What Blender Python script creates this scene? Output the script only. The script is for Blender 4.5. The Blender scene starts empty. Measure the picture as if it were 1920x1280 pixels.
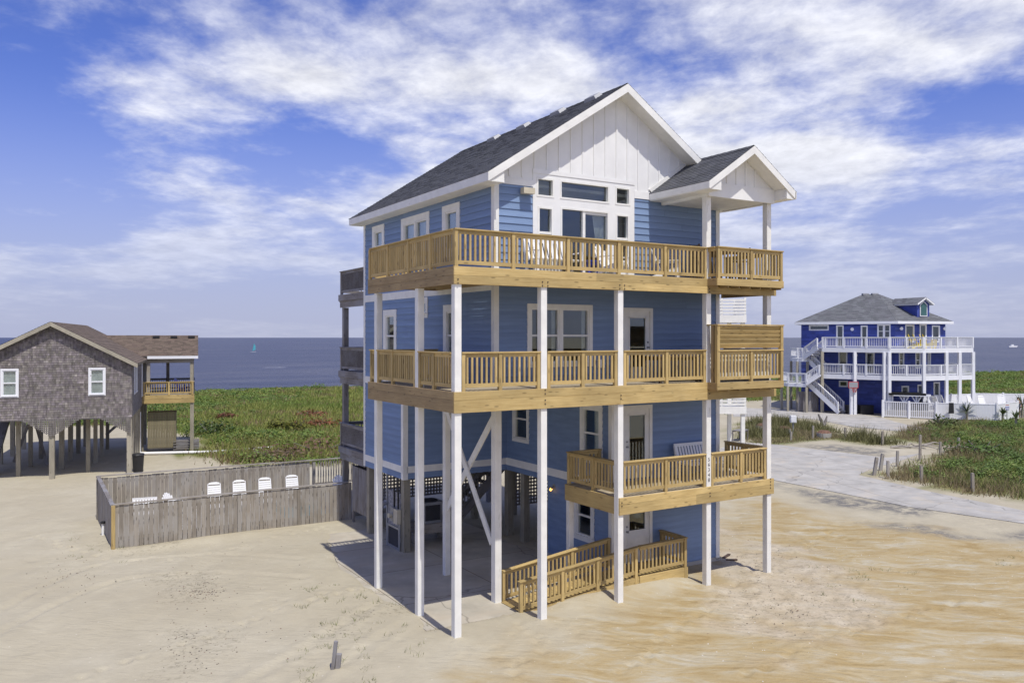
import bpy, math, random
import numpy as np
from mathutils import Vector, Matrix
random.seed(7); rng = np.random.default_rng(7)
S = bpy.context.scene
R = math.radians
# ------------------------------------------------------------------ camera, sky, sun, exposure
FPX, HZ, CX = 1553.0, 632.0, 960.0
TH = math.atan(2540 / FPX)
FW = Vector((math.cos(TH), math.sin(TH), 0)); RT = Vector((math.sin(TH), -math.cos(TH), 0)); UP = Vector((0, 0, 1))
CAM = Vector((-8.93, -17.16, 7.10))
cd = bpy.data.cameras.new('camera'); co = bpy.data.objects.new('camera', cd); S.collection.objects.link(co)
cd.sensor_width = 36; cd.lens = FPX / 1920 * 36; cd.shift_y = -8 / 1920; cd.clip_end = 30000; cd.clip_start = 0.1
m = Matrix((RT, UP, -FW)).transposed().to_4x4(); m.translation = CAM; co.matrix_world = m; S.camera = co
SUN_EL, SUN_AZ = R(62), R(183.0)      # azimuth clockwise from +Y; the sun stands in front of the house
wd = bpy.data.worlds.new('World'); S.world = wd; wd.use_nodes = True
SKY_STRENGTH = 0.15
def build_world():
    nt = wd.node_tree; nt.nodes.clear(); N = nt.nodes.new; L = nt.links.new
    out = N('ShaderNodeOutputWorld'); bg = N('ShaderNodeBackground'); L(bg.outputs[0], out.inputs[0])
    bg.inputs[1].default_value = SKY_STRENGTH
    sky = N('ShaderNodeTexSky'); sky.sky_type = 'NISHITA'; sky.sun_disc = False
    sky.sun_elevation = SUN_EL; sky.sun_rotation = SUN_AZ; sky.air_density = 1.0; sky.dust_density = 0.6; sky.ozone_density = 3.0
    tc = N('ShaderNodeTexCoord')
    def M(op, a, b=None, c=None, clamp=False):
        n = N('ShaderNodeMath'); n.operation = op; n.use_clamp = clamp
        for i, v in enumerate((a, b, c)):
            if v is None: continue
            if isinstance(v, (int, float)): n.inputs[i].default_value = v
            else: L(v, n.inputs[i])
        return n.outputs[0]
    rot = N('ShaderNodeMapping'); rot.inputs['Rotation'].default_value = (0, 0, math.pi / 2 - TH)
    L(tc.outputs['Generated'], rot.inputs[0])          # x = right of the view, y = ahead
    sp = N('ShaderNodeSeparateXYZ'); L(rot.outputs[0], sp.inputs[0])
    z = M('MAXIMUM', sp.outputs[2], 0.0)
    den = M('ADD', z, 0.13)
    cb = N('ShaderNodeCombineXYZ'); L(M('DIVIDE', sp.outputs[0], den), cb.inputs[0]); L(M('DIVIDE', sp.outputs[1], den), cb.inputs[1])
    def noise(scale, detail, rough, mp, dist=0.0):
        mm = N('ShaderNodeMapping'); mm.inputs['Location'].default_value = mp[0]; mm.inputs['Rotation'].default_value = (0, 0, mp[1]); mm.inputs['Scale'].default_value = mp[2]
        L(cb.outputs[0], mm.inputs[0])
        n = N('ShaderNodeTexNoise'); n.inputs['Scale'].default_value = scale; n.inputs['Detail'].default_value = detail
        n.inputs['Roughness'].default_value = rough; n.inputs['Distortion'].default_value = dist
        L(mm.outputs[0], n.inputs[0]); return n.outputs[0]
    big = noise(0.50, 2, 0.5, CL_BIG)
    mid = noise(1.45, 12, 0.57, CL_MID, 0.2)
    fine = noise(6.5, 9, 0.62, CL_FINE, 0.15)
    v = M('ADD', M('ADD', M('MULTIPLY', big, 0.62), M('MULTIPLY', mid, 0.46)), M('MULTIPLY', fine, 0.18))
    # a little more cover to the right of the view, as in the photograph's weather
    az = M('MULTIPLY', sp.outputs[0], 0.03)
    v = M('ADD', v, az)
    mr = N('ShaderNodeMapRange'); mr.interpolation_type = 'SMOOTHSTEP'; L(v, mr.inputs[0])
    mr.inputs[1].default_value = CL_T[0]; mr.inputs[2].default_value = CL_T[1]
    fac = M('MULTIPLY', mr.outputs[0], 0.92)
    # blue: pull the clear sky towards the deep violet blue of the picture
    tint = N('ShaderNodeMix'); tint.data_type = 'RGBA'; tint.blend_type = 'MULTIPLY'; tint.inputs[0].default_value = 1.0
    L(sky.outputs[0], tint.inputs[6]); tint.inputs[7].default_value = SKY_TINT
    hz = N('ShaderNodeMapRange'); hz.interpolation_type = 'SMOOTHSTEP'; L(sp.outputs[2], hz.inputs[0])
    hz.inputs[1].default_value = 0.0; hz.inputs[2].default_value = 0.30; hz.inputs[3].default_value = 0.85; hz.inputs[4].default_value = 0.0
    hm = N('ShaderNodeMix'); hm.data_type = 'RGBA'; L(hz.outputs[0], hm.inputs[0]); L(tint.outputs[2], hm.inputs[6]); hm.inputs[7].default_value = HAZE_COL
    shade = N('ShaderNodeMapRange'); L(fine, shade.inputs[0]); shade.inputs[1].default_value = 0.3; shade.inputs[2].default_value = 0.7
    shade.inputs[3].default_value = 0.78; shade.inputs[4].default_value = 1.12
    cc = N('ShaderNodeMix'); cc.data_type = 'RGBA'; cc.blend_type = 'MULTIPLY'; cc.inputs[0].default_value = 1.0
    cc.inputs[6].default_value = CLOUD_COL; L(shade.outputs[0], cc.inputs[7])
    # clouds thin out into the haze towards the horizon
    thin = N('ShaderNodeMapRange'); thin.interpolation_type = 'SMOOTHSTEP'; L(sp.outputs[2], thin.inputs[0])
    thin.inputs[1].default_value = 0.0; thin.inputs[2].default_value = 0.22; thin.inputs[3].default_value = 0.12; thin.inputs[4].default_value = 1.0
    fin = N('ShaderNodeMix'); fin.data_type = 'RGBA'; L(M('MULTIPLY', fac, thin.outputs[0]), fin.inputs[0])
    L(hm.outputs[2], fin.inputs[6]); L(cc.outputs[2], fin.inputs[7])
    L(fin.outputs[2], bg.inputs[0])
CL_BIG = ((12.1, 6.7, 0), 0.35, (0.75, 1.25, 1)); CL_MID = ((1.4, 9.2, 0), 0.35, (0.95, 0.85, 1)); CL_FINE = ((5.0, 1.0, 0), 0.35, (1.0, 0.85, 1))
CL_T = (0.575, 0.755)
SKY_TINT = (0.43, 0.46, 0.84, 1); HAZE_COL = (2.75, 2.95, 4.0, 1); CLOUD_COL = (5.6, 5.65, 5.95, 1)
build_world()
sl = bpy.data.lights.new('sun', 'SUN'); sl.energy = 3.6; sl.angle = R(0.55); sl.color = (1.0, 0.955, 0.86)
so = bpy.data.objects.new('sun', sl); S.collection.objects.link(so)
sd = Vector((math.sin(SUN_AZ) * math.cos(SUN_EL), math.cos(SUN_AZ) * math.cos(SUN_EL), math.sin(SUN_EL)))
so.rotation_euler = sd.to_track_quat('Z', 'Y').to_euler(); so.location = (0, 0, 40)
vs = S.view_settings; vs.view_transform = 'Standard'; vs.look = 'None'; vs.exposure = 0.17; vs.gamma = 1.0; vs.use_curve_mapping = False
S.cycles.max_bounces = 6; S.cycles.transparent_max_bounces = 12

# ------------------------------------------------------------------ helpers
def at(px, py, z=0.0):
    r = FW + RT * ((px - CX) / FPX) + UP * ((HZ - py) / FPX)
    return CAM + r * ((z - CAM.z) / r.z)
def ld(lat, dep, z=0.0):
    p = CAM + RT * lat + FW * dep; return Vector((p.x, p.y, z))
def pd(px, dep, z=0.0): return ld((px - CX) / FPX * dep, dep, z)
COL = S.collection; WM = {}; CH = {}
def reg(o, parent, M):
    COL.objects.link(o)
    if parent is not None:
        o.parent = parent; CH.setdefault(parent, []).append(o); o.matrix_basis = WM[parent].inverted() @ M
    else: o.matrix_basis = M
    WM[o] = M.copy(); return o
def tag(o, label, cat, group=None):
    o['label'] = label; o['category'] = cat
    if group: o['group'] = group
    return o
def empty(name, loc, label, cat, group=None, rz=0.0):
    o = bpy.data.objects.new(name, None); o.empty_display_size = 0.3
    reg(o, None, Matrix.Translation(loc) @ Matrix.Rotation(rz, 4, 'Z')); return tag(o, label, cat, group)
def mesh(name, verts, faces, mat=None, smooth=False):
    me = bpy.data.meshes.new(name); me.from_pydata([tuple(v) for v in verts], [], faces)
    if mat: me.materials.append(mat)
    if smooth: me.polygons.foreach_set('use_smooth', [True] * len(me.polygons))
    me.update(); return me
def add(name, me, parent=None, M=None):
    return reg(bpy.data.objects.new(name, me), parent, M if M is not None else Matrix())
BC = {}
def boxmesh(L, w, h, mat, ch):
    key = (round(L, 3), round(w, 3), round(h, 3), mat.name, ch)
    if key in BC: return BC[key]
    a, b, c = L / 2, w / 2, h / 2
    if ch <= 0:
        v = [(x, y, z) for x in (-a, a) for y in (-b, b) for z in (-c, c)]
        f = [(0, 1, 3, 2), (4, 6, 7, 5), (0, 4, 5, 1), (2, 3, 7, 6), (0, 2, 6, 4), (1, 5, 7, 3)]
    else:   # long edges chamfered: an octagonal section
        sec = [(-b + ch, -c), (b - ch, -c), (b, -c + ch), (b, c - ch), (b - ch, c), (-b + ch, c), (-b, c - ch), (-b, -c + ch)]
        v = [(-a, y, z) for y, z in sec] + [(a, y, z) for y, z in sec]
        f = [(i, (i + 1) % 8, 8 + (i + 1) % 8, 8 + i)[::-1] for i in range(8)] + [tuple(range(8)), tuple(range(15, 7, -1))]
    me = mesh('box', v, f, mat); BC[key] = me
    return me
def frame(p0, p1, up=UP):
    p0, p1 = Vector(p0), Vector(p1); x = (p1 - p0); L = x.length; x.normalize()
    if abs(x.dot(up)) > 0.99: up = Vector((0, 1, 0))
    y = Vector(up).cross(x).normalized(); z = x.cross(y)
    M = Matrix((x, y, z)).transposed().to_4x4(); M.translation = (p0 + p1) / 2
    return M, L
def beam(name, p0, p1, w, h, mat, parent=None, up=UP, ch=None):
    M, L = frame(p0, p1, up)
    if ch is None: ch = 0.008 if min(w, h) > 0.05 else 0
    return add(name, boxmesh(L, w, h, mat, ch), parent, M)
def bx(name, x0, x1, y0, y1, z0, z1, mat, parent=None, ch=None):
    d = (x1 - x0, y1 - y0, z1 - z0); i = d.index(max(d)); cx, cy, cz = (x0 + x1) / 2, (y0 + y1) / 2, (z0 + z1) / 2
    if i == 0: return beam(name, (x0, cy, cz), (x1, cy, cz), d[1], d[2], mat, parent, UP, ch)
    if i == 1: return beam(name, (cx, y0, cz), (cx, y1, cz), d[0], d[2], mat, parent, UP, ch)
    return beam(name, (cx, cy, z0), (cx, cy, z1), d[0], d[1], mat, parent, Vector((0, 1, 0)), ch)
class Geo:
    """joined geometry with one colour per face"""
    def __init__(s): s.v = []; s.f = []; s.c = []
    def poly(s, pts, c=(1, 1, 1)):
        n = len(s.v); s.v += [tuple(p) for p in pts]; s.f.append(tuple(range(n, n + len(pts)))); s.c.append(c)
    def boxm(s, M, L, w, h, c=(1, 1, 1)):
        n = len(s.v); a, b, d = L / 2, w / 2, h / 2
        s.v += [tuple(M @ Vector((x, y, z))) for x in (-a, a) for y in (-b, b) for z in (-d, d)]
        s.f += [tuple(n + i for i in q) for q in ((0, 1, 3, 2), (4, 6, 7, 5), (0, 4, 5, 1), (2, 3, 7, 6), (0, 2, 6, 4), (1, 5, 7, 3))]; s.c += [c] * 6
    def beam(s, p0, p1, w, h, c=(1, 1, 1), up=UP):
        M, L = frame(p0, p1, up); s.boxm(M, L, w, h, c)
    def box(s, x0, x1, y0, y1, z0, z1, c=(1, 1, 1)):
        s.boxm(Matrix.Translation(((x0 + x1) / 2, (y0 + y1) / 2, (z0 + z1) / 2)), x1 - x0, y1 - y0, z1 - z0, c)
    def prism(s, pts, z0, z1, c=(1, 1, 1)):
        n = len(pts); s.poly([(p[0], p[1], z1) for p in pts], c); s.poly([(p[0], p[1], z0) for p in reversed(pts)], c)
        for i in range(n):
            p, q = pts[i], pts[(i + 1) % n]
            s.poly([(p[0], p[1], z0), (q[0], q[1], z0), (q[0], q[1], z1), (p[0], p[1], z1)], c)
    def extr(s, pts, d, c=(1, 1, 1)):
        n = len(pts); d = Vector(d); P = [Vector(p) for p in pts]; Q = [p + d for p in P]
        s.poly(P, c); s.poly(Q[::-1], c)
        for i in range(n): s.poly([P[i], P[(i + 1) % n], Q[(i + 1) % n], Q[i]][::-1], c)
    def cyl(s, p0, p1, r0, r1=None, n=10, c=(1, 1, 1), caps=True):
        r1 = r0 if r1 is None else r1; M, L = frame(p0, p1)
        A = [M @ Vector((-L / 2, r0 * math.cos(2 * math.pi * i / n), r0 * math.sin(2 * math.pi * i / n))) for i in range(n)]
        B = [M @ Vector((L / 2, r1 * math.cos(2 * math.pi * i / n), r1 * math.sin(2 * math.pi * i / n))) for i in range(n)]
        for i in range(n): s.poly([A[i], A[(i + 1) % n], B[(i + 1) % n], B[i]], c)
        if caps: s.poly(A[::-1], c); s.poly(B, c)
    def build(s, name, mat, parent=None, kind=None, M=None):
        me = mesh(name, s.v, s.f, mat)
        ca = me.color_attributes.new('Col', 'FLOAT_COLOR', 'CORNER')
        cnt = np.array([len(q) for q in s.f]); col = np.repeat(np.array([tuple(c)[:3] + (1.0,) for c in s.c], dtype=np.float32), cnt, axis=0)
        ca.data.foreach_set('color', col.ravel())
        if M is not None: me.transform(M.inverted())
        o = add(name, me, parent, M)
        if kind: o['kind'] = kind
        return o
def clone(o, parent, M):
    """copy of a thing (or part) with its parts and sub-parts; M is its new world matrix"""
    c = o.copy(); c.parent = None; reg(c, parent, M)
    for ch in list(CH.get(o, [])): clone(ch, c, M @ (WM[o].inverted() @ WM[ch]))
    return c

# ------------------------------------------------------------------ materials
MATS = {}
def mat_base(name):
    mt = bpy.data.materials.new(name); mt.use_nodes = True; nt = mt.node_tree
    return mt, nt, nt.nodes['Principled BSDF'], nt.nodes.new, nt.links.new
def rgba(c): return (c[0], c[1], c[2], 1)
def set_ramp(n, stops):
    e = n.color_ramp.elements
    while len(e) > 1: e.remove(e[-1])
    e[0].position = stops[0][0]; e[0].color = rgba(stops[0][1])
    for p, c in stops[1:]: q = e.new(p); q.color = rgba(c)
def plain(name, c, rough=0.6, var=0.06, scale=3.0, metal=0.0, bump=0.0, usecol=False, grime=None, emit=None, objvar=0.0, stretch=(1, 1, 1), bscale=40):
    mt, nt, P, N, L = mat_base(name)
    tc = N('ShaderNodeTexCoord'); mp = N('ShaderNodeMapping'); mp.inputs['Scale'].default_value = stretch; L(tc.outputs['Object'], mp.inputs[0])
    ns = N('ShaderNodeTexNoise'); ns.inputs['Scale'].default_value = scale; ns.inputs['Detail'].default_value = 6; ns.inputs['Roughness'].default_value = 0.6
    L(mp.outputs[0], ns.inputs[0])
    rp = N('ShaderNodeValToRGB'); lo = tuple(x * (1 - var * 2) for x in c); hi = tuple(min(1, x * (1 + var * 2)) for x in c)
    set_ramp(rp, [(0.3, lo), (0.7, hi)]); L(ns.outputs[0], rp.inputs[0]); last = rp.outputs[0]
    def mul(a, b, fac=1.0):
        x = N('ShaderNodeMix'); x.data_type = 'RGBA'; x.blend_type = 'MULTIPLY'; x.inputs[0].default_value = fac; L(a, x.inputs[6]); L(b, x.inputs[7]); return x.outputs[2]
    if usecol:
        at_ = N('ShaderNodeAttribute'); at_.attribute_name = 'Col'; last = mul(last, at_.outputs[0])
    if objvar:
        oi = N('ShaderNodeObjectInfo'); mr = N('ShaderNodeMapRange'); L(oi.outputs['Random'], mr.inputs[0]); mr.inputs[3].default_value = 1 - objvar; mr.inputs[4].default_value = 1 + objvar
        last = mul(last, mr.outputs[0])
    if grime:
        g = N('ShaderNodeTexNoise'); g.inputs['Scale'].default_value = grime[1]; g.inputs['Detail'].default_value = 8; g.inputs['Roughness'].default_value = 0.7
        gm = N('ShaderNodeMapping'); gm.inputs['Scale'].default_value = grime[3] if len(grime) > 3 else (1, 1, 1); L(tc.outputs['Object'], gm.inputs[0]); L(gm.outputs[0], g.inputs[0])
        gr = N('ShaderNodeMapRange'); L(g.outputs[0], gr.inputs[0]); gr.inputs[1].default_value = grime[2]; gr.inputs[2].default_value = grime[2] + 0.2
        x = N('ShaderNodeMix'); x.data_type = 'RGBA'; L(gr.outputs[0], x.inputs[0]); L(last, x.inputs[6]); x.inputs[7].default_value = rgba(grime[0]); last = x.outputs[2]
    L(last, P.inputs['Base Color']); P.inputs['Roughness'].default_value = rough; P.inputs['Metallic'].default_value = metal
    if bump:
        bn = N('ShaderNodeTexNoise'); bn.inputs['Scale'].default_value = bscale; bn.inputs['Detail'].default_value = 5; L(mp.outputs[0], bn.inputs[0])
        b = N('ShaderNodeBump'); b.inputs['Strength'].default_value = bump; b.inputs['Distance'].default_value = 0.01; L(bn.outputs[0], b.inputs['Height']); L(b.outputs[0], P.inputs['Normal'])
    if emit:
        P.inputs['Emission Color'].default_value = rgba(emit[0]); P.inputs['Emission Strength'].default_value = emit[1]
    MATS[name] = mt; return mt
def wood(name, light, dark, rough=0.7, knots=True, objvar=0.12, stretch=(1.0, 16, 16), grey=None):
    mt, nt, P, N, L = mat_base(name)
    tc = N('ShaderNodeTexCoord'); oi = N('ShaderNodeObjectInfo')
    ml = N('ShaderNodeMath'); ml.operation = 'MULTIPLY'; ml.inputs[1].default_value = 57.0; L(oi.outputs['Random'], ml.inputs[0])
    ad = N('ShaderNodeVectorMath'); ad.operation = 'ADD'; L(tc.outputs['Object'], ad.inputs[0]); L(ml.outputs[0], ad.inputs[1])
    mp = N('ShaderNodeMapping'); mp.inputs['Scale'].default_value = stretch; L(ad.outputs[0], mp.inputs[0])
    ns = N('ShaderNodeTexNoise'); ns.inputs['Scale'].default_value = 1.6; ns.inputs['Detail'].default_value = 7; ns.inputs['Roughness'].default_value = 0.65; ns.inputs['Distortion'].default_value = 0.6
    L(mp.outputs[0], ns.inputs[0])
    rp = N('ShaderNodeValToRGB'); mid = tuple((a + b) / 2 for a, b in zip(light, dark)); set_ramp(rp, [(0.28, dark), (0.48, mid), (0.68, light)]); L(ns.outputs[0], rp.inputs[0]); last = rp.outputs[0]
    # slow blotches along the board
    bl = N('ShaderNodeTexNoise'); bl.inputs['Scale'].default_value = 1.1; bl.inputs['Detail'].default_value = 3; L(ad.outputs[0], bl.inputs[0])
    bm = N('ShaderNodeMapRange'); L(bl.outputs[0], bm.inputs[0]); bm.inputs[1].default_value = 0.3; bm.inputs[2].default_value = 0.7; bm.inputs[3].default_value = 0.82; bm.inputs[4].default_value = 1.12
    def mul(a, b):
        x = N('ShaderNodeMix'); x.data_type = 'RGBA'; x.blend_type = 'MULTIPLY'; x.inputs[0].default_value = 1; L(a, x.inputs[6]); L(b, x.inputs[7]); return x.outputs[2]
    last = mul(last, bm.outputs[0])
    mr = N('ShaderNodeMapRange'); L(oi.outputs['Random'], mr.inputs[0]); mr.inputs[3].default_value = 1 - objvar; mr.inputs[4].default_value = 1 + objvar; last = mul(last, mr.outputs[0])
    if grey:
        x = N('ShaderNodeMix'); x.data_type = 'RGBA'; f = N('ShaderNodeMapRange'); L(bl.outputs[0], f.inputs[0]); f.inputs[1].default_value = 0.45; f.inputs[2].default_value = 0.62
        f.inputs[4].default_value = 0.7; L(f.outputs[0], x.inputs[0]); L(last, x.inputs[6]); x.inputs[7].default_value = rgba(grey); last = x.outputs[2]
    if knots:
        km = N('ShaderNodeMapping'); km.inputs['Scale'].default_value = (2.3, 9, 9); L(ad.outputs[0], km.inputs[0])
        vo = N('ShaderNodeTexVoronoi'); vo.inputs['Scale'].default_value = 1.0; L(km.outputs[0], vo.inputs[0])
        kf = N('ShaderNodeMapRange'); L(vo.outputs['Distance'], kf.inputs[0]); kf.inputs[1].default_value = 0.10; kf.inputs[2].default_value = 0.2; kf.inputs[3].default_value = 0.65; kf.inputs[4].default_value = 0.0
        x = N('ShaderNodeMix'); x.data_type = 'RGBA'; L(kf.outputs[0], x.inputs[0]); L(last, x.inputs[6]); x.inputs[7].default_value = rgba(tuple(c * 0.35 for c in dark)); last = x.outputs[2]
    L(last, P.inputs['Base Color']); P.inputs['Roughness'].default_value = rough
    b = N('ShaderNodeBump'); b.inputs['Strength'].default_value = 0.25; b.inputs['Distance'].default_value = 0.01; L(ns.outputs[0], b.inputs['Height']); L(b.outputs[0], P.inputs['Normal'])
    MATS[name] = mt; return mt
white = plain('white_paint', (0.77, 0.765, 0.73), 0.5, 0.04, 2.5, grime=((0.46, 0.42, 0.33), 3.5, 0.63, (0.5, 4, 4)), bump=0.08)
whitew = plain('worn_white_paint', (0.74, 0.73, 0.69), 0.6, 0.04, 2.5, grime=((0.30, 0.28, 0.19), 2.2, 0.60, (0.8, 4, 4)), bump=0.15)
wgable = plain('white_board', (0.76, 0.76, 0.75), 0.5, 0.03, 1.5, grime=((0.55, 0.52, 0.44), 2.5, 0.68), bump=0.06)
vinyl = plain('white_vinyl', (0.76, 0.77, 0.80), 0.35, 0.02, 1.0)
blue = plain('blue_siding', (0.175, 0.255, 0.415), 0.6, 0.07, 1.3, objvar=0.08, grime=((0.20, 0.27, 0.39), 1.2, 0.60), bump=0.12, bscale=22, stretch=(0.5, 1, 6))
bluebk = plain('blue_wall', (0.10, 0.20, 0.43), 0.7, 0.03, 1.0)
cobalt = plain('cobalt_siding', (0.045, 0.070, 0.30), 0.6, 0.12, 1.5, usecol=True, bump=0.1)
pine = wood('new_pine', (0.53, 0.400, 0.175), (0.375, 0.258, 0.095), objvar=0.17)
pine_shaded = wood('new_pine_shaded', (0.39, 0.285, 0.145), (0.26, 0.175, 0.080))  # darker pine for side and under-deck boards, their shade put into the colour
pinedeck = wood('deck_board_pine', (0.46, 0.40, 0.30), (0.33, 0.27, 0.18), knots=False)
gwood = wood('weathered_wood', (0.34, 0.305, 0.26), (0.22, 0.19, 0.155), 0.85, objvar=0.16, grey=(0.32, 0.305, 0.285))
gwood2 = wood('grey_wood', (0.27, 0.25, 0.24), (0.14, 0.125, 0.115), 0.85, objvar=0.15, grey=(0.25, 0.25, 0.27))
pilew = wood('pile_wood', (0.38, 0.35, 0.28), (0.26, 0.235, 0.18), 0.85, objvar=0.15)
roofm = plain('asphalt_shingle', (0.074, 0.077, 0.086), 0.9, 0.18, 30, usecol=True, bump=0.5, bscale=120)
roofbr = plain('brown_shingle', (0.13, 0.098, 0.075), 0.9, 0.15, 20, usecol=True, bump=0.4, bscale=120)
roofgr = plain('grey_shingle', (0.135, 0.14, 0.15), 0.9, 0.15, 20, usecol=True, bump=0.4, bscale=120)
cedar = plain('cedar_shingle', (0.185, 0.170, 0.160), 0.9, 0.2, 9, usecol=True, bump=0.4, stretch=(1, 1, 0.3))
ventm = plain('vent_metal', (0.30, 0.31, 0.33), 0.5, 0.05, 3)
darkm = plain('dark_interior', (0.05, 0.05, 0.055), 0.9, 0.1, 1)
interior = plain('interior_wall', (0.35, 0.33, 0.30), 0.9, 0.05, 1)
curtain = plain('curtain', (0.66, 0.67, 0.66), 0.9, 0.08, 4)
metal = plain('grey_metal', (0.32, 0.33, 0.35), 0.45, 0.06, 3, metal=0.4)
steel = plain('fasteners', (0.10, 0.085, 0.07), 0.6, 0.2, 8, metal=0.5)
black = plain('black_plastic', (0.02, 0.02, 0.022), 0.5, 0.1, 3)
bluep = plain('blue_plastic', (0.02, 0.045, 0.42), 0.4, 0.05, 3)
yellowp = plain('yellow_plastic', (0.75, 0.58, 0.02), 0.4, 0.05, 3)
whitep = plain('white_plastic', (0.80, 0.80, 0.80), 0.35, 0.02, 3)
beigep = plain('beige_metal', (0.55, 0.50, 0.38), 0.5, 0.05, 3)
brownw = wood('dark_stained_wood', (0.11, 0.065, 0.04), (0.05, 0.03, 0.02))
concrete = plain('concrete', (0.40, 0.385, 0.355), 0.85, 0.10, 0.9, grime=((0.50, 0.44, 0.35), 0.7, 0.52), bump=0.3, bscale=35)
slabm = plain('slab_concrete', (0.43, 0.395, 0.32), 0.85, 0.12, 0.8, grime=((0.44, 0.38, 0.29), 0.35, 0.47, (1, 2.5, 1)), bump=0.3, bscale=30)
lampm = plain('amber_lamp', (0.9, 0.5, 0.1), 0.3, 0.02, 3, emit=((1.0, 0.45, 0.08), 4.0))
redm = plain('red_metal', (0.45, 0.04, 0.04), 0.5, 0.05, 3)
skin = plain('skin', (0.45, 0.28, 0.20), 0.6, 0.04, 8)
hairm = plain('hair', (0.02, 0.015, 0.012), 0.6, 0.1, 20)
shirtm = plain('grey_shirt', (0.16, 0.19, 0.24), 0.8, 0.08, 8)
shortm = plain('dark_shorts', (0.03, 0.035, 0.05), 0.8, 0.08, 8)
tealm = plain('teal_sail', (0.10, 0.42, 0.48), 0.5, 0.05, 1)
poolw = plain('pool_water', (0.05, 0.30, 0.42), 0.08, 0.05, 1)
printm = plain('black_print', (0.06, 0.06, 0.07), 0.6, 0.02, 3)
rust = plain('rusty_metal', (0.16, 0.085, 0.055), 0.85, 0.25, 8)
def add_joints(mt, w, rot):
    nt = mt.node_tree; N, L = nt.nodes.new, nt.links.new; P = nt.nodes['Principled BSDF']; src = P.inputs['Base Color'].links[0].from_socket
    tc = N('ShaderNodeTexCoord'); mp = N('ShaderNodeMapping'); mp.inputs['Rotation'].default_value = (0, 0, rot); L(tc.outputs['Object'], mp.inputs[0])
    br = N('ShaderNodeTexBrick'); br.offset = 0.0; br.inputs['Scale'].default_value = 1.0; br.inputs['Brick Width'].default_value = w; br.inputs['Row Height'].default_value = w; br.inputs['Mortar Size'].default_value = 0.018; br.inputs['Mortar Smooth'].default_value = 0.3
    br.inputs[1].default_value = (1, 1, 1, 1); br.inputs[2].default_value = (0.9, 0.9, 0.9, 1); br.inputs[3].default_value = (0.45, 0.42, 0.38, 1); L(mp.outputs[0], br.inputs[0])
    dn_ = N('ShaderNodeTexNoise'); dn_.inputs['Scale'].default_value = 0.9; dn_.inputs['Detail'].default_value = 5; L(mp.outputs[0], dn_.inputs[0])
    av = N('ShaderNodeVectorMath'); av.operation = 'ADD'; L(mp.outputs[0], av.inputs[0]); L(dn_.outputs[1], av.inputs[1])
    vo = N('ShaderNodeTexVoronoi'); vo.feature = 'DISTANCE_TO_EDGE'; vo.inputs['Scale'].default_value = 0.17; L(av.outputs[0], vo.inputs[0])
    mr = N('ShaderNodeMapRange'); L(vo.outputs[0], mr.inputs[0]); mr.inputs[1].default_value = 0.0; mr.inputs[2].default_value = 0.006; mr.inputs[3].default_value = 0.55; mr.inputs[4].default_value = 1.0
    a = N('ShaderNodeMix'); a.data_type = 'RGBA'; a.blend_type = 'MULTIPLY'; a.inputs[0].default_value = 1; L(src, a.inputs[6]); L(br.outputs[0], a.inputs[7])
    b = N('ShaderNodeMix'); b.data_type = 'RGBA'; b.blend_type = 'MULTIPLY'; b.inputs[0].default_value = 1; L(a.outputs[2], b.inputs[6]); L(mr.outputs[0], b.inputs[7]); L(b.outputs[2], P.inputs['Base Color'])
add_joints(concrete, 4.2, 0.35); add_joints(slabm, 3.05, 0.0)
def glass_mat(name, tint, refl):
    mt, nt, P, N, L = mat_base(name); nt.nodes.remove(P); out = nt.nodes['Material Output']
    tr = N('ShaderNodeBsdfTransparent'); tr.inputs[0].default_value = rgba(tint)
    gl = N('ShaderNodeBsdfGlossy'); gl.inputs['Roughness'].default_value = 0.02; gl.inputs[0].default_value = (0.9, 0.95, 0.95, 1)
    lw = N('ShaderNodeLayerWeight'); lw.inputs[0].default_value = 0.5
    pw = N('ShaderNodeMath'); pw.operation = 'POWER'; L(lw.outputs['Facing'], pw.inputs[0]); pw.inputs[1].default_value = 3.0
    ma = N('ShaderNodeMath'); ma.operation = 'MULTIPLY_ADD'; ma.use_clamp = True; L(pw.outputs[0], ma.inputs[0]); ma.inputs[1].default_value = 0.8; ma.inputs[2].default_value = refl
    mx = N('ShaderNodeMixShader'); L(ma.outputs[0], mx.inputs[0]); L(tr.outputs[0], mx.inputs[1]); L(gl.outputs[0], mx.inputs[2]); L(mx.outputs[0], out.inputs[0])
    MATS[name] = mt; return mt
glass = glass_mat('window_glass', (0.84, 0.87, 0.865), 0.085)
def leaf_mat():
    mt, nt, P, N, L = mat_base('foliage'); out = nt.nodes['Material Output']
    a = N('ShaderNodeAttribute'); a.attribute_name = 'Col'; L(a.outputs[0], P.inputs['Base Color']); P.inputs['Roughness'].default_value = 0.65
    t = N('ShaderNodeBsdfTranslucent'); L(a.outputs[0], t.inputs[0]); mx = N('ShaderNodeMixShader'); mx.inputs[0].default_value = 0.25
    L(P.outputs[0], mx.inputs[1]); L(t.outputs[0], mx.inputs[2]); L(mx.outputs[0], out.inputs[0]); return mt
leaf = leaf_mat()

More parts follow.
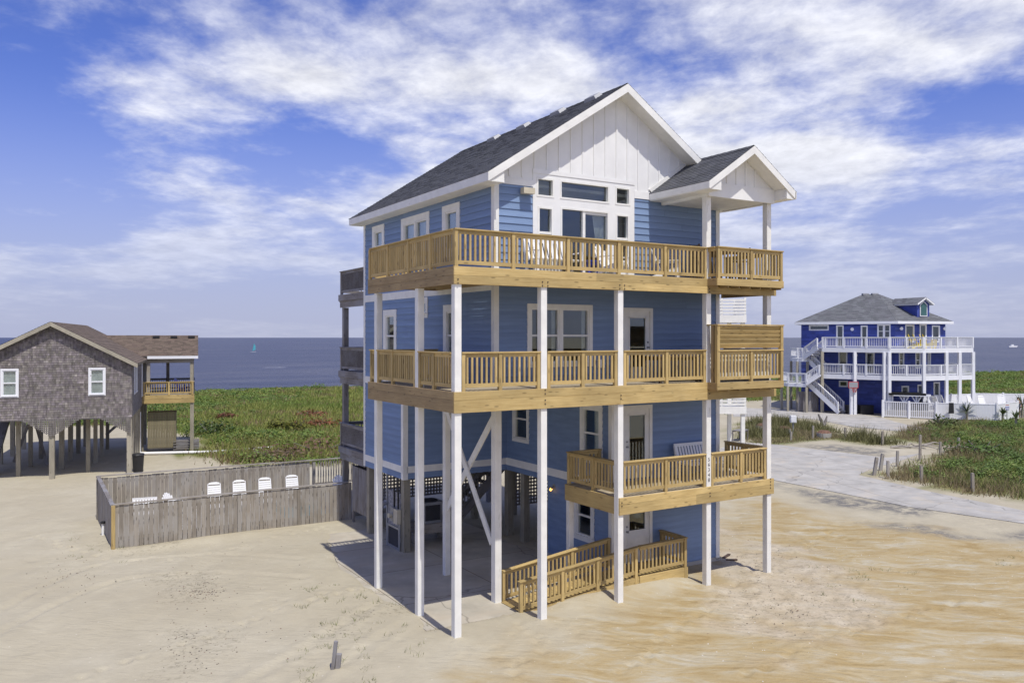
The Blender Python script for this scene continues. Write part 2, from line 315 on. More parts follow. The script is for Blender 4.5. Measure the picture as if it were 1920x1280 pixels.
# ------------------------------------------------------------------ the ground, the water, the drives
def latdep(x, y):
    dx, dy = x - CAM.x, y - CAM.y
    return dx * RT.x + dy * RT.y, dx * FW.x + dy * FW.y
def sdist(x, y, poly):
    """signed distance to a polygon, negative inside"""
    d = np.full(x.shape, 1e9); ins = np.zeros(x.shape, bool); n = len(poly)
    for i in range(n):
        ax, ay = poly[i][0], poly[i][1]; bx_, by_ = poly[(i + 1) % n][0], poly[(i + 1) % n][1]
        ex, ey = bx_ - ax, by_ - ay; t = np.clip(((x - ax) * ex + (y - ay) * ey) / (ex * ex + ey * ey + 1e-9), 0, 1)
        d = np.minimum(d, np.hypot(x - ax - t * ex, y - ay - t * ey))
        c = ((ay > y) != (by_ > y)) & (x < (bx_ - ax) * (y - ay) / (by_ - ay + 1e-12) + ax); ins ^= c
    return np.where(ins, -d, d)
def sm(a, b, v): t = np.clip((v - a) / (b - a), 0, 1); return t * t * (3 - 2 * t)
_ph = rng.uniform(0, 6.28, (40,)); _an = rng.uniform(0, 6.28, (40,))
def wav(x, y, wl, k0=0, n=6):
    v = np.zeros_like(x)
    for i in range(n):
        a = _an[(k0 + i) % 40]; w = wl * (0.6 + 0.25 * i); v = v + np.sin((x * math.cos(a) + y * math.sin(a)) * 6.283 / w + _ph[(k0 * 3 + i) % 40])
    return v / n * 1.6
PX = lambda L: [at(x, y) for x, y in L]
LD = lambda L: [ld(a, b) for a, b in L]
GREEN1 = LD([(-140, 70), (-40, 67), (-29, 66), (-23, 60), (-20.5, 49.5), (-14.5, 46.2), (-10, 46), (-6, 51), (5, 62), (12, 66), (19, 76), (24, 92), (45, 96), (56, 84), (70, 78), (120, 78), (260, 120), (260, 260), (-140, 260)])
GREEN2 = PX([(1642, 892), (1700, 906), (1800, 925), (1920, 938), (2150, 960), (2500, 930), (2300, 805), (1990, 778), (1880, 786), (1760, 792), (1702, 802), (1668, 822), (1725, 832), (1800, 837), (1745, 862), (1680, 876)])
GREEN3 = PX([(1380, 838), (1470, 832), (1560, 824), (1660, 838), (1700, 832), (1640, 822), (1560, 806), (1530, 792), (1470, 784), (1385, 790)])
ORANGE = PX([(860, 1330), (985, 1225), (1120, 1150), (1235, 1090), (1330, 1010), (1390, 955), (1450, 935), (1560, 965), (1750, 1000), (1920, 1015), (2600, 1090), (3000, 1900), (800, 1900)])
PALE = PX([(1360, 1000), (1450, 1015), (1590, 1075), (1690, 1130), (1620, 1165), (1490, 1200), (1390, 1165), (1340, 1105)])
GRAV = [PX([(1452, 905), (1560, 924), (1745, 956), (1700, 963), (1600, 955), (1500, 932)]), PX([(1490, 830), (1580, 835), (1665, 846), (1640, 856), (1540, 846)]), PX([(1860, 1000), (1990, 985), (1990, 1010), (1870, 1012)]), PX([(1580, 975), (1700, 988), (1800, 1002), (1890, 1008), (1890, 1014), (1800, 1009), (1700, 994)])]
SPECK = [PX([(270, 1090), (350, 1060), (430, 1065), (440, 1085), (380, 1130), (300, 1140)]), PX([(290, 1180), (340, 1165), (450, 1175), (440, 1200), (340, 1265), (310, 1250)]), PX([(170, 1000), (330, 1005), (340, 1030), (230, 1045)]), PX([(550, 1200), (640, 1150), (760, 1118), (790, 1140), (700, 1182), (600, 1222)])]
SLAB = [(-0.25, 1.0), (4.0, 0.9), (6.1, 2.6), (6.1, 11.6), (0.9, 11.9), (-0.25, 7)]
DRIVE = PX([(1400, 888), (1447, 899), (1560, 921), (1700, 949), (1920, 981), (2300, 1032), (2320, 1002), (2120, 975), (1920, 957), (1760, 925), (1660, 902), (1609, 890), (1640, 876), (1682, 866), (1726, 850), (1664, 858), (1586, 849), (1453, 833), (1380, 828), (1330, 850)])
DRIVE2 = PX([(1375, 764), (1500, 768), (1600, 774), (1652, 783), (1700, 796), (1760, 806), (1690, 808), (1600, 800), (1530, 786), (1460, 781), (1375, 781)])
LOTL = PX([(-200, 893), (20, 888), (120, 885), (236, 866), (236, 815), (160, 806), (0, 818), (-200, 830)])
POSTS = [(0.09, 0.09), (2.5, 0.09), (4.93, 0.09), (8.12, 0.09), (10.6, 0.09), (0.09, 2.12), (0.09, 4.86), (-2.97, -0.15)]
def polydist(x, y, P):
    d = np.full(x.shape, 1e9)
    for a, b in zip(P[:-1], P[1:]):
        ex, ey = b[0] - a[0], b[1] - a[1]; t = np.clip(((x - a[0]) * ex + (y - a[1]) * ey) / (ex * ex + ey * ey), 0, 1); d = np.minimum(d, np.hypot(x - a[0] - t * ex, y - a[1] - t * ey))
    return d
def curve(L):
    P = [at(*q) for q in L]; o = []
    for i in range(len(P) - 1):
        p0, p1, p2, p3 = P[max(0, i - 1)], P[i], P[i + 1], P[min(len(P) - 1, i + 2)]
        for k in range(6):
            t = k / 6; o.append(0.5 * ((2 * p1) + (p2 - p0) * t + (2 * p0 - 5 * p1 + 4 * p2 - p3) * t * t + (3 * p1 - p0 - 3 * p2 + p3) * t ** 3))
    return o + [P[-1]]
RUTS = [curve(q) for q in ([(-120, 1210), (60, 1110), (170, 1060), (250, 1050), (420, 1040), (560, 1050)], [(-120, 1260), (70, 1150), (200, 1095), (300, 1080), (430, 1075), (570, 1085)], [(420, 1300), (560, 1225), (680, 1150), (740, 1120)], [(500, 1320), (640, 1245), (740, 1180), (790, 1150)], [(1900, 1060), (1700, 1035), (1560, 1000), (1470, 955)], [(1940, 1100), (1720, 1075), (1560, 1035), (1450, 985)])]
FEET = []
_fr = random.Random(5)
for L_ in ([(150, 1270), (420, 1180), (600, 1120), (690, 1110)], [(1180, 1260), (1250, 1190), (1330, 1130), (1470, 1050), (1560, 990)], [(960, 1270), (1010, 1200), (940, 1150)], [(60, 1000), (180, 1040), (330, 1050), (520, 1010), (640, 985)], [(1400, 1270), (1600, 1180), (1850, 1120)]):
    c_ = curve(L_)
    for p, q in zip(c_[:-1], c_[1:]):
        n_ = max(1, int((q - p).length / 0.38))
        for k in range(n_): w_ = p.lerp(q, k / n_); FEET.append((w_.x + _fr.uniform(-0.16, 0.16), w_.y + _fr.uniform(-0.16, 0.16)))
def marks(x, y):
    h = np.zeros_like(x)
    for c_ in RUTS: d = polydist(x, y, c_); h = h - 0.055 * np.exp(-(d / 0.13) ** 2) + 0.030 * np.exp(-((d - 0.27) / 0.10) ** 2)
    return h
def gheight(x, y):
    lat, dep = latdep(x, y)
    h = 0.05 * wav(x, y, 7.0, 0) + 0.022 * wav(x, y, 2.2, 9)
    near = sm(60, 30, np.hypot(x - 4, y)); h = h * near
    box = np.maximum(np.maximum(-1.0 - x, x - 11.5), np.maximum(-0.8 - y, y - 14.5)); h = h * sm(0.0, 2.5, box)
    # drifts: along the ramp, against the pool fence, low bank by the right-hand verge
    h = h + 0.17 * np.exp(-((y - 0.72) / 0.42) ** 2) * sm(2.8, 4.2, x) * sm(8.6, 7.4, x)
    h = h + 0.10 * np.exp(-((y - 13.2) / 0.5) ** 2) * sm(-6.5, -4.8, x) * sm(0.5, -2.0, x)
    sl = sdist(x, y, SLAB) + 0.22 * wav(x, y, 1.7, 4); h = h + 0.045 * sm(-0.35, 0.15, sl) * sm(4, 1.0, sl) - 0.05 * sm(0.1, -0.4, sl)
    for px_, py_ in POSTS: h = h + 0.05 * np.exp(-(((x - px_) ** 2 + (y - py_) ** 2) / 0.09))
    for P in (DRIVE, DRIVE2): h = h - 0.03 * sm(0.3, -0.3, sdist(x, y, P)) - h * sm(1.0, 0.0, sdist(x, y, P))
    shore = 113 + (lat + 43) * 0.41 + 3.0 * wav(lat, dep * 0, 40, 2)
    h = h - 4.0 * sm(0, 26, dep - shore) - 0.55 * sm(-8, 2, dep - shore)
    return h
def axis(lo, hi, step, far, g):
    a = list(np.arange(lo, hi + 1e-6, step)); s = step; v = hi
    while v < far: s *= g; v += s; a.append(v)
    s = step; v = lo; pre = []
    while v > -far: s *= g; v -= s; pre.append(v)
    return np.array(pre[::-1] + a)
gx = axis(-11, 16, 0.10, 9000, 1.07); gy = axis(-11, 16, 0.10, 9000, 1.07)
X, Y = np.meshgrid(gx, gy); H = gheight(X, Y)
pch = sm(1.0, -1.2, sdist(X, Y, PALE) + 0.9 * wav(X, Y, 2.1, 11)); H = H + pch * (0.035 * wav(X, Y, 0.62, 14) * (wav(X, Y, 1.5, 2) > -0.2) + 0.03 * wav(X, Y, 1.3, 25))
rut_ = marks(X, Y) * sm(-0.2, 0.4, sdist(X, Y, SLAB)) * sm(-0.2, 0.4, sdist(X, Y, DRIVE)); H = H + rut_ * (0.6 + 0.4 * wav(X, Y, 0.9, 6))
for fx_, fy_ in FEET:
    i0, i1 = np.searchsorted(gx, (fx_ - 0.5, fx_ + 0.5)); j0, j1 = np.searchsorted(gy, (fy_ - 0.5, fy_ + 0.5)); q_ = (X[j0:j1, i0:i1] - fx_) ** 2 + (Y[j0:j1, i0:i1] - fy_) ** 2
    H[j0:j1, i0:i1] += -0.055 * np.exp(-q_ / 0.014) + 0.022 * np.exp(-((np.sqrt(q_) - 0.2) / 0.07) ** 2)
nx, ny = len(gx), len(gy)
me = bpy.data.meshes.new('ground'); V = np.stack([X, Y, H], -1).reshape(-1, 3)
ii = np.arange(nx * ny).reshape(ny, nx); Q = np.stack([ii[:-1, :-1], ii[:-1, 1:], ii[1:, 1:], ii[1:, :-1]], -1).reshape(-1, 4)
def fast_mesh(me, V, Q):
    k = Q.shape[1]
    me.vertices.add(len(V)); me.vertices.foreach_set('co', V.astype(np.float32).ravel())
    me.loops.add(Q.size); me.loops.foreach_set('vertex_index', Q.astype(np.int32).ravel())
    me.polygons.add(len(Q)); me.polygons.foreach_set('loop_start', np.arange(0, Q.size, k, dtype=np.int32))
    me.update(calc_edges=True)
fast_mesh(me, V, Q); me.polygons.foreach_set('use_smooth', [True] * len(Q))
wob = 0.9 * wav(X, Y, 3.5, 12) + 0.5 * wav(X, Y, 1.3, 17)
o_ = sm(1.1, -1.1, sdist(X, Y, ORANGE) + wob * 0.8)
g_ = np.maximum.reduce([sm(0.6, -0.8, sdist(X, Y, P) + wob * 0.9) for P in (GREEN1, GREEN2, GREEN3)])
v_ = np.maximum.reduce([sm(0.5, -0.5, sdist(X, Y, P) + wob * 0.5) for P in GRAV])
p_ = sm(1.4, -1.6, sdist(X, Y, PALE) + wob * 1.6)
s_ = np.maximum.reduce([sm(0.5, -0.7, sdist(X, Y, P) + wob * 0.4) for P in SPECK]); s_ = np.maximum(s_, p_ * 0.8)
for nm, R_, G_, B_ in (('mask', o_, g_, v_), ('mask2', p_, s_, p_ * 0)):
    ca = me.color_attributes.new(nm, 'FLOAT_COLOR', 'POINT')
    ca.data.foreach_set('color', np.stack([R_, G_, B_, np.ones_like(R_)], -1).astype(np.float32).ravel())
def ground_mat():
    mt, nt, P, N, L = mat_base('beach_sand')
    geo = N('ShaderNodeNewGeometry'); pos = geo.outputs['Position']
    a1 = N('ShaderNodeAttribute'); a1.attribute_name = 'mask'; s1 = N('ShaderNodeSeparateColor'); L(a1.outputs[0], s1.inputs[0])
    a2 = N('ShaderNodeAttribute'); a2.attribute_name = 'mask2'; s2 = N('ShaderNodeSeparateColor'); L(a2.outputs[0], s2.inputs[0])
    def noise(scale, detail=6, rough=0.6, rotz=0.0, st=(1, 1, 1), dist=0.0):
        mp = N('ShaderNodeMapping'); mp.vector_type = 'POINT'; mp.inputs['Rotation'].default_value = (0, 0, rotz)
        L(pos, mp.inputs[0]); m2 = N('ShaderNodeMapping'); m2.inputs['Scale'].default_value = st; L(mp.outputs[0], m2.inputs[0])
        n = N('ShaderNodeTexNoise'); n.inputs['Scale'].default_value = scale; n.inputs['Detail'].default_value = detail; n.inputs['Roughness'].default_value = rough; n.inputs['Distortion'].default_value = dist
        L(m2.outputs[0], n.inputs[0]); return n.outputs[0]
    def ramp(v, stops): r = N('ShaderNodeValToRGB'); set_ramp(r, stops); L(v, r.inputs[0]); return r.outputs[0]
    def mix(f, a, b, bt='MIX'):
        x = N('ShaderNodeMix'); x.data_type = 'RGBA'; x.blend_type = bt
        for s, v in ((0, f), (6, a), (7, b)):
            if isinstance(v, (int, float)): x.inputs[s].default_value = v
            elif isinstance(v, tuple): x.inputs[s].default_value = rgba(v)
            else: L(v, x.inputs[s])
        return x.outputs[2]
    def M(op, a, b, clamp=True):
        n = N('ShaderNodeMath'); n.operation = op; n.use_clamp = clamp
        for i, v in enumerate((a, b)):
            if isinstance(v, (int, float)): n.inputs[i].default_value = v
            else: L(v, n.inputs[i])
        return n.outputs[0]
    def rng_(v, a, b, c=0.0, d=1.0): r = N('ShaderNodeMapRange'); L(v, r.inputs[0]); r.inputs[1].default_value = a; r.inputs[2].default_value = b; r.inputs[3].default_value = c; r.inputs[4].default_value = d; return r.outputs[0]
    big = noise(0.22, 5); med = noise(1.3, 7, 0.65); fin = noise(9, 6, 0.7); grain = noise(60, 3, 0.6)
    sand = ramp(big, [(0.3, (0.405, 0.360, 0.265)), (0.5, (0.455, 0.412, 0.310)), (0.72, (0.495, 0.457, 0.358))])
    sand = mix(rng_(med, 0.35, 0.65, 0.0, 0.55), sand, (0.375, 0.338, 0.255))
    # orange shell sand: streaks laid down by the wind
    st = noise(0.9, 9, 0.68, (math.pi / 2 - TH) + 0.12, (0.6, 1.7, 1), 0.7)
    org = ramp(st, [(0.32, (0.315, 0.225, 0.100)), (0.44, (0.375, 0.285, 0.145)), (0.53, (0.410, 0.335, 0.200)), (0.64, (0.455, 0.415, 0.315))])
    org = mix(rng_(fin, 0.45, 0.75, 0, 0.35), org, (0.42, 0.345, 0.22))
    c = mix(s1.outputs[0], sand, org)
    c = mix(M('MULTIPLY', s2.outputs[0], 0.75), c, ramp(med, [(0.35, (0.40, 0.345, 0.26)), (0.6, (0.52, 0.465, 0.38))]))
    # dark shell and gravel grit
    v = N('ShaderNodeTexVoronoi'); v.inputs['Scale'].default_value = 9.0; L(pos, v.inputs[0])
    dots = rng_(v.outputs['Distance'], 0.16, 0.30, 1.0, 0.0); dn = rng_(noise(2.2, 5, 0.7), 0.46, 0.6)
    c = mix(M('MULTIPLY', M('MULTIPLY', dots, dn), M('MULTIPLY', s2.outputs[1], 0.9)), c, (0.12, 0.10, 0.08))
    c = mix(M('MULTIPLY', rng_(noise(5, 7, 0.75), 0.52, 0.62), M('MULTIPLY', s2.outputs[1], 0.55)), c, (0.20, 0.18, 0.13))
    v2 = N('ShaderNodeTexVoronoi'); v2.inputs['Scale'].default_value = 2.6; v2.inputs['Randomness'].default_value = 1; L(pos, v2.inputs[0])
    c = mix(M('MULTIPLY', rng_(v2.outputs['Distance'], 0.035, 0.06, 0.8, 0.0), M('SUBTRACT', 1.0, s1.outputs[1])), c, (0.62, 0.58, 0.50))
    gr = ramp(noise(14, 6, 0.75), [(0.35, (0.11, 0.105, 0.10)), (0.6, (0.24, 0.23, 0.21))])
    c = mix(M('MULTIPLY', s1.outputs[2], rng_(noise(1.6, 6, 0.7), 0.38, 0.55)), c, gr)
    soil = ramp(noise(0.5, 6, 0.6), [(0.3, (0.11, 0.135, 0.035)), (0.5, (0.155, 0.17, 0.05)), (0.66, (0.22, 0.19, 0.09)), (0.75, (0.30, 0.25, 0.17))])
    c = mix(s1.outputs[1], c, soil)
    c = mix(rng_(grain, 0.3, 0.7, 0.0, 0.28), c, mix(1.0, c, (0.72, 0.70, 0.66), 'MULTIPLY'))
    L(c, P.inputs['Base Color']); P.inputs['Roughness'].default_value = 0.95; P.inputs['Specular IOR Level'].default_value = 0.15
    # relief: wind ripples, footprints, grain
    rip = noise(1.9, 6, 0.6, (math.pi / 2 - TH) + 0.12, (0.55, 2.6, 1), 0.8)
    b1 = N('ShaderNodeBump'); b1.inputs['Strength'].default_value = 0.42; b1.inputs['Distance'].default_value = 0.08; am = rng_(noise(0.35, 4, 0.5), 0.35, 0.65, 0.12, 0.6); L(am, b1.inputs['Strength']); L(rip, b1.inputs['Height'])
    b2 = N('ShaderNodeBump'); b2.inputs['Strength'].default_value = 0.5; b2.inputs['Distance'].default_value = 0.09; L(med, b2.inputs['Height']); L(b1.outputs[0], b2.inputs['Normal'])
    b3 = N('ShaderNodeBump'); b3.inputs['Strength'].default_value = 0.4; b3.inputs['Distance'].default_value = 0.02; L(fin, b3.inputs['Height']); L(b2.outputs[0], b3.inputs['Normal'])
    rip2 = noise(7.5, 4, 0.5, (math.pi / 2 - TH) + 0.05, (0.35, 1.6, 1), 1.0)
    b4 = N('ShaderNodeBump'); b4.inputs['Strength'].default_value = 0.30; b4.inputs['Distance'].default_value = 0.035; L(rip2, b4.inputs['Height']); L(b3.outputs[0], b4.inputs['Normal'])
    wm = N('ShaderNodeMapping'); wm.inputs['Rotation'].default_value = (0, 0, (math.pi / 2 - TH) + 0.45); L(pos, wm.inputs[0])
    wv = N('ShaderNodeTexWave'); wv.bands_direction = 'Y'; wv.inputs['Scale'].default_value = 1.15; wv.inputs['Distortion'].default_value = 11.0; wv.inputs['Detail'].default_value = 3.0; wv.inputs['Detail Scale'].default_value = 0.9; L(wm.outputs[0], wv.inputs[0])
    b6 = N('ShaderNodeBump'); b6.inputs['Distance'].default_value = 0.045; L(M('MULTIPLY', s1.outputs[0], rng_(noise(0.4, 4, 0.6), 0.40, 0.64, 0.0, 0.42)), b6.inputs['Strength']); L(wv.outputs['Fac'], b6.inputs['Height']); L(b4.outputs[0], b6.inputs['Normal']); b4 = b6
    vf = N('ShaderNodeTexVoronoi'); vf.feature = 'SMOOTH_F1'; vf.inputs['Scale'].default_value = 2.4; L(pos, vf.inputs[0])
    b5 = N('ShaderNodeBump'); b5.inputs['Distance'].default_value = 0.07; L(rng_(noise(0.5, 3, 0.5), 0.48, 0.66, 0.0, 0.6), b5.inputs['Strength']); L(rng_(vf.outputs['Distance'], 0.0, 0.4), b5.inputs['Height']); L(b4.outputs[0], b5.inputs['Normal'])
    L(b5.outputs[0], P.inputs['Normal']); return mt
me.materials.append(ground_mat()); g = add('ground', me); g['kind'] = 'structure'
def water_mat():
    mt, nt, P, N, L = mat_base('sound_water')
    geo = N('ShaderNodeNewGeometry')
    def noise(scale, st, rot=0.4, d=5):
        mp = N('ShaderNodeMapping'); mp.inputs['Rotation'].default_value = (0, 0, rot); mp.inputs['Scale'].default_value = st; L(geo.outputs['Position'], mp.inputs[0])
        n = N('ShaderNodeTexNoise'); n.inputs['Scale'].default_value = scale; n.inputs['Detail'].default_value = d; n.inputs['Roughness'].default_value = 0.65; L(mp.outputs[0], n.inputs[0]); return n.outputs[0]
    a = -(math.pi / 2 - TH)
    rp = N('ShaderNodeValToRGB'); set_ramp(rp, [(0.34, (0.022, 0.030, 0.062)), (0.5, (0.050, 0.058, 0.098)), (0.66, (0.105, 0.108, 0.135))]); sA, sB = noise(0.11, (0.25, 1, 1), -a, 9), noise(0.018, (0.25, 1, 1), -a, 9); av_ = N('ShaderNodeMath'); av_.operation = 'ADD'; L(sA, av_.inputs[0]); L(sB, av_.inputs[1]); hf = N('ShaderNodeMath'); hf.operation = 'MULTIPLY'; hf.inputs[1].default_value = 0.5; L(av_.outputs[0], hf.inputs[0])
    L(hf.outputs[0], rp.inputs[0])
    cap = N('ShaderNodeMapRange'); L(noise(0.10, (0.35, 1.2, 1), -a, 9), cap.inputs[0]); cap.inputs[1].default_value = 0.665; cap.inputs[2].default_value = 0.69
    x = N('ShaderNodeMix'); x.data_type = 'RGBA'; L(cap.outputs[0], x.inputs[0]); L(rp.outputs[0], x.inputs[6]); x.inputs[7].default_value = (0.6, 0.6, 0.62, 1)
    L(x.outputs[2], P.inputs['Base Color']); P.inputs['Roughness'].default_value = 0.38; P.inputs['Specular IOR Level'].default_value = 0.30
    b = N('ShaderNodeBump'); b.inputs['Strength'].default_value = 0.9; b.inputs['Distance'].default_value = 1.2; L(noise(0.35, (0.4, 1, 1), -a, 7), b.inputs['Height']); L(b.outputs[0], P.inputs['Normal']); return mt
me = mesh('sound_water', [ld(-14000, 70, -0.42), ld(14000, 70, -0.42), ld(14000, 14000, -0.42), ld(-14000, 14000, -0.42)], [(0, 1, 2, 3)], water_mat())
add('sound_water', me)['kind'] = 'structure'
def sheet(name, poly, z, th, mt):
    ge = Geo(); ge.prism([(p[0], p[1]) for p in poly], z - th, z); o = ge.build(name, mt); o['kind'] = 'structure'; return o
sheet('driveway', DRIVE, 0.012, 0.12, concrete); sheet('far_driveway', DRIVE2, 0.012, 0.12, concrete)
sheet('carport_slab', SLAB, 0.015, 0.12, slabm)

# ------------------------------------------------------------------ wall, window, rail and deck builders
Y3 = Vector((0, 1, 0))
class Plane:
    def __init__(s, o, u, n): s.o = Vector(o); s.u = Vector(u).normalized(); s.n = Vector(n).normalized()
    def P(s, a, z, d=0.0): p = s.o + s.u * a + s.n * d; return Vector((p.x, p.y, z))
    def box(s, name, a0, a1, z0, z1, d0, d1, mt, parent, ch=0):
        dm = (d0 + d1) / 2
        if a1 - a0 >= z1 - z0: return beam(name, s.P(a0, (z0 + z1) / 2, dm), s.P(a1, (z0 + z1) / 2, dm), d1 - d0, z1 - z0, mt, parent, UP, ch)
        return beam(name, s.P((a0 + a1) / 2, z0, dm), s.P((a0 + a1) / 2, z1, dm), a1 - a0, d1 - d0, mt, parent, s.n, ch)
    def gbox(s, g, a0, a1, z0, z1, d0, d1, c=(1, 1, 1)):
        g.beam(s.P(a0, (z0 + z1) / 2, (d0 + d1) / 2), s.P(a1, (z0 + z1) / 2, (d0 + d1) / 2), d1 - d0, z1 - z0, c)
def bands(a0, a1, z0, z1, holes, zs=None):
    zz = sorted({z0, z1} | {h[2] for h in holes} | {h[3] for h in holes} | set(zs or [])); zz = [z for z in zz if z0 - 1e-6 <= z <= z1 + 1e-6]
    for za, zb in zip(zz[:-1], zz[1:]):
        if zb - za < 0.004: continue
        cur = [(a0, a1)]; mid = (za + zb) / 2
        for h in holes:
            if h[2] < mid < h[3]:
                nx_ = []
                for p, q in cur:
                    if h[1] <= p or h[0] >= q: nx_.append((p, q)); continue
                    if h[0] > p: nx_.append((p, h[0]))
                    if h[1] < q: nx_.append((h[1], q))
                cur = nx_
        for p, q in cur:
            if q - p > 0.01: yield p, q, za, zb
SBC = {}
def sboard(L, h, t0, t1, sg):
    key = (round(L, 3), round(h, 3), round(t0, 4), round(t1, 4), sg)
    if key not in SBC:
        a, c = L / 2, h / 2; v = []
        for x in (-a, a): v += [(x, 0, -c), (x, sg * t0, -c), (x, sg * t1, c), (x, 0, c)]
        SBC[key] = mesh('siding_board', v, [(0, 1, 2, 3), (7, 6, 5, 4), (0, 4, 5, 1), (1, 5, 6, 2), (2, 6, 7, 3), (3, 7, 4, 0)], blue)
    return SBC[key]
def lap_wall(house, pl, a0, a1, z0, z1, holes=(), single=True, exp=0.196, zbase=None, thick=0.14):
    holes = list(holes); g_ = Geo()
    for p, q, za, zb in bands(a0, a1, z0, z1, holes): pl.gbox(g_, p, q, za, zb, -thick, -0.004)
    w = g_.build('wall', bluebk, house)
    zb0 = z0 if zbase is None else zbase; k = math.floor((z0 - zb0) / exp); zc = zb0 + k * exp; zs = []
    while zc < z1: zs.append(zc); zc += exp
    joined = Geo(); sg = 1 if UP.cross(pl.u).dot(pl.n) > 0 else -1
    for p, q, za, zb in bands(a0, a1, z0, z1, holes, zs):
        kk = math.floor(((za + zb) / 2 - zb0) / exp); zl = zb0 + kk * exp
        f0, f1 = (za - zl) / exp, (zb - zl) / exp; t0, t1 = 0.029 - 0.024 * f0, 0.029 - 0.024 * f1
        if single:
          jx = [p + 1.2 + 2.6 * ((kk * 37 % 11) / 11.0) + 3.66 * j for j in range(4)] if q - p > 3.2 else []
          cuts = [p] + [j for j in jx if p + 0.4 < j < q - 0.4] + [q]
          for p, q in zip(cuts[:-1], cuts[1:]):
            if q < cuts[-1]: q -= 0.003
            x, L = frame(pl.P(p, (za + zb) / 2), pl.P(q, (za + zb) / 2)); add('siding_board', sboard(L, zb - za, t0, t1, sg), w, x)
        else:
            A = [pl.P(p, za), pl.P(p, za, t0), pl.P(p, zb, t1), pl.P(p, zb)]; joined.extr(A, pl.P(q, za) - pl.P(p, za))
    if not single: joined.build('siding', blue, w, 'stuff')
    return w
def window(house, pl, a0, a1, z0, z1, tw=0.10, lites=((0, 1, 0, 1),), hung=True, dep=0.035, curt=None, name='window', trim=white, mid=0.5, coff=0.14):
    """a0..z1 is the outer edge of the trim; lites split the opening; returns the hole for the wall"""
    g_ = Geo(); e = 0.028
    for q in ((a0, a1, z1 - tw, z1), (a0, a1, z0, z0 + tw), (a0, a0 + tw, z0 + tw, z1 - tw), (a1 - tw, a1, z0 + tw, z1 - tw)): pl.gbox(g_, *q, -0.02, e + 0.012)
    b0, b1, c0, c1 = a0 + tw, a1 - tw, z0 + tw, z1 - tw
    xs = sorted({l[0] for l in lites} | {l[1] for l in lites})
    w = g_.build(name, trim, house)
    pl.box('sill', a0 + tw * 0.5, a1 - tw * 0.5, z0 + tw - 0.03, z0 + tw + 0.002, e, e + 0.05, trim, w)
    for l in lites:
        p, q = b0 + (b1 - b0) * l[0], b0 + (b1 - b0) * l[1]; r, t = c0 + (c1 - c0) * l[2], c0 + (c1 - c0) * l[3]
        if l[0] > 0: pl.box('mullion', p - 0.05, p + 0.05, r, t, -0.02, e + 0.008, trim, w); p += 0.05
        if l[1] < 1: q -= 0.05
        fw = 0.045; s = Geo()
        for bx4 in ((p, q, t - fw, t), (p, q, r, r + fw), (p, p + fw, r + fw, t - fw), (q - fw, q, r + fw, t - fw)): pl.gbox(s, *bx4, -0.07, 0.018)
        if hung:
            zm = r + (t - r) * mid; pl.gbox(s, p + fw, q - fw, zm - 0.028, zm + 0.028, -0.07, 0.006)
        sa = s.build('sash', trim, w)
        if hung:
            for za, zb in ((r + fw, zm - 0.028), (zm + 0.028, t - fw)): pl.box('pane', p + fw, q - fw, za, zb, -0.045, -0.039, glass, w)
        else: pl.box('pane', p + fw, q - fw, r + fw, t - fw, -0.045, -0.039, glass, w)
        if curt:
            cg = Geo(); n = 14
            for sd_ in ((0, curt[0]), (1 - curt[1], 1)):
                if sd_[1] - sd_[0] <= 0: continue
                pts = [(p + (q - p) * (sd_[0] + (sd_[1] - sd_[0]) * i / n), 0.018 * (i % 2)) for i in range(n + 1)]
                for (x0, d0), (x1, d1) in zip(pts[:-1], pts[1:]): cg.poly([pl.P(x0, r, -coff - d0), pl.P(x1, r, -coff - d1), pl.P(x1, t, -coff - d1), pl.P(x0, t, -coff - d0)])
            if cg.f: cg.build('curtain', curtain, w)
    return (a0 + 0.03, a1 - 0.03, z0 + 0.03, z1 - 0.03)
def door(house, pl, a0, a1, z0, z1, glass_z0, tw=0.10, knob=0, panels=False):
    g_ = Geo(); e = 0.04
    for q in ((a0, a1, z1 - tw, z1), (a0, a0 + tw, z0, z1 - tw), (a1 - tw, a1, z0, z1 - tw)): pl.gbox(g_, *q, -0.02, e)
    d = g_.build('door', white, house); p, q, r, t = a0 + tw, a1 - tw, z0, z1 - tw
    s = Geo(); st = 0.15
    for b4 in ((p, q, t - 0.17, t), (p, q, r, glass_z0), (p, p + st, glass_z0, t - 0.17), (q - st, q, glass_z0, t - 0.17)): pl.gbox(s, *b4, -0.06, -0.012)
    if panels:
        for x0, x1 in ((p + 0.09, (p + q) / 2 - 0.04), ((p + q) / 2 + 0.04, q - 0.09)): pl.gbox(s, x0, x1, r + 0.16, glass_z0 - 0.16, -0.02, -0.004)
    s.build('door_leaf', white, d)
    pl.box('pane', p + st, q - st, glass_z0, t - 0.17, -0.04, -0.034, glass, d)
    f = Geo()
    for b4 in ((p + st - 0.03, q - st + 0.03, t - 0.2, t - 0.165), (p + st - 0.03, q - st + 0.03, glass_z0 - 0.02, glass_z0 + 0.015), (p + st - 0.03, p + st + 0.01, glass_z0, t - 0.17), (q - st - 0.01, q - st + 0.03, glass_z0, t - 0.17)): pl.gbox(f, *b4, -0.012, 0.002)
    f.build('glazing_bead', white, d)
    h = Geo(); kx = (p + 0.07) if knob == 0 else (q - 0.07)
    h.cyl(pl.P(kx, r + 0.95, -0.012), pl.P(kx, r + 0.95, 0.06), 0.028, n=10); h.build('handle', metal, d)
    h = Geo(); h.cyl(pl.P(kx, r + 1.10, -0.012), pl.P(kx, r + 1.10, 0.02), 0.026, n=10); h.build('deadbolt', metal, d)
    return (a0 + 0.03, a1 - 0.03, z0 - 0.02, z1 - 0.03)
BALM = {}
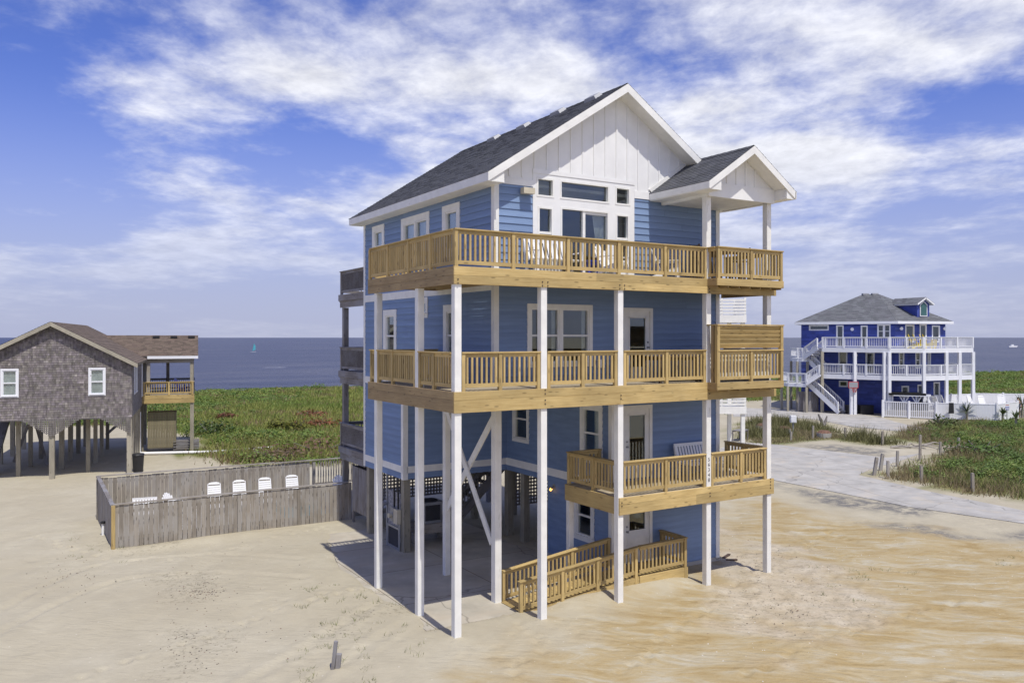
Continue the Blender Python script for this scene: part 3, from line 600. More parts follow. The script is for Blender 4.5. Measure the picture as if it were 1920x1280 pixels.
def rail(house, p0, p1, zc0, zc1, posts, mt=pine, pmt=None, hgt=0.93, gap=0.135, post_ext=0.0, singles=True, post_w=0.095, post_base=None, cap=True, name='railing'):
    """zc: top of the cap at either end; posts: distances from p0"""
    p0, p1 = Vector((p0[0], p0[1], 0)), Vector((p1[0], p1[1], 0)); d = p1 - p0; L = d.length; d.normalize(); pmt = pmt or mt
    zt = lambda s: zc0 + (zc1 - zc0) * s / L
    Q = lambda s, dz: Vector((p0.x + d.x * s, p0.y + d.y * s, zt(s) + dz))
    g_ = Geo()
    r = add(name, boxmesh(L, 0.14, 0.036, mt, 0.006), house, frame(Q(0, -0.018), Q(L, -0.018))[0])
    stops = sorted(set([0.0, L] + list(posts)))
    for s0, s1 in zip(stops[:-1], stops[1:]):
        a = s0 + (post_w / 2 if s0 in posts else 0); b = s1 - (post_w / 2 if s1 in posts else 0)
        if b - a < 0.06: continue
        beam('top_rail', Q(a, -0.082), Q(b, -0.082), 0.038, 0.09, mt, r, ch=0); beam('bottom_rail', Q(a, -hgt + 0.135), Q(b, -hgt + 0.135), 0.038, 0.09, mt, r, ch=0)
        n = max(1, round((b - a) / gap)); jn = Geo()
        for i in range(n):
            s = a + (b - a) * (i + 0.5) / n; zb, ze = Q(s, -hgt + 0.10), Q(s, -0.05)
            off = Vector((-d.y, d.x, 0)) * 0.0
            if singles:
                key = (round(ze.z - zb.z, 3), mt.name); x, LL = frame(zb, ze, d)
                add('baluster', boxmesh(LL, 0.036, 0.052, mt, 0), r, x)
            else: jn.beam(zb, ze, 0.036, 0.036, up=d)
        if jn.f: jn.build('balusters', mt, r, 'stuff')
    for s in posts:
        zb = Q(s, -hgt if post_base is None else 0); zb.z = zb.z if post_base is None else post_base
        beam('rail_post', zb, Q(s, -0.036), post_w, post_w, pmt, r, d)
    return r
def boards(parent, x0, x1, y0, y1, z, mt, along='x', w=0.138, g=0.007, th=0.032, name='deck_board', cut=6.2):
    n = int(((y1 - y0) if along == 'x' else (x1 - x0)) / (w + g)); ww = (((y1 - y0) if along == 'x' else (x1 - x0)) - (n - 1) * g) / n
    for i in range(n):
        if along == 'x':
            a = y0 + i * (ww + g); xm = x0 + (x1 - x0) * (0.35 + 0.3 * ((i * 7) % 5) / 5) if x1 - x0 > cut else None
            for q in ([(x0, xm - 0.002), (xm + 0.002, x1)] if xm else [(x0, x1)]): bx(name, q[0], q[1], a, a + ww, z - th, z, mt, parent, 0)
        else:
            a = x0 + i * (ww + g); bx(name, a, a + ww, y0, y1, z - th, z, mt, parent, 0)

# ------------------------------------------------------------------ the blue beach house on white posts
HX0, HX1, HY0, HY1 = 2.2, 10.45, 1.94, 11.3
EX = 6.16; RY = 7.85                                    # the set-back of the lower storeys
ZT, Z2, Z1 = 8.75, 5.82, 2.86                           # deck tops
house = empty('beach_house', (6.3, 6.5, 0), 'tall blue beach house with white trim on white posts, wrapped by new pine decks', 'house')
front = Plane((0, HY0, 0), (1, 0, 0), (0, -1, 0)); left = Plane((HX0, 0, 0), (0, 1, 0), (-1, 0, 0))
right = Plane((HX1, 0, 0), (0, 1, 0), (1, 0, 0)); back = Plane((0, HY1, 0), (1, 0, 0), (0, 1, 0))
inner = Plane((EX, 0, 0), (0, 1, 0), (-1, 0, 0)); recess = Plane((0, RY, 0), (1, 0, 0), (0, -1, 0))
# --- windows first: each returns the hole it needs
hF = [window(house, front, 3.22, 5.44, 6.27, 8.02, 0.12, ((0, 0.5, 0, 1), (0.5, 1, 0, 1)), curt=(0.16, 0.16)),
      door(house, front, 6.58, 7.70, Z2 + 0.03, 7.97, 6.2, knob=1), door(house, front, 6.56, 7.68, Z1 + 0.05, 5.08, 3.4, knob=0), door(house, front, 6.56, 7.68, 0.40, 2.54, 1.36, knob=0, panels=True)]
hL = [window(house, left, 9.42, 10.50, 9.55, 11.0, 0.2, hung=True, curt=(0.5, 0.5)), window(house, left, 5.87, 7.98, 9.45, 10.97, 0.2, ((0, 0.5, 0, 1), (0.5, 1, 0, 1)), curt=(0.5, 0.5)),
      window(house, left, 3.87, 4.98, 9.45, 10.98, 0.2, curt=(0.5, 0.5)), window(house, left, 8.38, 9.49, 6.25, 8.03, 0.2), window(house, left, 5.98, 6.86, 7.70, 8.34, 0.15, hung=False, name='window'),
      window(house, left, 3.85, 4.91, 6.25, 8.05, 0.2)]
hI = [window(house, inner, 6.39, 7.45, 3.50, 5.1, 0.13), window(house, inner, 2.35, 3.47, 3.3, 5.1, 0.16, curt=(0.55, 0.0)), window(house, inner, 2.75, 3.80, 0.88, 2.42, 0.16)]
# tall white window group of the top floor
gt = Geo(); TG = (3.40, 6.98)
cells = [(3.52, 4.10, 10.97, 11.50), (4.30, 6.04, 10.97, 11.50), (6.26, 6.82, 10.97, 11.50), (3.56, 4.06, 9.30, 10.70), (4.32, 6.02, ZT, 10.74), (6.28, 6.78, 9.30, 10.70)]
for p, q, za, zb in bands(TG[0], TG[1], ZT, 11.66, cells): front.gbox(gt, p, q, za, zb, -0.03, 0.036)
wg = gt.build('window_group', wgable, house)
for i, (p, q, za, zb) in enumerate(cells):
    s = Geo(); fw = 0.05
    for b4 in ((p, q, zb - fw, zb), (p, q, za, za + fw), (p, p + fw, za + fw, zb - fw), (q - fw, q, za + fw, zb - fw)): front.gbox(s, *b4, -0.08, 0.048)
    if i in (3, 5): front.gbox(s, p + fw, q - fw, 9.95, 10.02, -0.08, 0.02)
    if i == 4: front.gbox(s, 5.10, 5.19, za + fw, zb - fw, -0.08, 0.02); front.gbox(s, 5.19, q - fw, zb - 0.13, zb - fw, -0.08, 0.0)
    s.build('sash', white, wg)
    pr = [(p + fw, q - fw, za + fw, zb - fw)]
    if i in (3, 5): pr = [(p + fw, q - fw, za + fw, 9.95), (p + fw, q - fw, 10.02, zb - fw)]
    if i == 4: pr = [(p + fw, 5.10, za + fw, zb - fw), (5.19, q - fw, za + fw, zb - 0.13)]
    for a in pr: front.box('pane', *a, -0.05, -0.044, glass, wg)
cg = Geo()
for i in range(16):
    x0, x1 = 5.55 + i * 0.028, 5.55 + (i + 1) * 0.028; d0, d1 = 0.16 + 0.02 * (i % 2), 0.16 + 0.02 * ((i + 1) % 2)
    t0, t1 = 5.62 + i * 0.022, 5.62 + (i + 1) * 0.022
    cg.poly([front.P(t0 + 0.12, 9.6, -d0), front.P(t1 + 0.10, 9.6, -d1), front.P(x1, 10.68, -d1), front.P(x0, 10.68, -d0)])
    cg.poly([front.P(x0 + 0.16, 8.8, -d0), front.P(x1 + 0.13, 8.8, -d1), front.P(t1 + 0.10, 9.6, -d1), front.P(t0 + 0.12, 9.6, -d0)])
cg.build('curtain', curtain, wg)
# --- clapboard walls
hG = (TG[0] + 0.02, TG[1] - 0.02, ZT - 0.02, 11.7)
def wallcut(cells_): return cells_
lap_wall(house, front, HX0 + 0.11, TG[0], 8.6, 11.24, [])
lap_wall(house, front, TG[1], HX1 - 0.1, 8.6, 11.24, [])
gb = Geo()
for p, q, za, zb in bands(TG[0], TG[1], 8.6, 11.66, cells): front.gbox(gb, p, q, za, zb, -0.14, -0.031)
gb.build('wall', interior, house)
lap_wall(house, front, HX0 + 0.11, HX1 - 0.1, 5.45, 8.6, hF)
lap_wall(house, front, EX + 0.1, HX1 - 0.1, 0.12, 5.45, hF, zbase=5.45 - 0.196 * 40)
lap_wall(house, left, HY0 + 0.1, HY1 - 0.1, 8.6, 11.2, hL, zbase=8.6)
lap_wall(house, left, HY0 + 0.1, HY1 - 0.1, 5.7, 8.36, hL)
lap_wall(house, left, RY + 0.12, HY1 - 0.1, 2.87, 5.46, [])
lap_wall(house, left, RY + 0.12, HY1 - 0.1, 2.44, 2.65, [])
lap_wall(house, recess, HX0 + 0.12, EX, 2.86, 5.46, [], single=False); lap_wall(house, recess, HX0 + 0.12, EX, 2.44, 2.64, [], single=False)
lap_wall(house, inner, HY0 + 0.1, RY, 2.87, 5.46, hI, single=False, zbase=2.87 - 0.196 * 20); lap_wall(house, inner, HY0 + 0.1, RY, 2.44, 2.62, hI, single=False)
lap_wall(house, inner, HY0 + 0.1, 5.26, 0.10, 2.44, hI, single=False)
lap_wall(house, right, HY0 + 0.1, HY1, 2.44, 11.2, [], single=False); lap_wall(house, right, HY0 + 0.1, 5.26, 0.1, 2.44, [], single=False)
lap_wall(house, back, HX0, HX1, 2.44, 11.2, [], single=False)
bk = Plane((0, 5.26, 0), (1, 0, 0), (0, 1, 0)); lap_wall(house, bk, EX, HX1, 0.1, 2.5, [], single=False)
bx('foundation_curb', EX - 0.02, HX1 + 0.03, HY0 - 0.03, 5.3, -0.2, 0.12, concrete, house, 0)
# --- white bands and corner boards
for pl, a0, a1, z0, z1 in ((left, HY0 + 0.1, HY1 - 0.1, 8.36, 8.60), (left, HY0 + 0.1, HY1 - 0.1, 5.46, 5.70), (left, RY, HY1 - 0.1, 2.65, 2.87), (recess, HX0 + 0.12, EX, 2.64, 2.86), (inner, HY0 + 0.1, RY, 2.62, 2.87), (recess, HX0 + 0.1, EX, 5.3, 5.46)):
    pl.box('band_board', a0, a1, z0, z1, -0.02, 0.034, white, house)
def corner(x, y, sx, sy, z0, z1, w=0.12):
    g_ = Geo(); t = 0.034
    g_.box(min(x, x + sx * w), max(x, x + sx * w), min(y - sy * t, y + sy * 0.05), max(y - sy * t, y + sy * 0.05), z0, z1)
    g_.box(min(x - sx * t, x + sx * 0.0), max(x - sx * t, x + sx * 0.0), min(y - sy * t, y + sy * w), max(y - sy * t, y + sy * w), z0, z1)
    g_.build('corner_board', white, house)
corner(HX0, HY0, 1, 1, 5.45, 11.2); corner(HX1, HY0, -1, 1, 0.1, 11.2); corner(HX0, HY1, 1, -1, 2.44, 11.2); corner(HX0, RY, 1, 1, 2.42, 5.45, 0.14); corner(EX, HY0, 1, 1, 0.1, 5.45)
corner(HX1, HY1, -1, -1, 2.44, 11.2)
# --- floors inside, soffit over the carport
for z in (8.45, 5.52, 2.62): bx('floor_slab', (HX0 if z > 5 else EX) + 0.15, HX1 - 0.15, HY0 + 0.15, HY1 - 0.15, z, z + 0.2, interior, house, 0)
bx('floor_slab', HX0 + 0.15, EX + 0.2, RY + 0.15, HY1 - 0.15, 2.50, 2.62, gwood2, house, 0)
bx('ceiling', HX0 + 0.15, HX1 - 0.15, HY0 + 0.15, HY1 - 0.15, 11.26, 11.34, interior, house, 0)
bx('partition', HX0 + 0.2, HX1 - 0.2, 6.4, 6.5, 5.75, 11.2, interior, house, 0)
bx('soffit', HX0 + 0.02, EX - 0.02, HY0 + 0.02, RY - 0.02, 5.40, 5.46, whitew, house, 0)
for yy in (HY0 + 0.02, RY - 0.1): bx('girder', HX0 + 0.1, EX - 0.03, yy, yy + 0.08, 5.17, 5.40, pine_shaded, house)
# --- gable of white boards and battens
AX, AZ, EZ, EXL, EXR, FY, BY = 6.32, 14.37, 11.38, 1.72, 10.92, 1.42, 11.55
SL = (AZ - EZ) / (AX - EXL); TR = 0.20
under = lambda x: AZ - TR - SL * abs(x - AX)
gp = Geo(); base = 11.24
gp.extr([front.P(HX0, base, -0.1), front.P(TG[0], base, -0.1), front.P(TG[0], 11.66, -0.1), front.P(TG[1], 11.66, -0.1), front.P(TG[1], base, -0.1), front.P(HX1, base, -0.1), front.P(HX1, under(HX1), -0.1), front.P(AX, under(AX), -0.1), front.P(HX0, under(HX0), -0.1)], (0, -0.12, 0))
gab = gp.build('gable_panel', wgable, house)
front.box('band_board', HX0 + 0.12, TG[0], 11.22, 11.40, 0.0, 0.045, wgable, gab); front.box('band_board', TG[0] - 0.01, TG[1] + 0.01, 11.60, 11.72, 0.037, 0.052, wgable, gab); front.box('band_board', TG[1], HX1, 11.22, 11.44, 0.0, 0.045, wgable, gab)
x = AX - 0.408 * 9
while x < HX1 - 0.1:
    zt = under(x) - 0.01; zb = 11.72 if TG[0] < x < TG[1] else 11.44
    if zt - zb > 0.06: front.box('batten', x - 0.03, x + 0.03, zb, zt, 0.018, 0.042, wgable, gab)
    x += 0.408
gb2 = Geo(); gb2.extr([(HX0, HY1 - 0.02, 11.2), (HX1, HY1 - 0.02, 11.2), (HX1, HY1 - 0.02, under(HX1)), (AX, HY1 - 0.02, under(AX)), (HX0, HY1 - 0.02, under(HX0))], (0, 0.04, 0)); gb2.build('gable_panel', wgable, house)
# --- roofs
def slope(house, xe, ze, xr, zr, y0, y1, th, mt_sh, tab=0.31, course=0.142, seed=1, tone=(0.82, 1.28)):
    rg = random.Random(seed); g_ = Geo()
    g_.extr([(xe, y0, ze), (xr, y0, zr), (xr, y0, zr - th), (xe, y0, ze - th)], (0, y1 - y0, 0)); rf = g_.build('roof', white, house)
    d = Vector((xr - xe, 0, zr - ze)); L = d.length; d.normalize(); n = d.cross(Y3) if d.cross(Y3).z > 0 else Y3.cross(d)
    s = Geo(); i = 0; a = -0.03
    while a < L:
        b = y0 - 0.03 + (0 if i % 2 == 0 else -tab / 2) ; wd_ = min(course + 0.03, L - a + 0.02)
        while b < y1 + 0.03:
            t = tab * rg.uniform(0.6, 1.25); q0, q1 = max(b, y0 - 0.03), min(b + t - 0.006, y1 + 0.03)
            if q1 > q0 + 0.01:
                c = rg.uniform(*tone); lift = 0.016 + rg.choice((0, 0, 0.005)); o0 = Vector((xe, 0, ze)) + d * a; o1 = o0 + d * wd_
                P = [o0 + Y3 * q0 + n * 0.003, o0 + Y3 * q1 + n * 0.003, o1 + Y3 * q1 + n * 0.003, o1 + Y3 * q0 + n * 0.003]; T = [P[0] + n * lift, P[1] + n * lift, P[2] + n * 0.004, P[3] + n * 0.004]
                cc = (c, c, c * rg.uniform(0.98, 1.06)); s.poly(T, cc); s.poly([P[0], P[1], T[1], T[0]], cc); s.poly([P[1], P[2], T[2], T[1]], cc); s.poly([P[3], P[0], T[0], T[3]], cc)
            b += t
        a += course; i += 1
    s.build('shingles', mt_sh, rf, 'stuff'); return rf
rl = slope(house, EXL, EZ, AX, AZ, FY, BY, TR, roofm, seed=1); rr = slope(house, EXR, EZ, AX, AZ, FY, BY, TR, roofm, seed=2)
rc = Geo()
for k in range(34):
    y0 = FY + k * (BY - FY) / 34
    for sg in (-1, 1): rc.poly([(AX, y0, AZ + 0.035), (AX, y0 + 0.30, AZ + 0.028), (AX + sg * 0.15, y0 + 0.30, AZ + 0.028 - 0.15 * SL), (AX + sg * 0.15, y0, AZ + 0.035 - 0.15 * SL)], (random.uniform(0.7, 1.2),) * 3)
rc.build('ridge_cap', roofm, rl, 'stuff')
for sg, xe, rf in ((-1, EXL, rl), (1, EXR, rr)):
    g_ = Geo(); g_.extr([(xe, FY - 0.03, EZ + 0.005), (AX, FY - 0.03, AZ + 0.005), (AX, FY - 0.03, AZ - 0.235), (xe, FY - 0.03, EZ - 0.235)], (0, 0.03, 0)); g_.build('rake_board', white, rf)
    bx('eave_fascia', min(xe - 0.025, xe), max(xe + (0.025 if sg > 0 else 0), xe), FY - 0.03, BY, EZ - 0.235, EZ, white, rf, 0)
    bx('soffit', min(xe, HX0 if sg < 0 else HX1), max(xe, HX0 if sg < 0 else HX1), FY, BY, EZ - 0.24, EZ - 0.205, white, rf, 0)
    g_ = Geo(); xw = HX0 if sg < 0 else HX1; g_.extr([(xe, FY + 0.01, EZ - 0.235), (xw, FY + 0.01, EZ - 0.235), (xw, FY + 0.01, under(xw)), (xe, FY + 0.01, EZ - 0.2)], (0, 0.10, 0)); g_.build('eave_return', white, rf)
for yv in (2.7, 4.55, 6.6, 8.6):     # four box vents below the ridge
    s = 0.30; p = Vector((AX - s * math.cos(math.atan(SL)), yv, AZ - s * math.sin(math.atan(SL)))); nn = Vector((-math.sin(math.atan(SL)), 0, math.cos(math.atan(SL))))
    d_ = Vector((math.cos(math.atan(SL)), 0, math.sin(math.atan(SL)))); g_ = Geo()
    b4 = [p - d_ * 0.16 - Y3 * 0.30, p + d_ * 0.16 - Y3 * 0.30, p + d_ * 0.16 + Y3 * 0.30, p - d_ * 0.16 + Y3 * 0.30]; t4 = [q + nn * 0.11 + (p - q) * 0.22 for q in b4]
    g_.poly(t4)
    for i in range(4): g_.poly([b4[i], b4[(i + 1) % 4], t4[(i + 1) % 4], t4[i]])
    g_.build('roof_vent', ventm, rl)
# gazebo roof
GX, GZ, GE, GL, GR, GY = 9.32, 12.56, 11.40, 7.57, 11.07, -0.57
GS = (GZ - GE) / (GX - GL)
ga = slope(house, GL, GE, GX, GZ, GY, HY0 - 0.02, 0.17, roofm, seed=3); gb_ = slope(house, GR, GE, GX, GZ, GY, HY0 - 0.02, 0.17, roofm, seed=4)
rc = Geo()
for k in range(9):
    y0 = GY + k * 0.275
    for sg in (-1, 1): rc.poly([(GX, y0, GZ + 0.035), (GX, y0 + 0.3, GZ + 0.028), (GX + sg * 0.15, y0 + 0.3, GZ + 0.028 - 0.15 * GS), (GX + sg * 0.15, y0, GZ + 0.035 - 0.15 * GS)], (random.uniform(0.7, 1.2),) * 3)
rc.build('ridge_cap', roofm, ga, 'stuff')
for sg, xe, rf in ((-1, GL, ga), (1, GR, gb_)):
    g_ = Geo(); g_.extr([(xe, GY - 0.03, GE + 0.005), (GX, GY - 0.03, GZ + 0.005), (GX, GY - 0.03, GZ - 0.22), (xe, GY - 0.03, GE - 0.22)], (0, 0.03, 0)); g_.build('rake_board', white, rf)
    bx('eave_fascia', min(xe - 0.025, xe), max(xe + (0.025 if sg > 0 else 0), xe), GY - 0.03, HY0 - 0.03, GE - 0.20, GE, white, rf, 0)
    xb = 8.03 if sg < 0 else 10.70
    g_ = Geo(); g_.extr([(xe, GY + 0.0, GE - 0.22), (xb, GY + 0.0, GE - 0.22), (xb, GY + 0.0, GE - 0.18 + abs(xb - xe) * GS), (xe, GY, GE - 0.17)], (0, 0.5, 0)); g_.build('eave_return', white, rf)
    bx('roof_beam', xb if sg < 0 else xb - 0.12, xb + 0.12 if sg < 0 else xb, 0.0, HY0 - 0.04, 11.09, 11.30, white, rf, 0)
    bx('soffit', min(xe, xb), max(xe, xb), GY + 0.5, HY0 - 0.05, GE - 0.225, GE - 0.19, white, rf, 0)
g_ = Geo(); gu = lambda x_: GZ - 0.18 - GS * abs(x_ - GX)
g_.extr([(8.03, -0.08, 11.09), (10.70, -0.08, 11.09), (10.70, -0.08, gu(10.70)), (GX, -0.08, gu(GX)), (8.03, -0.08, gu(8.03))], (0, 0.06, 0)); gg = g_.build('gable_panel', wgable, house)
gpl = Plane((0, -0.08, 0), (1, 0, 0), (0, -1, 0)); gpl.box('band_board', 8.03, 10.70, 11.09, 11.50, 0, 0.03, wgable, gg)
for xx in (8.75, 9.13, 9.51, 9.89):
    if gu(xx) - 11.5 > 0.06: gpl.box('batten', xx - 0.03, xx + 0.03, 11.5, gu(xx), 0, 0.024, wgable, gg)
bx('porch_ceiling', 8.15, 10.58, 0.05, HY0 - 0.04, 11.12, 11.15, whitew, house, 0)
# step flashing board where the gazebo roof meets the gable
g_ = Geo(); g_.extr([(GL + 0.05, HY0 - 0.075, GE + 0.05), (GX - 0.02, HY0 - 0.075, GZ + 0.03), (GX - 0.02, HY0 - 0.075, GZ + 0.14), (GL - 0.05, HY0 - 0.075, GE + 0.12)], (0, 0.03, 0)); g_.build('flashing_board', white, house)
# --- posts
PW = 0.18
for x in (0.09, 2.50, 4.93): 
    bx('post', x - PW / 2, x + PW / 2, 0.0, PW, -0.6, 8.34, white, house)
p8 = bx('post', 8.12 - PW / 2, 8.12 + PW / 2, 0.0, PW, -0.6, 11.10, whitew, house); bx('post', 10.60 - PW / 2, 10.60 + PW / 2, 0.0, PW, -0.6, 11.10, whitew, house)
for y in (2.12, 4.86): bx('post', 0.0, PW, y - PW / 2, y + PW / 2, -0.6, 8.34, white, house)
bx('post', 2.20, 2.40, 1.90, 2.12, -0.5, 5.45, whitew, house); bx('post', 2.22, 2.40, 4.88, 5.06, -0.5, 5.42, whitew, house)
bx('post', 4.90, 5.06, 2.30, 2.46, -0.4, 2.42, whitew, house)
for x, y in ((2.36, 8.05), (4.3, 8.05), (6.42, 8.15), (6.40, 7.05), (2.36, 11.1), (4.3, 11.1), (6.7, 11.2), (8.4, 8.1), (10.3, 8.1), (8.4, 11.1), (10.3, 11.1)):
    bx('pile', x - 0.12, x + 0.12, y - 0.12, y + 0.12, -0.5, 2.46, pilew, house)
beam('brace', (2.31, 2.10, 5.02), (2.31, 5.02, 1.90), 0.045, 0.19, whitew, house); beam('brace', (2.245, 5.00, 5.15), (2.245, 2.16, 1.55), 0.045, 0.19, whitew, house)
# house number, one numeral above another on the gazebo post
def numeral(ch, x, y, z, h, mt, parent, name='numeral'):
    cu = bpy.data.curves.new('numeral', 'FONT'); cu.body = ch; cu.size = h; cu.extrude = 0.002; cu.align_x = 'CENTER'
    t = bpy.data.objects.new('tmp', cu); COL.objects.link(t); dg = bpy.context.evaluated_depsgraph_get(); me = bpy.data.meshes.new_from_object(t.evaluated_get(dg)); bpy.data.objects.remove(t)
    me.materials.clear(); me.materials.append(mt)
    return add(name, me, parent, Matrix.Translation((x, y, z)) @ Matrix.Rotation(R(90), 4, 'X'))
for i, c in enumerate('56348'): numeral(c, 8.12, -0.004, 3.58 - i * 0.145, 0.15, printm, p8)
# --- decks
def deck(rects, z, fx, lower, upper_h, gaz=None, joist=True, mtb=pinedeck):
    d = bpy.data.objects.new('deck', None); reg(d, house, Matrix.Translation((4, 1, z)))
    for x0, x1, y0, y1 in rects:
        boards(d, x0, x1, y0, y1, z, mtb, 'x')
        if joist:
            n = int((x1 - x0) / 0.42)
            for i in range(n + 1):
                xx = x0 + 0.03 + (x1 - x0 - 0.06) * i / n; bx('joist', xx - 0.019, xx + 0.019, y0 + 0.02, y1 - 0.01, z - 0.25, z - 0.034, pine_shaded, d, 0)
    return d
dT = deck([(0.0, 8.05, 0.0, 1.90), (8.06, 10.72, -0.38, 1.90), (0.0, 2.14, 1.91, 5.28)], ZT, 0, 0, 0)
d2 = deck([(0.0, 8.05, 0.0, 1.90), (8.06, 10.72, -0.38, 1.90), (0.0, 2.14, 1.91, 5.28)], Z2, 0, 0, 0)
d1 = deck([(4.90, 10.72, 0.0, 1.90), (4.90, 6.10, 1.91, 2.42)], Z1, 0, 0, 0)
def splitx(name, x0, x1, y0, y1, z0, z1, joints, d, mt=pine):
    xs = [x0] + [j for j in joints if x0 < j < x1] + [x1]
    for a, b in zip(xs[:-1], xs[1:]): bx(name, a + 0.001, b - 0.001, y0, y1, z0, z1, mt, d, 0.004)
for d, z, za, zb in ((dT, ZT, 8.545, 8.34), (d2, Z2, 5.625, 5.33)):
    splitx('rim_board', -0.04, 8.03, -0.042, -0.002, za + 0.002, z + 0.004, (4.1,) if d is dT else (5.6,), d)
    splitx('beam_board', -0.04, 8.03, -0.040, -0.001, zb, za, (2.5, 4.95) if d is dT else (4.9,), d)
    splitx('beam_board', 0.02, 8.03, 0.182, 0.222, zb + 0.01, za, (3.2,), d, pine_shaded)
    bx('rim_board', -0.043, -0.003, 0.0, 5.32, za + 0.002, z + 0.004, pine_shaded, d, 0.004); bx('beam_board', -0.041, -0.002, 0.0, 5.32, zb, za, pine_shaded, d, 0.004)
    bx('rim_board', 0.0, 2.16, 5.285, 5.325, za - 0.05, z + 0.004, pine_shaded, d, 0.004)
    # the gazebo bay steps forward on its own joists
    bx('rim_board', 8.02, 10.74, -0.425, -0.385, z - 0.20, z + 0.004, pine, d, 0.004); bx('rim_board', 8.02, 8.058, -0.384, -0.044, z - 0.20, z + 0.004, pine_shaded, d, 0.004); bx('rim_board', 10.722, 10.76, -0.40, 1.9, z - 0.20, z + 0.004, pine_shaded, d, 0.004)
    bx('beam_board', 8.035, 10.86, -0.038, -0.001, zb, z - 0.205, pine, d, 0.004); bx('beam_board', 8.06, 10.80, 0.182, 0.222, zb, z - 0.205, pine_shaded, d, 0.004); bx('beam_board', 10.52, 10.56, 0.23, 1.88, zb, z - 0.25, pine_shaded, d, 0.004)
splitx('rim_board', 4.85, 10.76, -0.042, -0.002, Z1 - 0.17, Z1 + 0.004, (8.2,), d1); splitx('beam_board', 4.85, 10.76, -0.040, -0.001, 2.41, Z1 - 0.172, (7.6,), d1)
bx('rim_board', 4.855, 4.895, 0.0, 2.46, 2.41, Z1 + 0.004, pine, d1, 0.004); bx('rim_board', 4.90, 6.12, 2.425, 2.463, 2.41, Z1 + 0.004, pine_shaded, d1, 0.004); bx('rim_board', 10.722, 10.76, 0.0, 1.9, 2.41, Z1 + 0.004, pine_shaded, d1, 0.004)
bg_ = Geo()
for x, z in ((0.06, 8.36), (2.42, 8.38), (2.58, 8.38), (4.86, 8.38), (5.02, 8.38), (8.1, 8.38), (2.5, 5.45), (4.9, 5.48), (8.1, 5.5), (8.1, 5.72), (8.12, 2.6), (10.6, 2.6), (10.6, 2.78), (4.93, 2.65), (2.5, 5.7)):
    for dz in (0, 0.09): bg_.cyl((x, -0.058, z + dz), (x, -0.035, z + dz), 0.017, n=6)
bg_.build('bolts', steel, house, 'stuff')
# --- railings
ey = 0.05
rail(house, (0.0, ey), (8.08, ey), 9.65, 9.65, [0.05, 1.62, 3.25, 4.89, 6.51, 8.02])
rail(house, (8.06, -0.36), (10.74, -0.36), 9.65, 9.65, [0.06, 1.36, 2.62], pmt=pine); rail(house, (8.10, -0.30), (8.10, -0.0), 9.648, 9.648, [])
rail(house, (10.69, -0.30), (10.69, 1.88), 9.648, 9.648, [1.1])
rail(house, (ey, 0.12), (ey, 5.30), 9.648, 9.648, [1.25, 2.55, 3.93, 5.24]); rail(house, (0.12, 5.25), (2.14, 5.25), 9.646, 9.646, [1.0])
for a, b, ps in ((0.19, 2.40, [0.05, 1.06, 2.16]), (2.60, 4.83, [0.05, 1.11, 2.18]), (5.03, 8.02, [0.05, 1.53, 2.94])): rail(house, (a, ey), (b, ey), 6.75, 6.75, ps)
for a, b, ps in ((0.19, 2.02, [0.99, 1.78]), (2.22, 4.76, [0.05, 1.5, 2.49])): rail(house, (ey, a), (ey, b), 6.75, 6.75, ps)
rail(house, (ey, 4.96), (ey, 5.30), 6.75, 6.75, [0.28]); rail(house, (0.12, 5.25), (2.14, 5.25), 6.748, 6.748, [1.0])
rail(house, (10.69, -0.30), (10.69, 1.88), 6.748, 6.748, [1.1])
for a, b, ps in ((5.03, 8.02, [1.5, 2.94]), (8.22, 10.50, [0.05, 1.22, 2.22])): rail(house, (a, ey), (b, ey), 3.80, 3.80, ps)
rail(house, (4.95, 0.20), (4.95, 2.44), 3.80, 3.80, [1.02, 2.18]); rail(house, (5.02, 2.40), (6.10, 2.40), 3.80, 3.80, [1.02]); rail(house, (10.68, 0.20), (10.68, 1.86), 3.80, 3.80, [0.85, 1.6])
# privacy screen of tilted slats over the second-deck rail
scr = rail(house, (8.06, -0.36), (10.74, -0.36), 6.74, 6.74, [1.36], name='railing')
sc = empty('tmp', (0, 0, 0), '', ''); bpy.data.objects.remove(sc); 
sp_ = bx('screen_frame', 8.03, 10.76, -0.43, -0.29, 7.43, 7.466, pine, house)
for x in (8.09, 10.69): bx('screen_post', x - 0.055, x + 0.055, -0.415, -0.30, Z2 - 0.01, 7.43, pine, sp_)
for y in (-0.05,): bx('screen_post', 8.05, 8.14, y - 0.19, y - 0.09, Z2 - 0.01, 7.43, pine_shaded, sp_)
bx('screen_cap', 8.03, 8.16, -0.285, -0.0, 7.43, 7.464, pine, sp_, 0)
for i in range(5):
    z = 6.80 + 0.124 * i + 0.06
    beam('slat', (8.15, -0.355, z), (10.63, -0.355, z), 0.026, 0.142, pine, sp_, Vector((0, -0.42, 0.9)), 0)
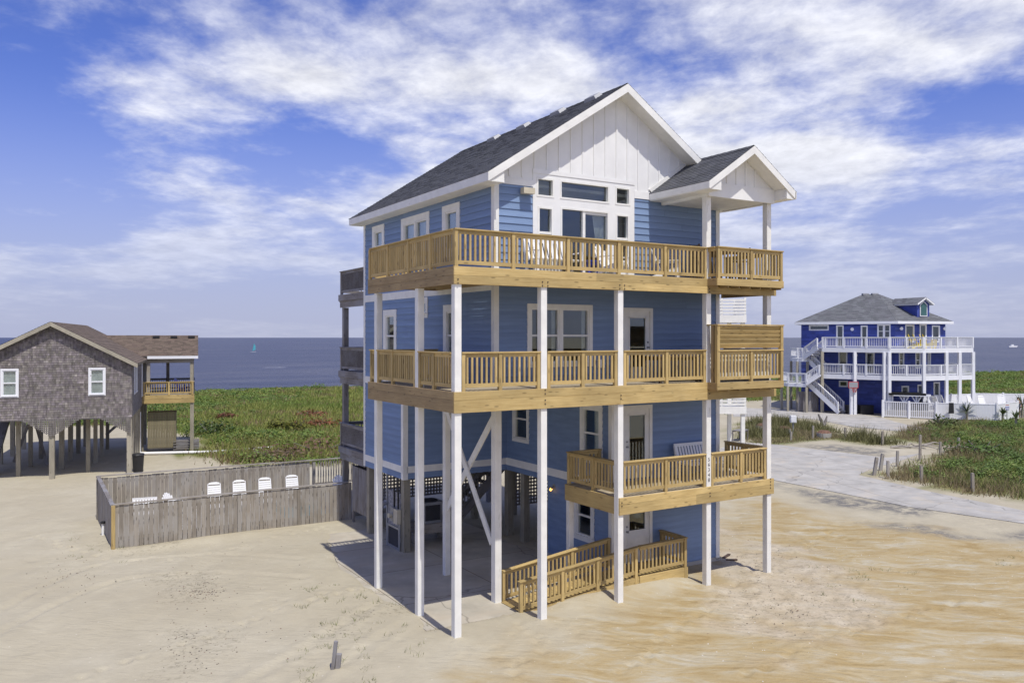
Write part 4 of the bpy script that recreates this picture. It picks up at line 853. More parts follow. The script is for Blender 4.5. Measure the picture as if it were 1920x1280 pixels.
# --- fittings
fl = Geo(); front.gbox(fl, 2.97, 3.33, 10.98, 11.14, 0.08, 0.26); front.gbox(fl, 3.08, 3.22, 11.0, 11.12, 0.03, 0.08); fl.build('floodlight', beigep, house)
lg = Geo(); c = inner.P(4.89, 2.30); lg.cyl(c, c + Vector((-0.03, 0, 0)), 0.085, n=16); lg.cyl(c + Vector((-0.03, 0, 0)), c + Vector((-0.16, 0, -0.05)), 0.03, 0.05, n=10); wl = lg.build('wall_lamp', metal, house)
lg = Geo(); lg.cyl(c + Vector((-0.13, 0, -0.06)), c + Vector((-0.17, 0, -0.12)), 0.045, 0.03, n=10); lg.build('bulb', lampm, wl)
front.box('meter_box', 5.60, 5.82, 6.22, 6.46, 0.03, 0.11, whitep, house); front.box('speaker_box', 6.1, 6.3, 6.1, 6.34, 0.03, 0.12, black, house)
lg = Geo(); c = left.P(9.75, 2.98); lg.cyl(c, c + Vector((-0.10, 0, 0)), 0.05, n=10); lg.cyl(c + Vector((-0.08, -0.05, 0)), c + Vector((-0.2, -0.05, 0)), 0.06, n=10); lg.build('security_light', black, house)

# ------------------------------------------------------------------ under the house
lat_ = Geo()
for pl_, a0, a1, z0, z1 in ((Plane((0, 11.15, 0), (1, 0, 0), (0, -1, 0)), 2.5, 6.5, 1.15, 2.44), (Plane((0, 8.0, 0), (1, 0, 0), (0, -1, 0)), 6.6, 8.0, 1.1, 2.4), (Plane((10.3, 0, 0), (0, 1, 0), (-1, 0, 0)), 5.4, 11.0, 0.9, 2.4)):
    a = a0
    while a < a1: pl_.gbox(lat_, a, a + 0.06, z0, z1, 0, 0.012); a += 0.125
    z = z0
    while z < z1: pl_.gbox(lat_, a0, a1, z, z + 0.06, 0.013, 0.024); z += 0.125
lat_.build('lattice', gwood2, house, 'stuff')
g_ = Geo(); g_.box(6.7, 10.3, 5.6, 5.7, 0, 2.4); g_.build('store_wall', gwood2, house)
for k in range(9):     # back stair seen through the carport
    bx('stair_tread', 4.6 + 0.26 * k, 4.9 + 0.26 * k, 9.3, 10.3, 0.25 + 0.24 * k, 0.29 + 0.24 * k, gwood2, house, 0)
for y in (9.28, 10.3): beam('stair_stringer', (4.55, y, 0.15), (7.0, y, 2.4), 0.04, 0.24, gwood2, house)
rail(house, (4.6, 9.25), (6.9, 9.25), 1.15, 3.2, [0.1, 2.2], mt=gwood2, singles=False, hgt=0.8)
# electric service on a sheet of board between two piles
ep = Plane((2.24, 0, 0), (0, 1, 0), (-1, 0, 0))
sv = ep.box('service_board', 8.18, 9.25, 0.78, 1.92, 0.0, 0.02, plain('osb', (0.30, 0.295, 0.31), 0.9, 0.3, 14), house)
ep.box('meter_cabinet', 8.12, 8.42, 0.92, 1.40, 0.02, 0.16, beigep, sv); ep.box('switch_box', 8.50, 8.72, 0.95, 1.42, 0.02, 0.14, metal, sv)
g_ = Geo(); c = ep.P(8.61, 1.15, 0.14); g_.cyl(c, c + Vector((-0.12, 0, 0)), 0.085, n=14); g_.build('meter', beigep, sv)
for a, z0, z1 in ((8.16, -0.1, 0.92), (8.6, 1.42, 2.44), (8.28, 1.4, 2.44), (9.22, -0.1, 2.44)):
    g_ = Geo(); g_.cyl(ep.P(a, z0, 0.05), ep.P(a, z1, 0.05), 0.03, n=8); g_.build('conduit', metal if z0 < 0 else black, sv)
for q in ((8.2, 9.2, 0.02, 0.10), (8.2, 9.2, 0.70, 0.77), (8.2, 8.27, 0.1, 0.7), (9.13, 9.2, 0.1, 0.7)): ep.box('hatch_frame', *q, 0.0, 0.05, metal, sv)
ep.box('hatch_screen', 8.27, 9.13, 0.1, 0.7, 0.01, 0.02, darkm, sv)
g_ = Geo(); c = ep.P(9.2, 1.42, 0.05); g_.cyl(c, c + Vector((-0.2, 0.06, 0.02)), 0.03, 0.12, n=14); g_.build('dish', metal, sv)
# outdoor shower of grey boards beside the rear deck
sh = empty('shower_stall', (2.9, 12.0, 0), 'grey board outdoor shower stall between the rear deck posts and the house', 'shower')
for i in range(12):
    y = 11.42 + i * 0.13; bx('board', 2.38, 2.41, y, y + 0.125, 0.50, 2.2, gwood2, sh, 0)
for i in range(9): bx('board', 2.45 + i * 0.13, 2.575 + i * 0.13, 13.0, 13.03, 0.5, 2.2, gwood2, sh, 0)
for z in (0.7, 1.95): bx('rail', 2.411, 2.45, 11.42, 12.98, z, z + 0.09, gwood2, sh)
for x, y in ((2.43, 11.38), (2.43, 13.04), (3.6, 13.07)): bx('post', x - 0.045, x + 0.045, y - 0.045, y + 0.045, -0.3, 2.25, gwood2, sh)
# air conditioner on its stand
ps_ = empty('condenser_stand', (3.6, 9.0, 0), 'low weathered timber stand under the air conditioner in the carport', 'stand')
for x in (3.05, 4.15):
    for y in (8.45, 9.3): bx('leg', x - 0.06, x + 0.06, y - 0.06, y + 0.06, -0.1, 0.42, gwood, ps_)
bx('frame', 2.95, 4.25, 8.36, 8.40, 0.42, 0.70, gwood, ps_); bx('frame', 2.95, 4.25, 9.36, 9.40, 0.42, 0.70, gwood, ps_); bx('frame', 2.95, 2.99, 8.41, 9.35, 0.42, 0.70, gwood, ps_); bx('frame', 4.21, 4.25, 8.41, 9.35, 0.42, 0.70, gwood, ps_)
boards(ps_, 2.96, 4.24, 8.37, 9.39, 0.734, gwood, 'x', name='plank')
ac = empty('air_conditioner', (3.6, 8.9, 0.734), 'round-cornered grey air conditioner with dark coil, on a timber stand', 'air conditioner')
g_ = Geo(); s = 0.40; n = 6; pts = []
for cx_, cy_, a0 in ((s - .12, s - .12, 0), (-s + .12, s - .12, 90), (-s + .12, -s + .12, 180), (s - .12, -s + .12, 270)):
    for k in range(n + 1): a = R(a0 + 90 * k / n); pts.append((3.6 + cx_ + .12 * math.cos(a), 8.9 + cy_ + .12 * math.sin(a)))
g_.prism(pts, 0.734, 0.80); g_.prism(pts, 1.36, 1.44); g_.prism([(3.6 + (p[0] - 3.6) * .955, 8.9 + (p[1] - 8.9) * .955) for p in pts], 0.80, 1.36); g_.build('cabinet', metal, ac)
g_ = Geo(); g_.cyl((3.6, 8.9, 1.44), (3.6, 8.9, 1.47), 0.33, 0.30, n=24)
g_.build('fan_guard', darkm, ac); g_ = Geo()
for k in range(26): g_.box(3.30 + k * 0.022, 3.31 + k * 0.022, 8.50, 8.515, 0.82, 1.34)
g_.build('coil_louvers', darkm, ac); bx('service_panel', 3.19, 3.205, 8.7, 9.0, 0.84, 1.3, metal, ac, 0)

# rear deck of grey wood, three levels
for z in (8.75, 5.80, 2.86):
    d = bpy.data.objects.new('rear_deck', None); reg(d, house, Matrix.Translation((4, 12.6, z)))
    bx('rim_board', 2.20, 2.24, 11.36, 14.1, z - 0.24, z, gwood2, d); bx('beam_board', 2.25, 2.29, 11.40, 14.05, z - 0.50, z - 0.245, gwood2, d); bx('rim_board', 2.24, 9.0, 14.06, 14.1, z - 0.28, z, gwood2, d)
    boards(d, 2.25, 9.0, 11.36, 14.05, z, gwood2, 'y')
    rail(d, (2.30, 11.44), (2.30, 14.06), z + 0.92, z + 0.92, [2.55], mt=gwood2, singles=False, gap=0.115); rail(d, (2.36, 14.02), (8.9, 14.02), z + 0.918, z + 0.918, [2, 4, 6.4], mt=gwood2, singles=False)
for x, y in ((2.42, 13.9), (5.6, 13.9), (8.9, 13.9)): bx('post', x - 0.1, x + 0.1, y - 0.1, y + 0.1, -0.4, 8.25, gwood2, house)
# white stair tower standing well behind the house
st = empty('white_stair_tower', pd(1372, 45, 0), 'white wooden stair tower with slatted landings beyond the blue house', 'stair tower')
def TP(a, b, z): p = pd(1399, 44.0) - RT * a + FW * b; return Vector((p.x, p.y, z))
for z in (8.25, 3.40):
    for p, q in (((0, 0), (2.1, 0)), ((0, 0.03), (0, 2.2)), ((0, 2.23), (2.1, 2.23)), ((2.1, 0.03), (2.1, 2.2))): beam('rim_board', TP(*p, z - 0.17), TP(*q, z - 0.17), 0.05, 0.40, white, st)
    for k in range(15): beam('landing_board', TP(0.04, 0.1 + k * 0.145, z + 0.02), TP(2.06, 0.1 + k * 0.145, z + 0.02), 0.138, 0.032, white, st)
    for k in range(5):
        for p, q in (((0, 0), (2.1, 0)), ((0, 0.05), (0, 2.2))): beam('rail_slat', TP(*p, z + 0.14 + k * 0.17), TP(*q, z + 0.14 + k * 0.17), 0.025, 0.12, white, st, ch=0)
    for p in ((0.05, 0.06), (1.3, 0.06), (0.06, 2.1)): beam('rail_post', TP(*p, z - 0.1), TP(*p, z + 0.95), 0.11, 0.11, white, st, FW)
for p in ((0.14, 0.15), (0.40, 1.9), (2.0, 0.15)): beam('post', TP(*p, -0.3), TP(*p, 7.9), 0.2, 0.2, white, st, FW)
for k in range(12): beam('tread', TP(1.15, 2.4 + 0.27 * k, 3.2 - 0.27 * k), TP(2.1, 2.4 + 0.27 * k, 3.2 - 0.27 * k), 0.28, 0.05, gwood, st, UP, 0); beam('tread', TP(1.15, 2.4 + 0.27 * k, 3.6 + 0.38 * k), TP(2.1, 2.4 + 0.27 * k, 3.6 + 0.38 * k), 0.28, 0.05, white, st, UP, 0)
for a_ in (1.12, 2.13): beam('stringer', TP(a_, 2.3, 3.3), TP(a_, 5.7, 0.0), 0.05, 0.28, pilew, st); beam('stringer', TP(a_, 2.3, 3.5), TP(a_, 5.7, 8.2), 0.05, 0.28, white, st)

# ------------------------------------------------------------------ ramp to the lower door
rp = empty('access_ramp', (5, 1.4, 0), 'new pine access ramp with baluster rails rising to the lower door', 'ramp')
RY0, RY1 = 0.82, 1.88
n = 28
for i in range(n):
    x0, x1 = 2.36 + 3.85 * i / n, 2.36 + 3.85 * (i + 1) / n; z0, z1 = 0.02 + 0.36 * i / n, 0.02 + 0.36 * (i + 1) / n
    beam('deck_board', (x0 + (x1 - x0) / 2, RY0 + 0.02, (z0 + z1) / 2), (x0 + (x1 - x0) / 2, RY1 - 0.02, (z0 + z1) / 2), x1 - x0 - 0.006, 0.032, pine, rp, Vector((-0.093, 0, 1)), 0)
boards(rp, 6.22, 8.02, RY0 + 0.02, RY1, 0.40, pine, 'y')
g_ = Geo()
for y in (RY0 - 0.045, RY1 + 0.005 ):
    g_ = Geo(); g_.extr([(2.36, y, -0.12), (6.22, y, -0.02), (6.22, y, 0.385), (2.36, y, 0.01)], (0, 0.04, 0))
    if y < 1: g_.build('skirt_board', pine, rp)
bx('skirt_board', 6.24, 8.02, RY0 - 0.045, RY0 - 0.005, 0.08, 0.40, pine, rp, 0.004); bx('skirt_board', 8.025, 8.06, RY0 - 0.04, RY1, 0.0, 0.40, pine, rp, 0.004)
rail(rp, (2.25, RY0 - 0.01), (6.2, RY0 - 0.01), 0.86, 1.245, [0.07, 1.36, 2.52, 3.86], hgt=0.84, post_base=-0.25); rail(rp, (6.24, RY0 - 0.01), (8.02, RY0 - 0.01), 1.25, 1.285, [1.72], hgt=0.86, post_base=-0.15)
rail(rp, (2.43, RY1 + 0.06), (6.10, RY1 + 0.06), 0.84, 1.27, [0.05, 2.3, 3.6], hgt=0.86); rail(rp, (7.98, 0.92), (7.98, 1.88), 1.284, 1.284, [0.9], hgt=0.86)

# ------------------------------------------------------------------ the fenced pool terrace
FX0, FX1, FY0, FY1 = -5.87, 2.42, 13.6, 18.6
fn = empty('picket_fence', (-1.7, 16, 0), 'weathered grey board fence round the pool terrace, one corner post bare yellow wood', 'fence')
def picket(x, y, z0, z1, nx_, ny_):
    w = 0.146 * random.uniform(0.95, 1.01); j = random.uniform(-0.006, 0.006)
    if nx_: bx('picket', x - 0.011 + j, x + 0.011 + j, y - w / 2, y + w / 2, z0, z1 + random.uniform(-0.02, 0.015), gwood, fn, 0)
    else: bx('picket', x - w / 2, x + w / 2, y - 0.011 + j, y + 0.011 + j, z0, z1 + random.uniform(-0.02, 0.015), gwood, fn, 0)
P_ = 0.156; n = int((FX1 - FX0) / P_)
for i in range(n): picket(FX0 + 0.12 + i * P_, FY0, 0.0, 1.43, 0, 1)
n = int((2.6 - FX0) / 0.157)
for i in range(n): picket(FX0 + 0.12 + i * 0.157, FY1, 0.2, 1.63, 0, 1)
n = int((FY1 - FY0) / P_)
for i in range(n): picket(FX0, FY0 + 0.1 + i * P_, 0.05, 1.43 + 0.2 * i / n, 1, 0)
beam('cap_rail', (FX0, FY0 + 0.02, 1.47), (FX1, FY0 + 0.02, 1.48), 0.14, 0.038, gwood, fn); beam('cap_rail', (FX0, FY0 - 0.04, 1.47), (FX0, FY1 + 0.04, 1.71), 0.14, 0.038, gwood2, fn)
beam('cap_rail', (FX0, FY1, 1.72), (0.95, FY1, 1.70), 0.14, 0.038, gwood, fn); beam('cap_rail', (0.96, FY1, 1.68), (5.2, FY1, 1.68), 0.14, 0.038, gwood, fn)
for z in (0.3, 1.2):
    beam('rail', (FX0, FY0 + 0.04, z), (FX1, FY0 + 0.04, z), 0.04, 0.09, gwood, fn); beam('rail', (FX0, FY1 + 0.04, z + 0.25), (2.6, FY1 + 0.04, z + 0.25), 0.04, 0.09, gwood, fn); beam('rail', (FX0 + 0.04, FY0, z), (FX0 + 0.04, FY1, z + 0.2), 0.04, 0.09, gwood, fn)
for i in range(20): bx('baluster', 2.86 + i * 0.118, 2.90 + i * 0.118, FY1 - 0.02, FY1 + 0.02, 0.62, 1.62, gwood, fn, 0)
beam('rail', (2.7, FY1, 0.62), (5.2, FY1, 0.62), 0.05, 0.09, gwood, fn)
for x, y, mt_ in ((FX0 + 0.02, FY0 - 0.06, pine), (2.68, FY1, gwood), (FX1 + 0.06, FY0, gwood), (FX0, FY1, gwood), (5.2, FY1, gwood)): bx('post', x - 0.06, x + 0.06, y - 0.06, y + 0.06, -0.2, 1.45 if y < 14 else 1.6, mt_, fn)
for x in (-3.8, -1.7, 0.4): bx('post', x - 0.05, x + 0.05, FY0 + 0.07, FY0 + 0.17, -0.2, 1.4, gwood, fn); bx('post', x - 0.05, x + 0.05, FY1 + 0.07, FY1 + 0.17, -0.2, 1.6, gwood, fn)
PD = 0.20
tr = Geo(); tr.box(FX0 + 0.1, -5.0, FY0 + 0.1, FY1 - 0.1, 0.02, PD); tr.box(2.6, 5.2, FY0 + 0.5, FY1 - 0.1, 0.02, PD); tr.box(-5.0, 2.6, 16.6, FY1 - 0.1, 0.02, PD); tr.box(-5.0, 0.2, 14.3, 16.6, 0.02, PD); tr.box(-5.0, 2.6, FY0 + 0.1, 14.3, 0.02, PD)
o = tr.build('pool_terrace', concrete); o['kind'] = 'structure'
o = bx('pool', 0.2, 2.6, 14.3, 16.6, -0.02, PD - 0.06, poolw, None, 0); o['kind'] = 'structure'

# ------------------------------------------------------------------ chairs and tables
def M4(x, y, z, rz): return Matrix.Translation((x, y, z)) @ Matrix.Rotation(rz, 4, 'Z')
def gpart(name, fn_, mt, parent):
    g_ = Geo(); fn_(g_); return g_.build(name, mt, parent)
SC = [1.0]
def put(root_fn, x, y, z, rz, *a):
    """build at the origin, facing -Y, then stand it in place"""
    root = root_fn(*a); Mx = M4(x, y, z, rz) @ Matrix.Scale(SC[0], 4); root.matrix_basis = Mx
    def upd(o, old, new):
        for c in CH.get(o, []): w = WM[c]; nw = new @ (old.inverted() @ w); WM[c] = nw; upd(c, w, nw)
    old = WM[root].copy(); upd(root, old, Mx); WM[root] = Mx; return root
def adirondack(label, mt, group=None, name='adirondack_chair', cat='chair', fn_n=6, tall=1.0):
    r = empty(name, (0, 0, 0), label, cat, group)
    gpart('seat', lambda g: [g.beam((-0.27, -0.34 + k * 0.1, 0.37 - k * 0.022), (0.27, -0.34 + k * 0.1, 0.37 - k * 0.022), 0.085, 0.02) for k in range(6)], mt, r)
    b = bpy.data.objects.new('backrest', None); reg(b, r, Matrix.Translation((0, 0.2, 0.3)))
    for k in range(fn_n):
        u = (k - (fn_n - 1) / 2) / ((fn_n - 1) / 2); h = (0.72 - 0.17 * u * u) * tall
        beam('slat', (u * 0.19, 0.16, 0.26), (u * 0.27, 0.16 + h * 0.38, 0.26 + h * 0.93), 0.085, 0.02, mt, b, Vector((0, 0.93, -0.38)), 0)
    gpart('back_brace', lambda g: g.beam((-0.26, 0.32, 0.56), (0.26, 0.32, 0.56), 0.03, 0.07), mt, r)
    for s in (-1, 1):
        gpart('arm', lambda g: g.beam((s * 0.34, -0.38, 0.56), (s * 0.33, 0.36, 0.56), 0.13, 0.022), mt, r)
        gpart('leg', lambda g: (g.beam((s * 0.31, -0.33, 0), (s * 0.31, -0.33, 0.55), 0.09, 0.025, up=Vector((1, 0, 0)))), mt, r)
        gpart('leg', lambda g: (g.beam((s * 0.29, -0.38, 0.34), (s * 0.29, 0.5, 0.03), 0.025, 0.12)), mt, r)
    return r
def chaise(label, group=None):
    r = empty('lounge_chair', (0, 0, 0), label, 'lounge chair', group)
    b = bpy.data.objects.new('backrest', None); reg(b, r, Matrix.Translation((0, 0.3, 0.35)))
    for k in range(8):
        t = 0.02 + k * 0.105; w = 0.30 - 0.003 * k
        beam('slat', (-w, 0.30 + t * 0.34, 0.36 + t * 0.94), (w, 0.30 + t * 0.34, 0.36 + t * 0.94), 0.02, 0.085, whitep, b, Vector((0, 0.34, 0.94)), 0)
    gpart('headrest', lambda g: g.extr([(-0.28, 0.60, 1.17), (0.28, 0.60, 1.17), (0.24, 0.625, 1.24), (0.1, 0.635, 1.27), (-0.1, 0.635, 1.27), (-0.24, 0.625, 1.24)], (0, 0.02, 0)), whitep, b)
    for s in (-1, 1): gpart('back_stile', lambda g: g.beam((s * 0.31, 0.30, 0.34), (s * 0.29, 0.60, 1.2), 0.03, 0.05, up=Y3), whitep, b)
    gpart('seat', lambda g: [g.beam((-0.31, -1.15 + k * 0.105, 0.35), (0.31, -1.15 + k * 0.105, 0.35), 0.085, 0.02) for k in range(14)], whitep, r)
    for s in (-1, 1):
        gpart('arm', lambda g: g.beam((s * 0.34, -0.35, 0.55), (s * 0.34, 0.35, 0.58), 0.07, 0.03), whitep, r)
        gpart('side_rail', lambda g: g.beam((s * 0.32, -1.2, 0.32), (s * 0.32, 0.5, 0.32), 0.04, 0.07), whitep, r)
        for y in (-1.05, 0.35): gpart('leg', lambda g: g.beam((s * 0.32, y, 0), (s * 0.32, y, 0.32), 0.05, 0.05), whitep, r)
    return r
def bench(label, w, mt=whitep, name='bench'):
    r = empty(name, (0, 0, 0), label, 'bench'); h = w / 2
    gpart('seat', lambda g: [g.beam((-h, -0.28 + k * 0.09, 0.43), (h, -0.28 + k * 0.09, 0.43), 0.075, 0.022) for k in range(6)], mt, r)
    b = bpy.data.objects.new('backrest', None); reg(b, r, Matrix.Translation((0, 0.25, 0.5))); n = int(w / 0.115)
    for k in range(n): x = -h + 0.09 + (w - 0.18) * k / (n - 1); beam('slat', (x, 0.23, 0.50), (x, 0.37, 0.93), 0.075, 0.018, mt, b, Y3, 0)
    beam('top_rail', (-h, 0.38, 0.96), (h, 0.38, 0.96), 0.03, 0.09, mt, b); beam('back_rail', (-h, 0.22, 0.48), (h, 0.22, 0.48), 0.03, 0.06, mt, b)
    for s in (-1, 1):
        gpart('arm', lambda g: g.beam((s * (h - 0.03), -0.32, 0.65), (s * (h - 0.03), 0.27, 0.65), 0.08, 0.025), mt, r)
        gpart('leg', lambda g: g.beam((s * (h - 0.03), -0.28, 0), (s * (h - 0.03), -0.28, 0.65), 0.06, 0.06), mt, r); gpart('leg', lambda g: g.beam((s * (h - 0.03), 0.22, 0), (s * (h - 0.03), 0.38, 0.95), 0.05, 0.06), mt, r)
    return r
def table(label, w, d, h, mt, name='patio_table', slats=True):
    r = empty(name, (0, 0, 0), label, 'table'); n = max(3, int(d / 0.12))
    t = bpy.data.objects.new('table_top', None); reg(t, r, Matrix.Translation((0, 0, h)))
    for k in range(n): y = -d / 2 + d * (k + 0.5) / n; beam('slat', (-w / 2, y, h - 0.015), (w / 2, y, h - 0.015), d / n - 0.012, 0.03, mt, t, UP, 0)
    for sx in (-1, 1):
        for sy in (-1, 1): gpart('leg', lambda g: g.beam((sx * (w / 2 - 0.06), sy * (d / 2 - 0.06), 0), (sx * (w / 2 - 0.06), sy * (d / 2 - 0.06), h - 0.03), 0.06, 0.06), mt, r)
    for sy in (-1, 1): gpart('apron', lambda g: g.beam((-w / 2 + 0.05, sy * (d / 2 - 0.06), h - 0.075), (w / 2 - 0.05, sy * (d / 2 - 0.06), h - 0.075), 0.025, 0.09), mt, r)
    return r
CHG = 'white lounge chairs lined up in the fenced pool terrace'
SC[0] = 0.82
for w_, x, y, rz in (('first', -1.80, 17.2, -0.12), ('second', -0.80, 17.25, -0.12), ('third', 0.25, 17.3, -0.12), ('fourth', 1.40, 17.35, -0.13)): put(chaise, x, y, PD, rz, 'white slatted lounge chair in the board fence, ' + w_ + ' counting from the low slatted seat', CHG)
SC[0] = 0.9
put(adirondack, -3.35, 17.2, PD, 0.7, 'white fan-back chair beside the low white slatted seat in the fenced terrace', whitep)
put(adirondack, 3.55, 17.6, PD, -0.1, 'white fan-back chair in front of the open balusters of the pool fence', whitep)
put(bench, -4.55, 16.15, PD, -0.2, 'white slatted low seat at the bare yellow corner post of the pool fence', 0.95, whitep, 'slatted_seat')
SC[0] = 1.0
put(bench, 3.75, 1.35, ZT, 0.0, 'wide white slatted bench on the top deck left of the tall windows', 1.55)
put(table, 4.85, 1.25, ZT, 0.0, 'small bright blue side table beside the white bench on the top deck', 0.42, 0.42, 0.46, bluep, 'side_table')
put(adirondack, 5.35, 0.95, ZT, 0.35, 'white fan-back chair in front of the sliding glass door on the top deck', whitep)
put(adirondack, 7.55, 1.15, ZT, 0.9, 'white fan-back chair against the blue wall next to the gazebo on the top deck', whitep)
put(table, 9.45, 0.85, ZT, 0.0, 'tall dark brown slatted table under the small gazebo roof', 1.1, 1.1, 0.92, brownw, 'bar_table')
def stool(label, grp):
    r = empty('bar_stool', (0, 0, 0), label, 'stool', grp)
    gpart('seat', lambda g: [g.beam((-0.2, -0.17 + k * 0.085, 0.66), (0.2, -0.17 + k * 0.085, 0.66), 0.07, 0.022) for k in range(5)], brownw, r)
    gpart('backrest', lambda g: [g.beam((-0.2, 0.2 + 0.02 * k, 0.82 + k * 0.1), (0.2, 0.2 + 0.02 * k, 0.82 + k * 0.1), 0.02, 0.07) for k in range(3)], brownw, r)
    for sx in (-1, 1):
        gpart('leg', lambda g: g.beam((sx * 0.21, -0.19, 0), (sx * 0.19, -0.17, 0.66), 0.04, 0.04), brownw, r); gpart('leg', lambda g: g.beam((sx * 0.21, 0.19, 0), (sx * 0.19, 0.24, 1.08), 0.04, 0.04), brownw, r)
    return r
for w_, x, y, rz in (('on the side of the white chair', 8.62, 0.85, R(90)), ('on the outer side', 10.25, 0.85, R(-90)), ('with its back to the blue wall', 9.45, 1.6, 0)): put(stool, x, y, ZT, rz, 'dark brown stool at the tall gazebo table, ' + w_, 'stools at the gazebo table')
put(bench, 9.05, 1.35, Z1, 0.0, 'white slatted bench against the blue wall on the lowest deck', 1.35)
put(table, 7.35, 0.75, Z2, 0.0, 'dark brown slatted dining table on the second deck beside the door', 1.5, 0.8, 0.74, brownw)
ht = empty('hot_tub', (9.4, 0.7, Z2), 'hot tub with pale ribbed sides behind the louvred pine screen', 'hot tub')
g_ = Geo()
for k in range(17):
    x = 8.36 + k * 0.125; g_.box(x, x + 0.11, -0.10, -0.06, Z2 + 0.1, Z2 + 0.78)
for k in range(13):
    y = -0.06 + k * 0.125; g_.box(8.33, 8.36, y, y + 0.11, Z2 + 0.1, Z2 + 0.78)
g_.build('side_panels', whitew, ht); bx('shell', 8.37, 10.46, -0.05, 1.6, Z2 + 0.06, Z2 + 0.76, metal, ht, 0.03); bx('base', 8.34, 10.48, -0.11, 1.62, Z2, Z2 + 0.09, black, ht, 0); bx('cover', 8.32, 10.50, -0.12, 1.64, Z2 + 0.79, Z2 + 0.90, darkm, ht, 0.03)
uu_ = lambda a: Vector((math.cos(a), math.sin(a), 0))
# broken post in the foreground sand
bp = empty('broken_post', at(627, 1256), 'short weathered post leaning in the foreground sand with a splintered second piece', 'post')
c = at(622, 1256); c2 = c + RT * 0.10 + FW * 0.05
bb = beam('stake', c + Vector((0, 0, -0.2)), c + RT * 0.09 + UP * 0.62, 0.075, 0.10, gwood2, bp, FW); beam('broken_half', c2 + Vector((0, 0, -0.2)), c2 + RT * 0.045 + UP * 0.33, 0.10, 0.13, gwood2, bp, FW)
pp = empty('drain_pipe', at(193, 1000), 'short white upright pipe with a black cap beside the grey fence', 'pipe')
g_ = Geo(); c = at(193, 1003); g_.cyl(c + UP * -0.1, c + UP * 0.42, 0.045, n=10); g_.build('pipe', whitep, pp); g_ = Geo(); g_.cyl(c + UP * 0.42, c + UP * 0.50, 0.085, n=10); g_.build('cap', black, pp)

for i, (px, py, an, L_) in enumerate(((1362, 1043, 0.4, 0.5), (1372, 1050, -0.6, 0.35))):
    c = at(px, py); tag(beam('board_scrap', c - uu_(an) * L_ / 2 + UP * 0.02, c + uu_(an) * L_ / 2 + UP * 0.03, 0.09, 0.03, brownw), ('longer', 'shorter')[i] + ' brown board scrap lying in the sand at the blue wall corner', 'board')
# ------------------------------------------------------------------ verge: posts, septic rings, service box
RP = [(1483, 825, 809), (1524, 822, 798), (1585, 824, 801), (1655, 834, 808), (1725, 863, 815), (1763, 854, 828), (1797, 841, 820), (1682, 874, 845), (1665, 897, 864), (1728, 905, 873), (1824, 921, 887)]
RPL = ['just in front of the white utility box', 'between the utility box and the domed septic ring', 'beside the bare pale sand past the domed septic ring', 'in brown grass between the gravel and the far drive', 'at the end of the concrete apron, the tallest of the row',
       'in the driftwood gap, next to the tallest post', 'at the far end of the driftwood gap', 'on the bank edge behind the leaning pair', 'in the grass just in front of the leaning pair', 'at the sandy foot of the bank, second from the leaning pair', 'at the sandy foot of the bank, farthest from the leaning pair']
for (px, yb, yt), lb_ in zip(RP, RPL):
    b = at(px, yb); dep = (b - CAM).dot(FW); h = (yb - yt) / FPX * dep
    w = 0.125; ln = Vector((random.uniform(-0.03, 0.03), random.uniform(-0.03, 0.03), 0))
    r = empty('verge_post', b, 'weathered wooden verge post ' + lb_, 'post', 'wooden posts along the drive')
    beam('shaft', b - UP * 0.2, b + UP * (h - 0.02) + ln, w, w, gwood, r, FW); beam('weathered_top', b + UP * (h - 0.02) + ln, b + UP * (h + 0.01) + ln, w * 0.82, w * 0.82, gwood, r, FW, 0)
for px, yb, dx, yt, lb in ((1638, 891, 6, 858, 'wooden post leaning steeply at the tip of the grassy verge'), (1650, 882, 5, 851, 'leaning wooden post just behind the other leaning one at the verge tip')):
    b = at(px, yb); dep = (b - CAM).dot(FW); r = empty('leaning_post', b, lb, 'post'); t_ = b + RT * (dx / FPX * dep) + UP * ((yb - yt) / FPX * dep)
    beam('shaft', b - UP * 0.15, t_, 0.15, 0.15, gwood, r, FW); beam('weathered_top', t_, t_ + (t_ - b).normalized() * 0.03, 0.12, 0.12, gwood, r, FW, 0)
for px, yb, rd, lb in ((1428, 806, 0.42, 'concrete septic ring with a rusty lid farthest from the white service box'), (1470, 812, 0.48, 'concrete septic ring with a rusty lid right beside the service box post'), (1545, 820, 0.50, 'concrete septic ring with a domed rusty lid below the driftwood stump')):
    b = at(px, yb); r = empty('septic_ring', b, lb, 'septic tank'); g_ = Geo(); g_.cyl(b - UP * 0.1, b + UP * 0.34, rd, n=20); g_.build('ring', concrete, r); g_ = Geo(); g_.cyl(b + UP * 0.34, b + UP * 0.50, rd * 0.98, rd * 0.6, n=16); g_.build('lid', rust, r)
b = at(1487, 815); r = empty('service_box', b, 'white utility box on a grey steel post in the grassy verge', 'utility box'); g_ = Geo(); g_.cyl(b - UP * 0.1, b + UP * 1.0, 0.06, n=8); g_.build('post', metal, r)
beam('box', b + UP * 0.9, b + UP * 1.42, 0.42, 0.28, whitep, r, FW); beam('box_door', b + UP * 0.95 - FW * 0.15 , b + UP * 1.37 - FW * 0.15, 0.36, 0.02, vinyl, r, FW)
b = at(1545, 797); r = empty('driftwood_stump', b, 'dark forked driftwood stump in the grass beside the far drive', 'driftwood'); g_ = Geo(); g_.cyl(b - UP * 0.1, b + UP * 0.9 - RT * 0.45, 0.18, 0.07, n=7); g_.cyl(b, b + UP * 0.75 + RT * 0.25, 0.15, 0.05, n=7); g_.build('fork', gwood2, r)
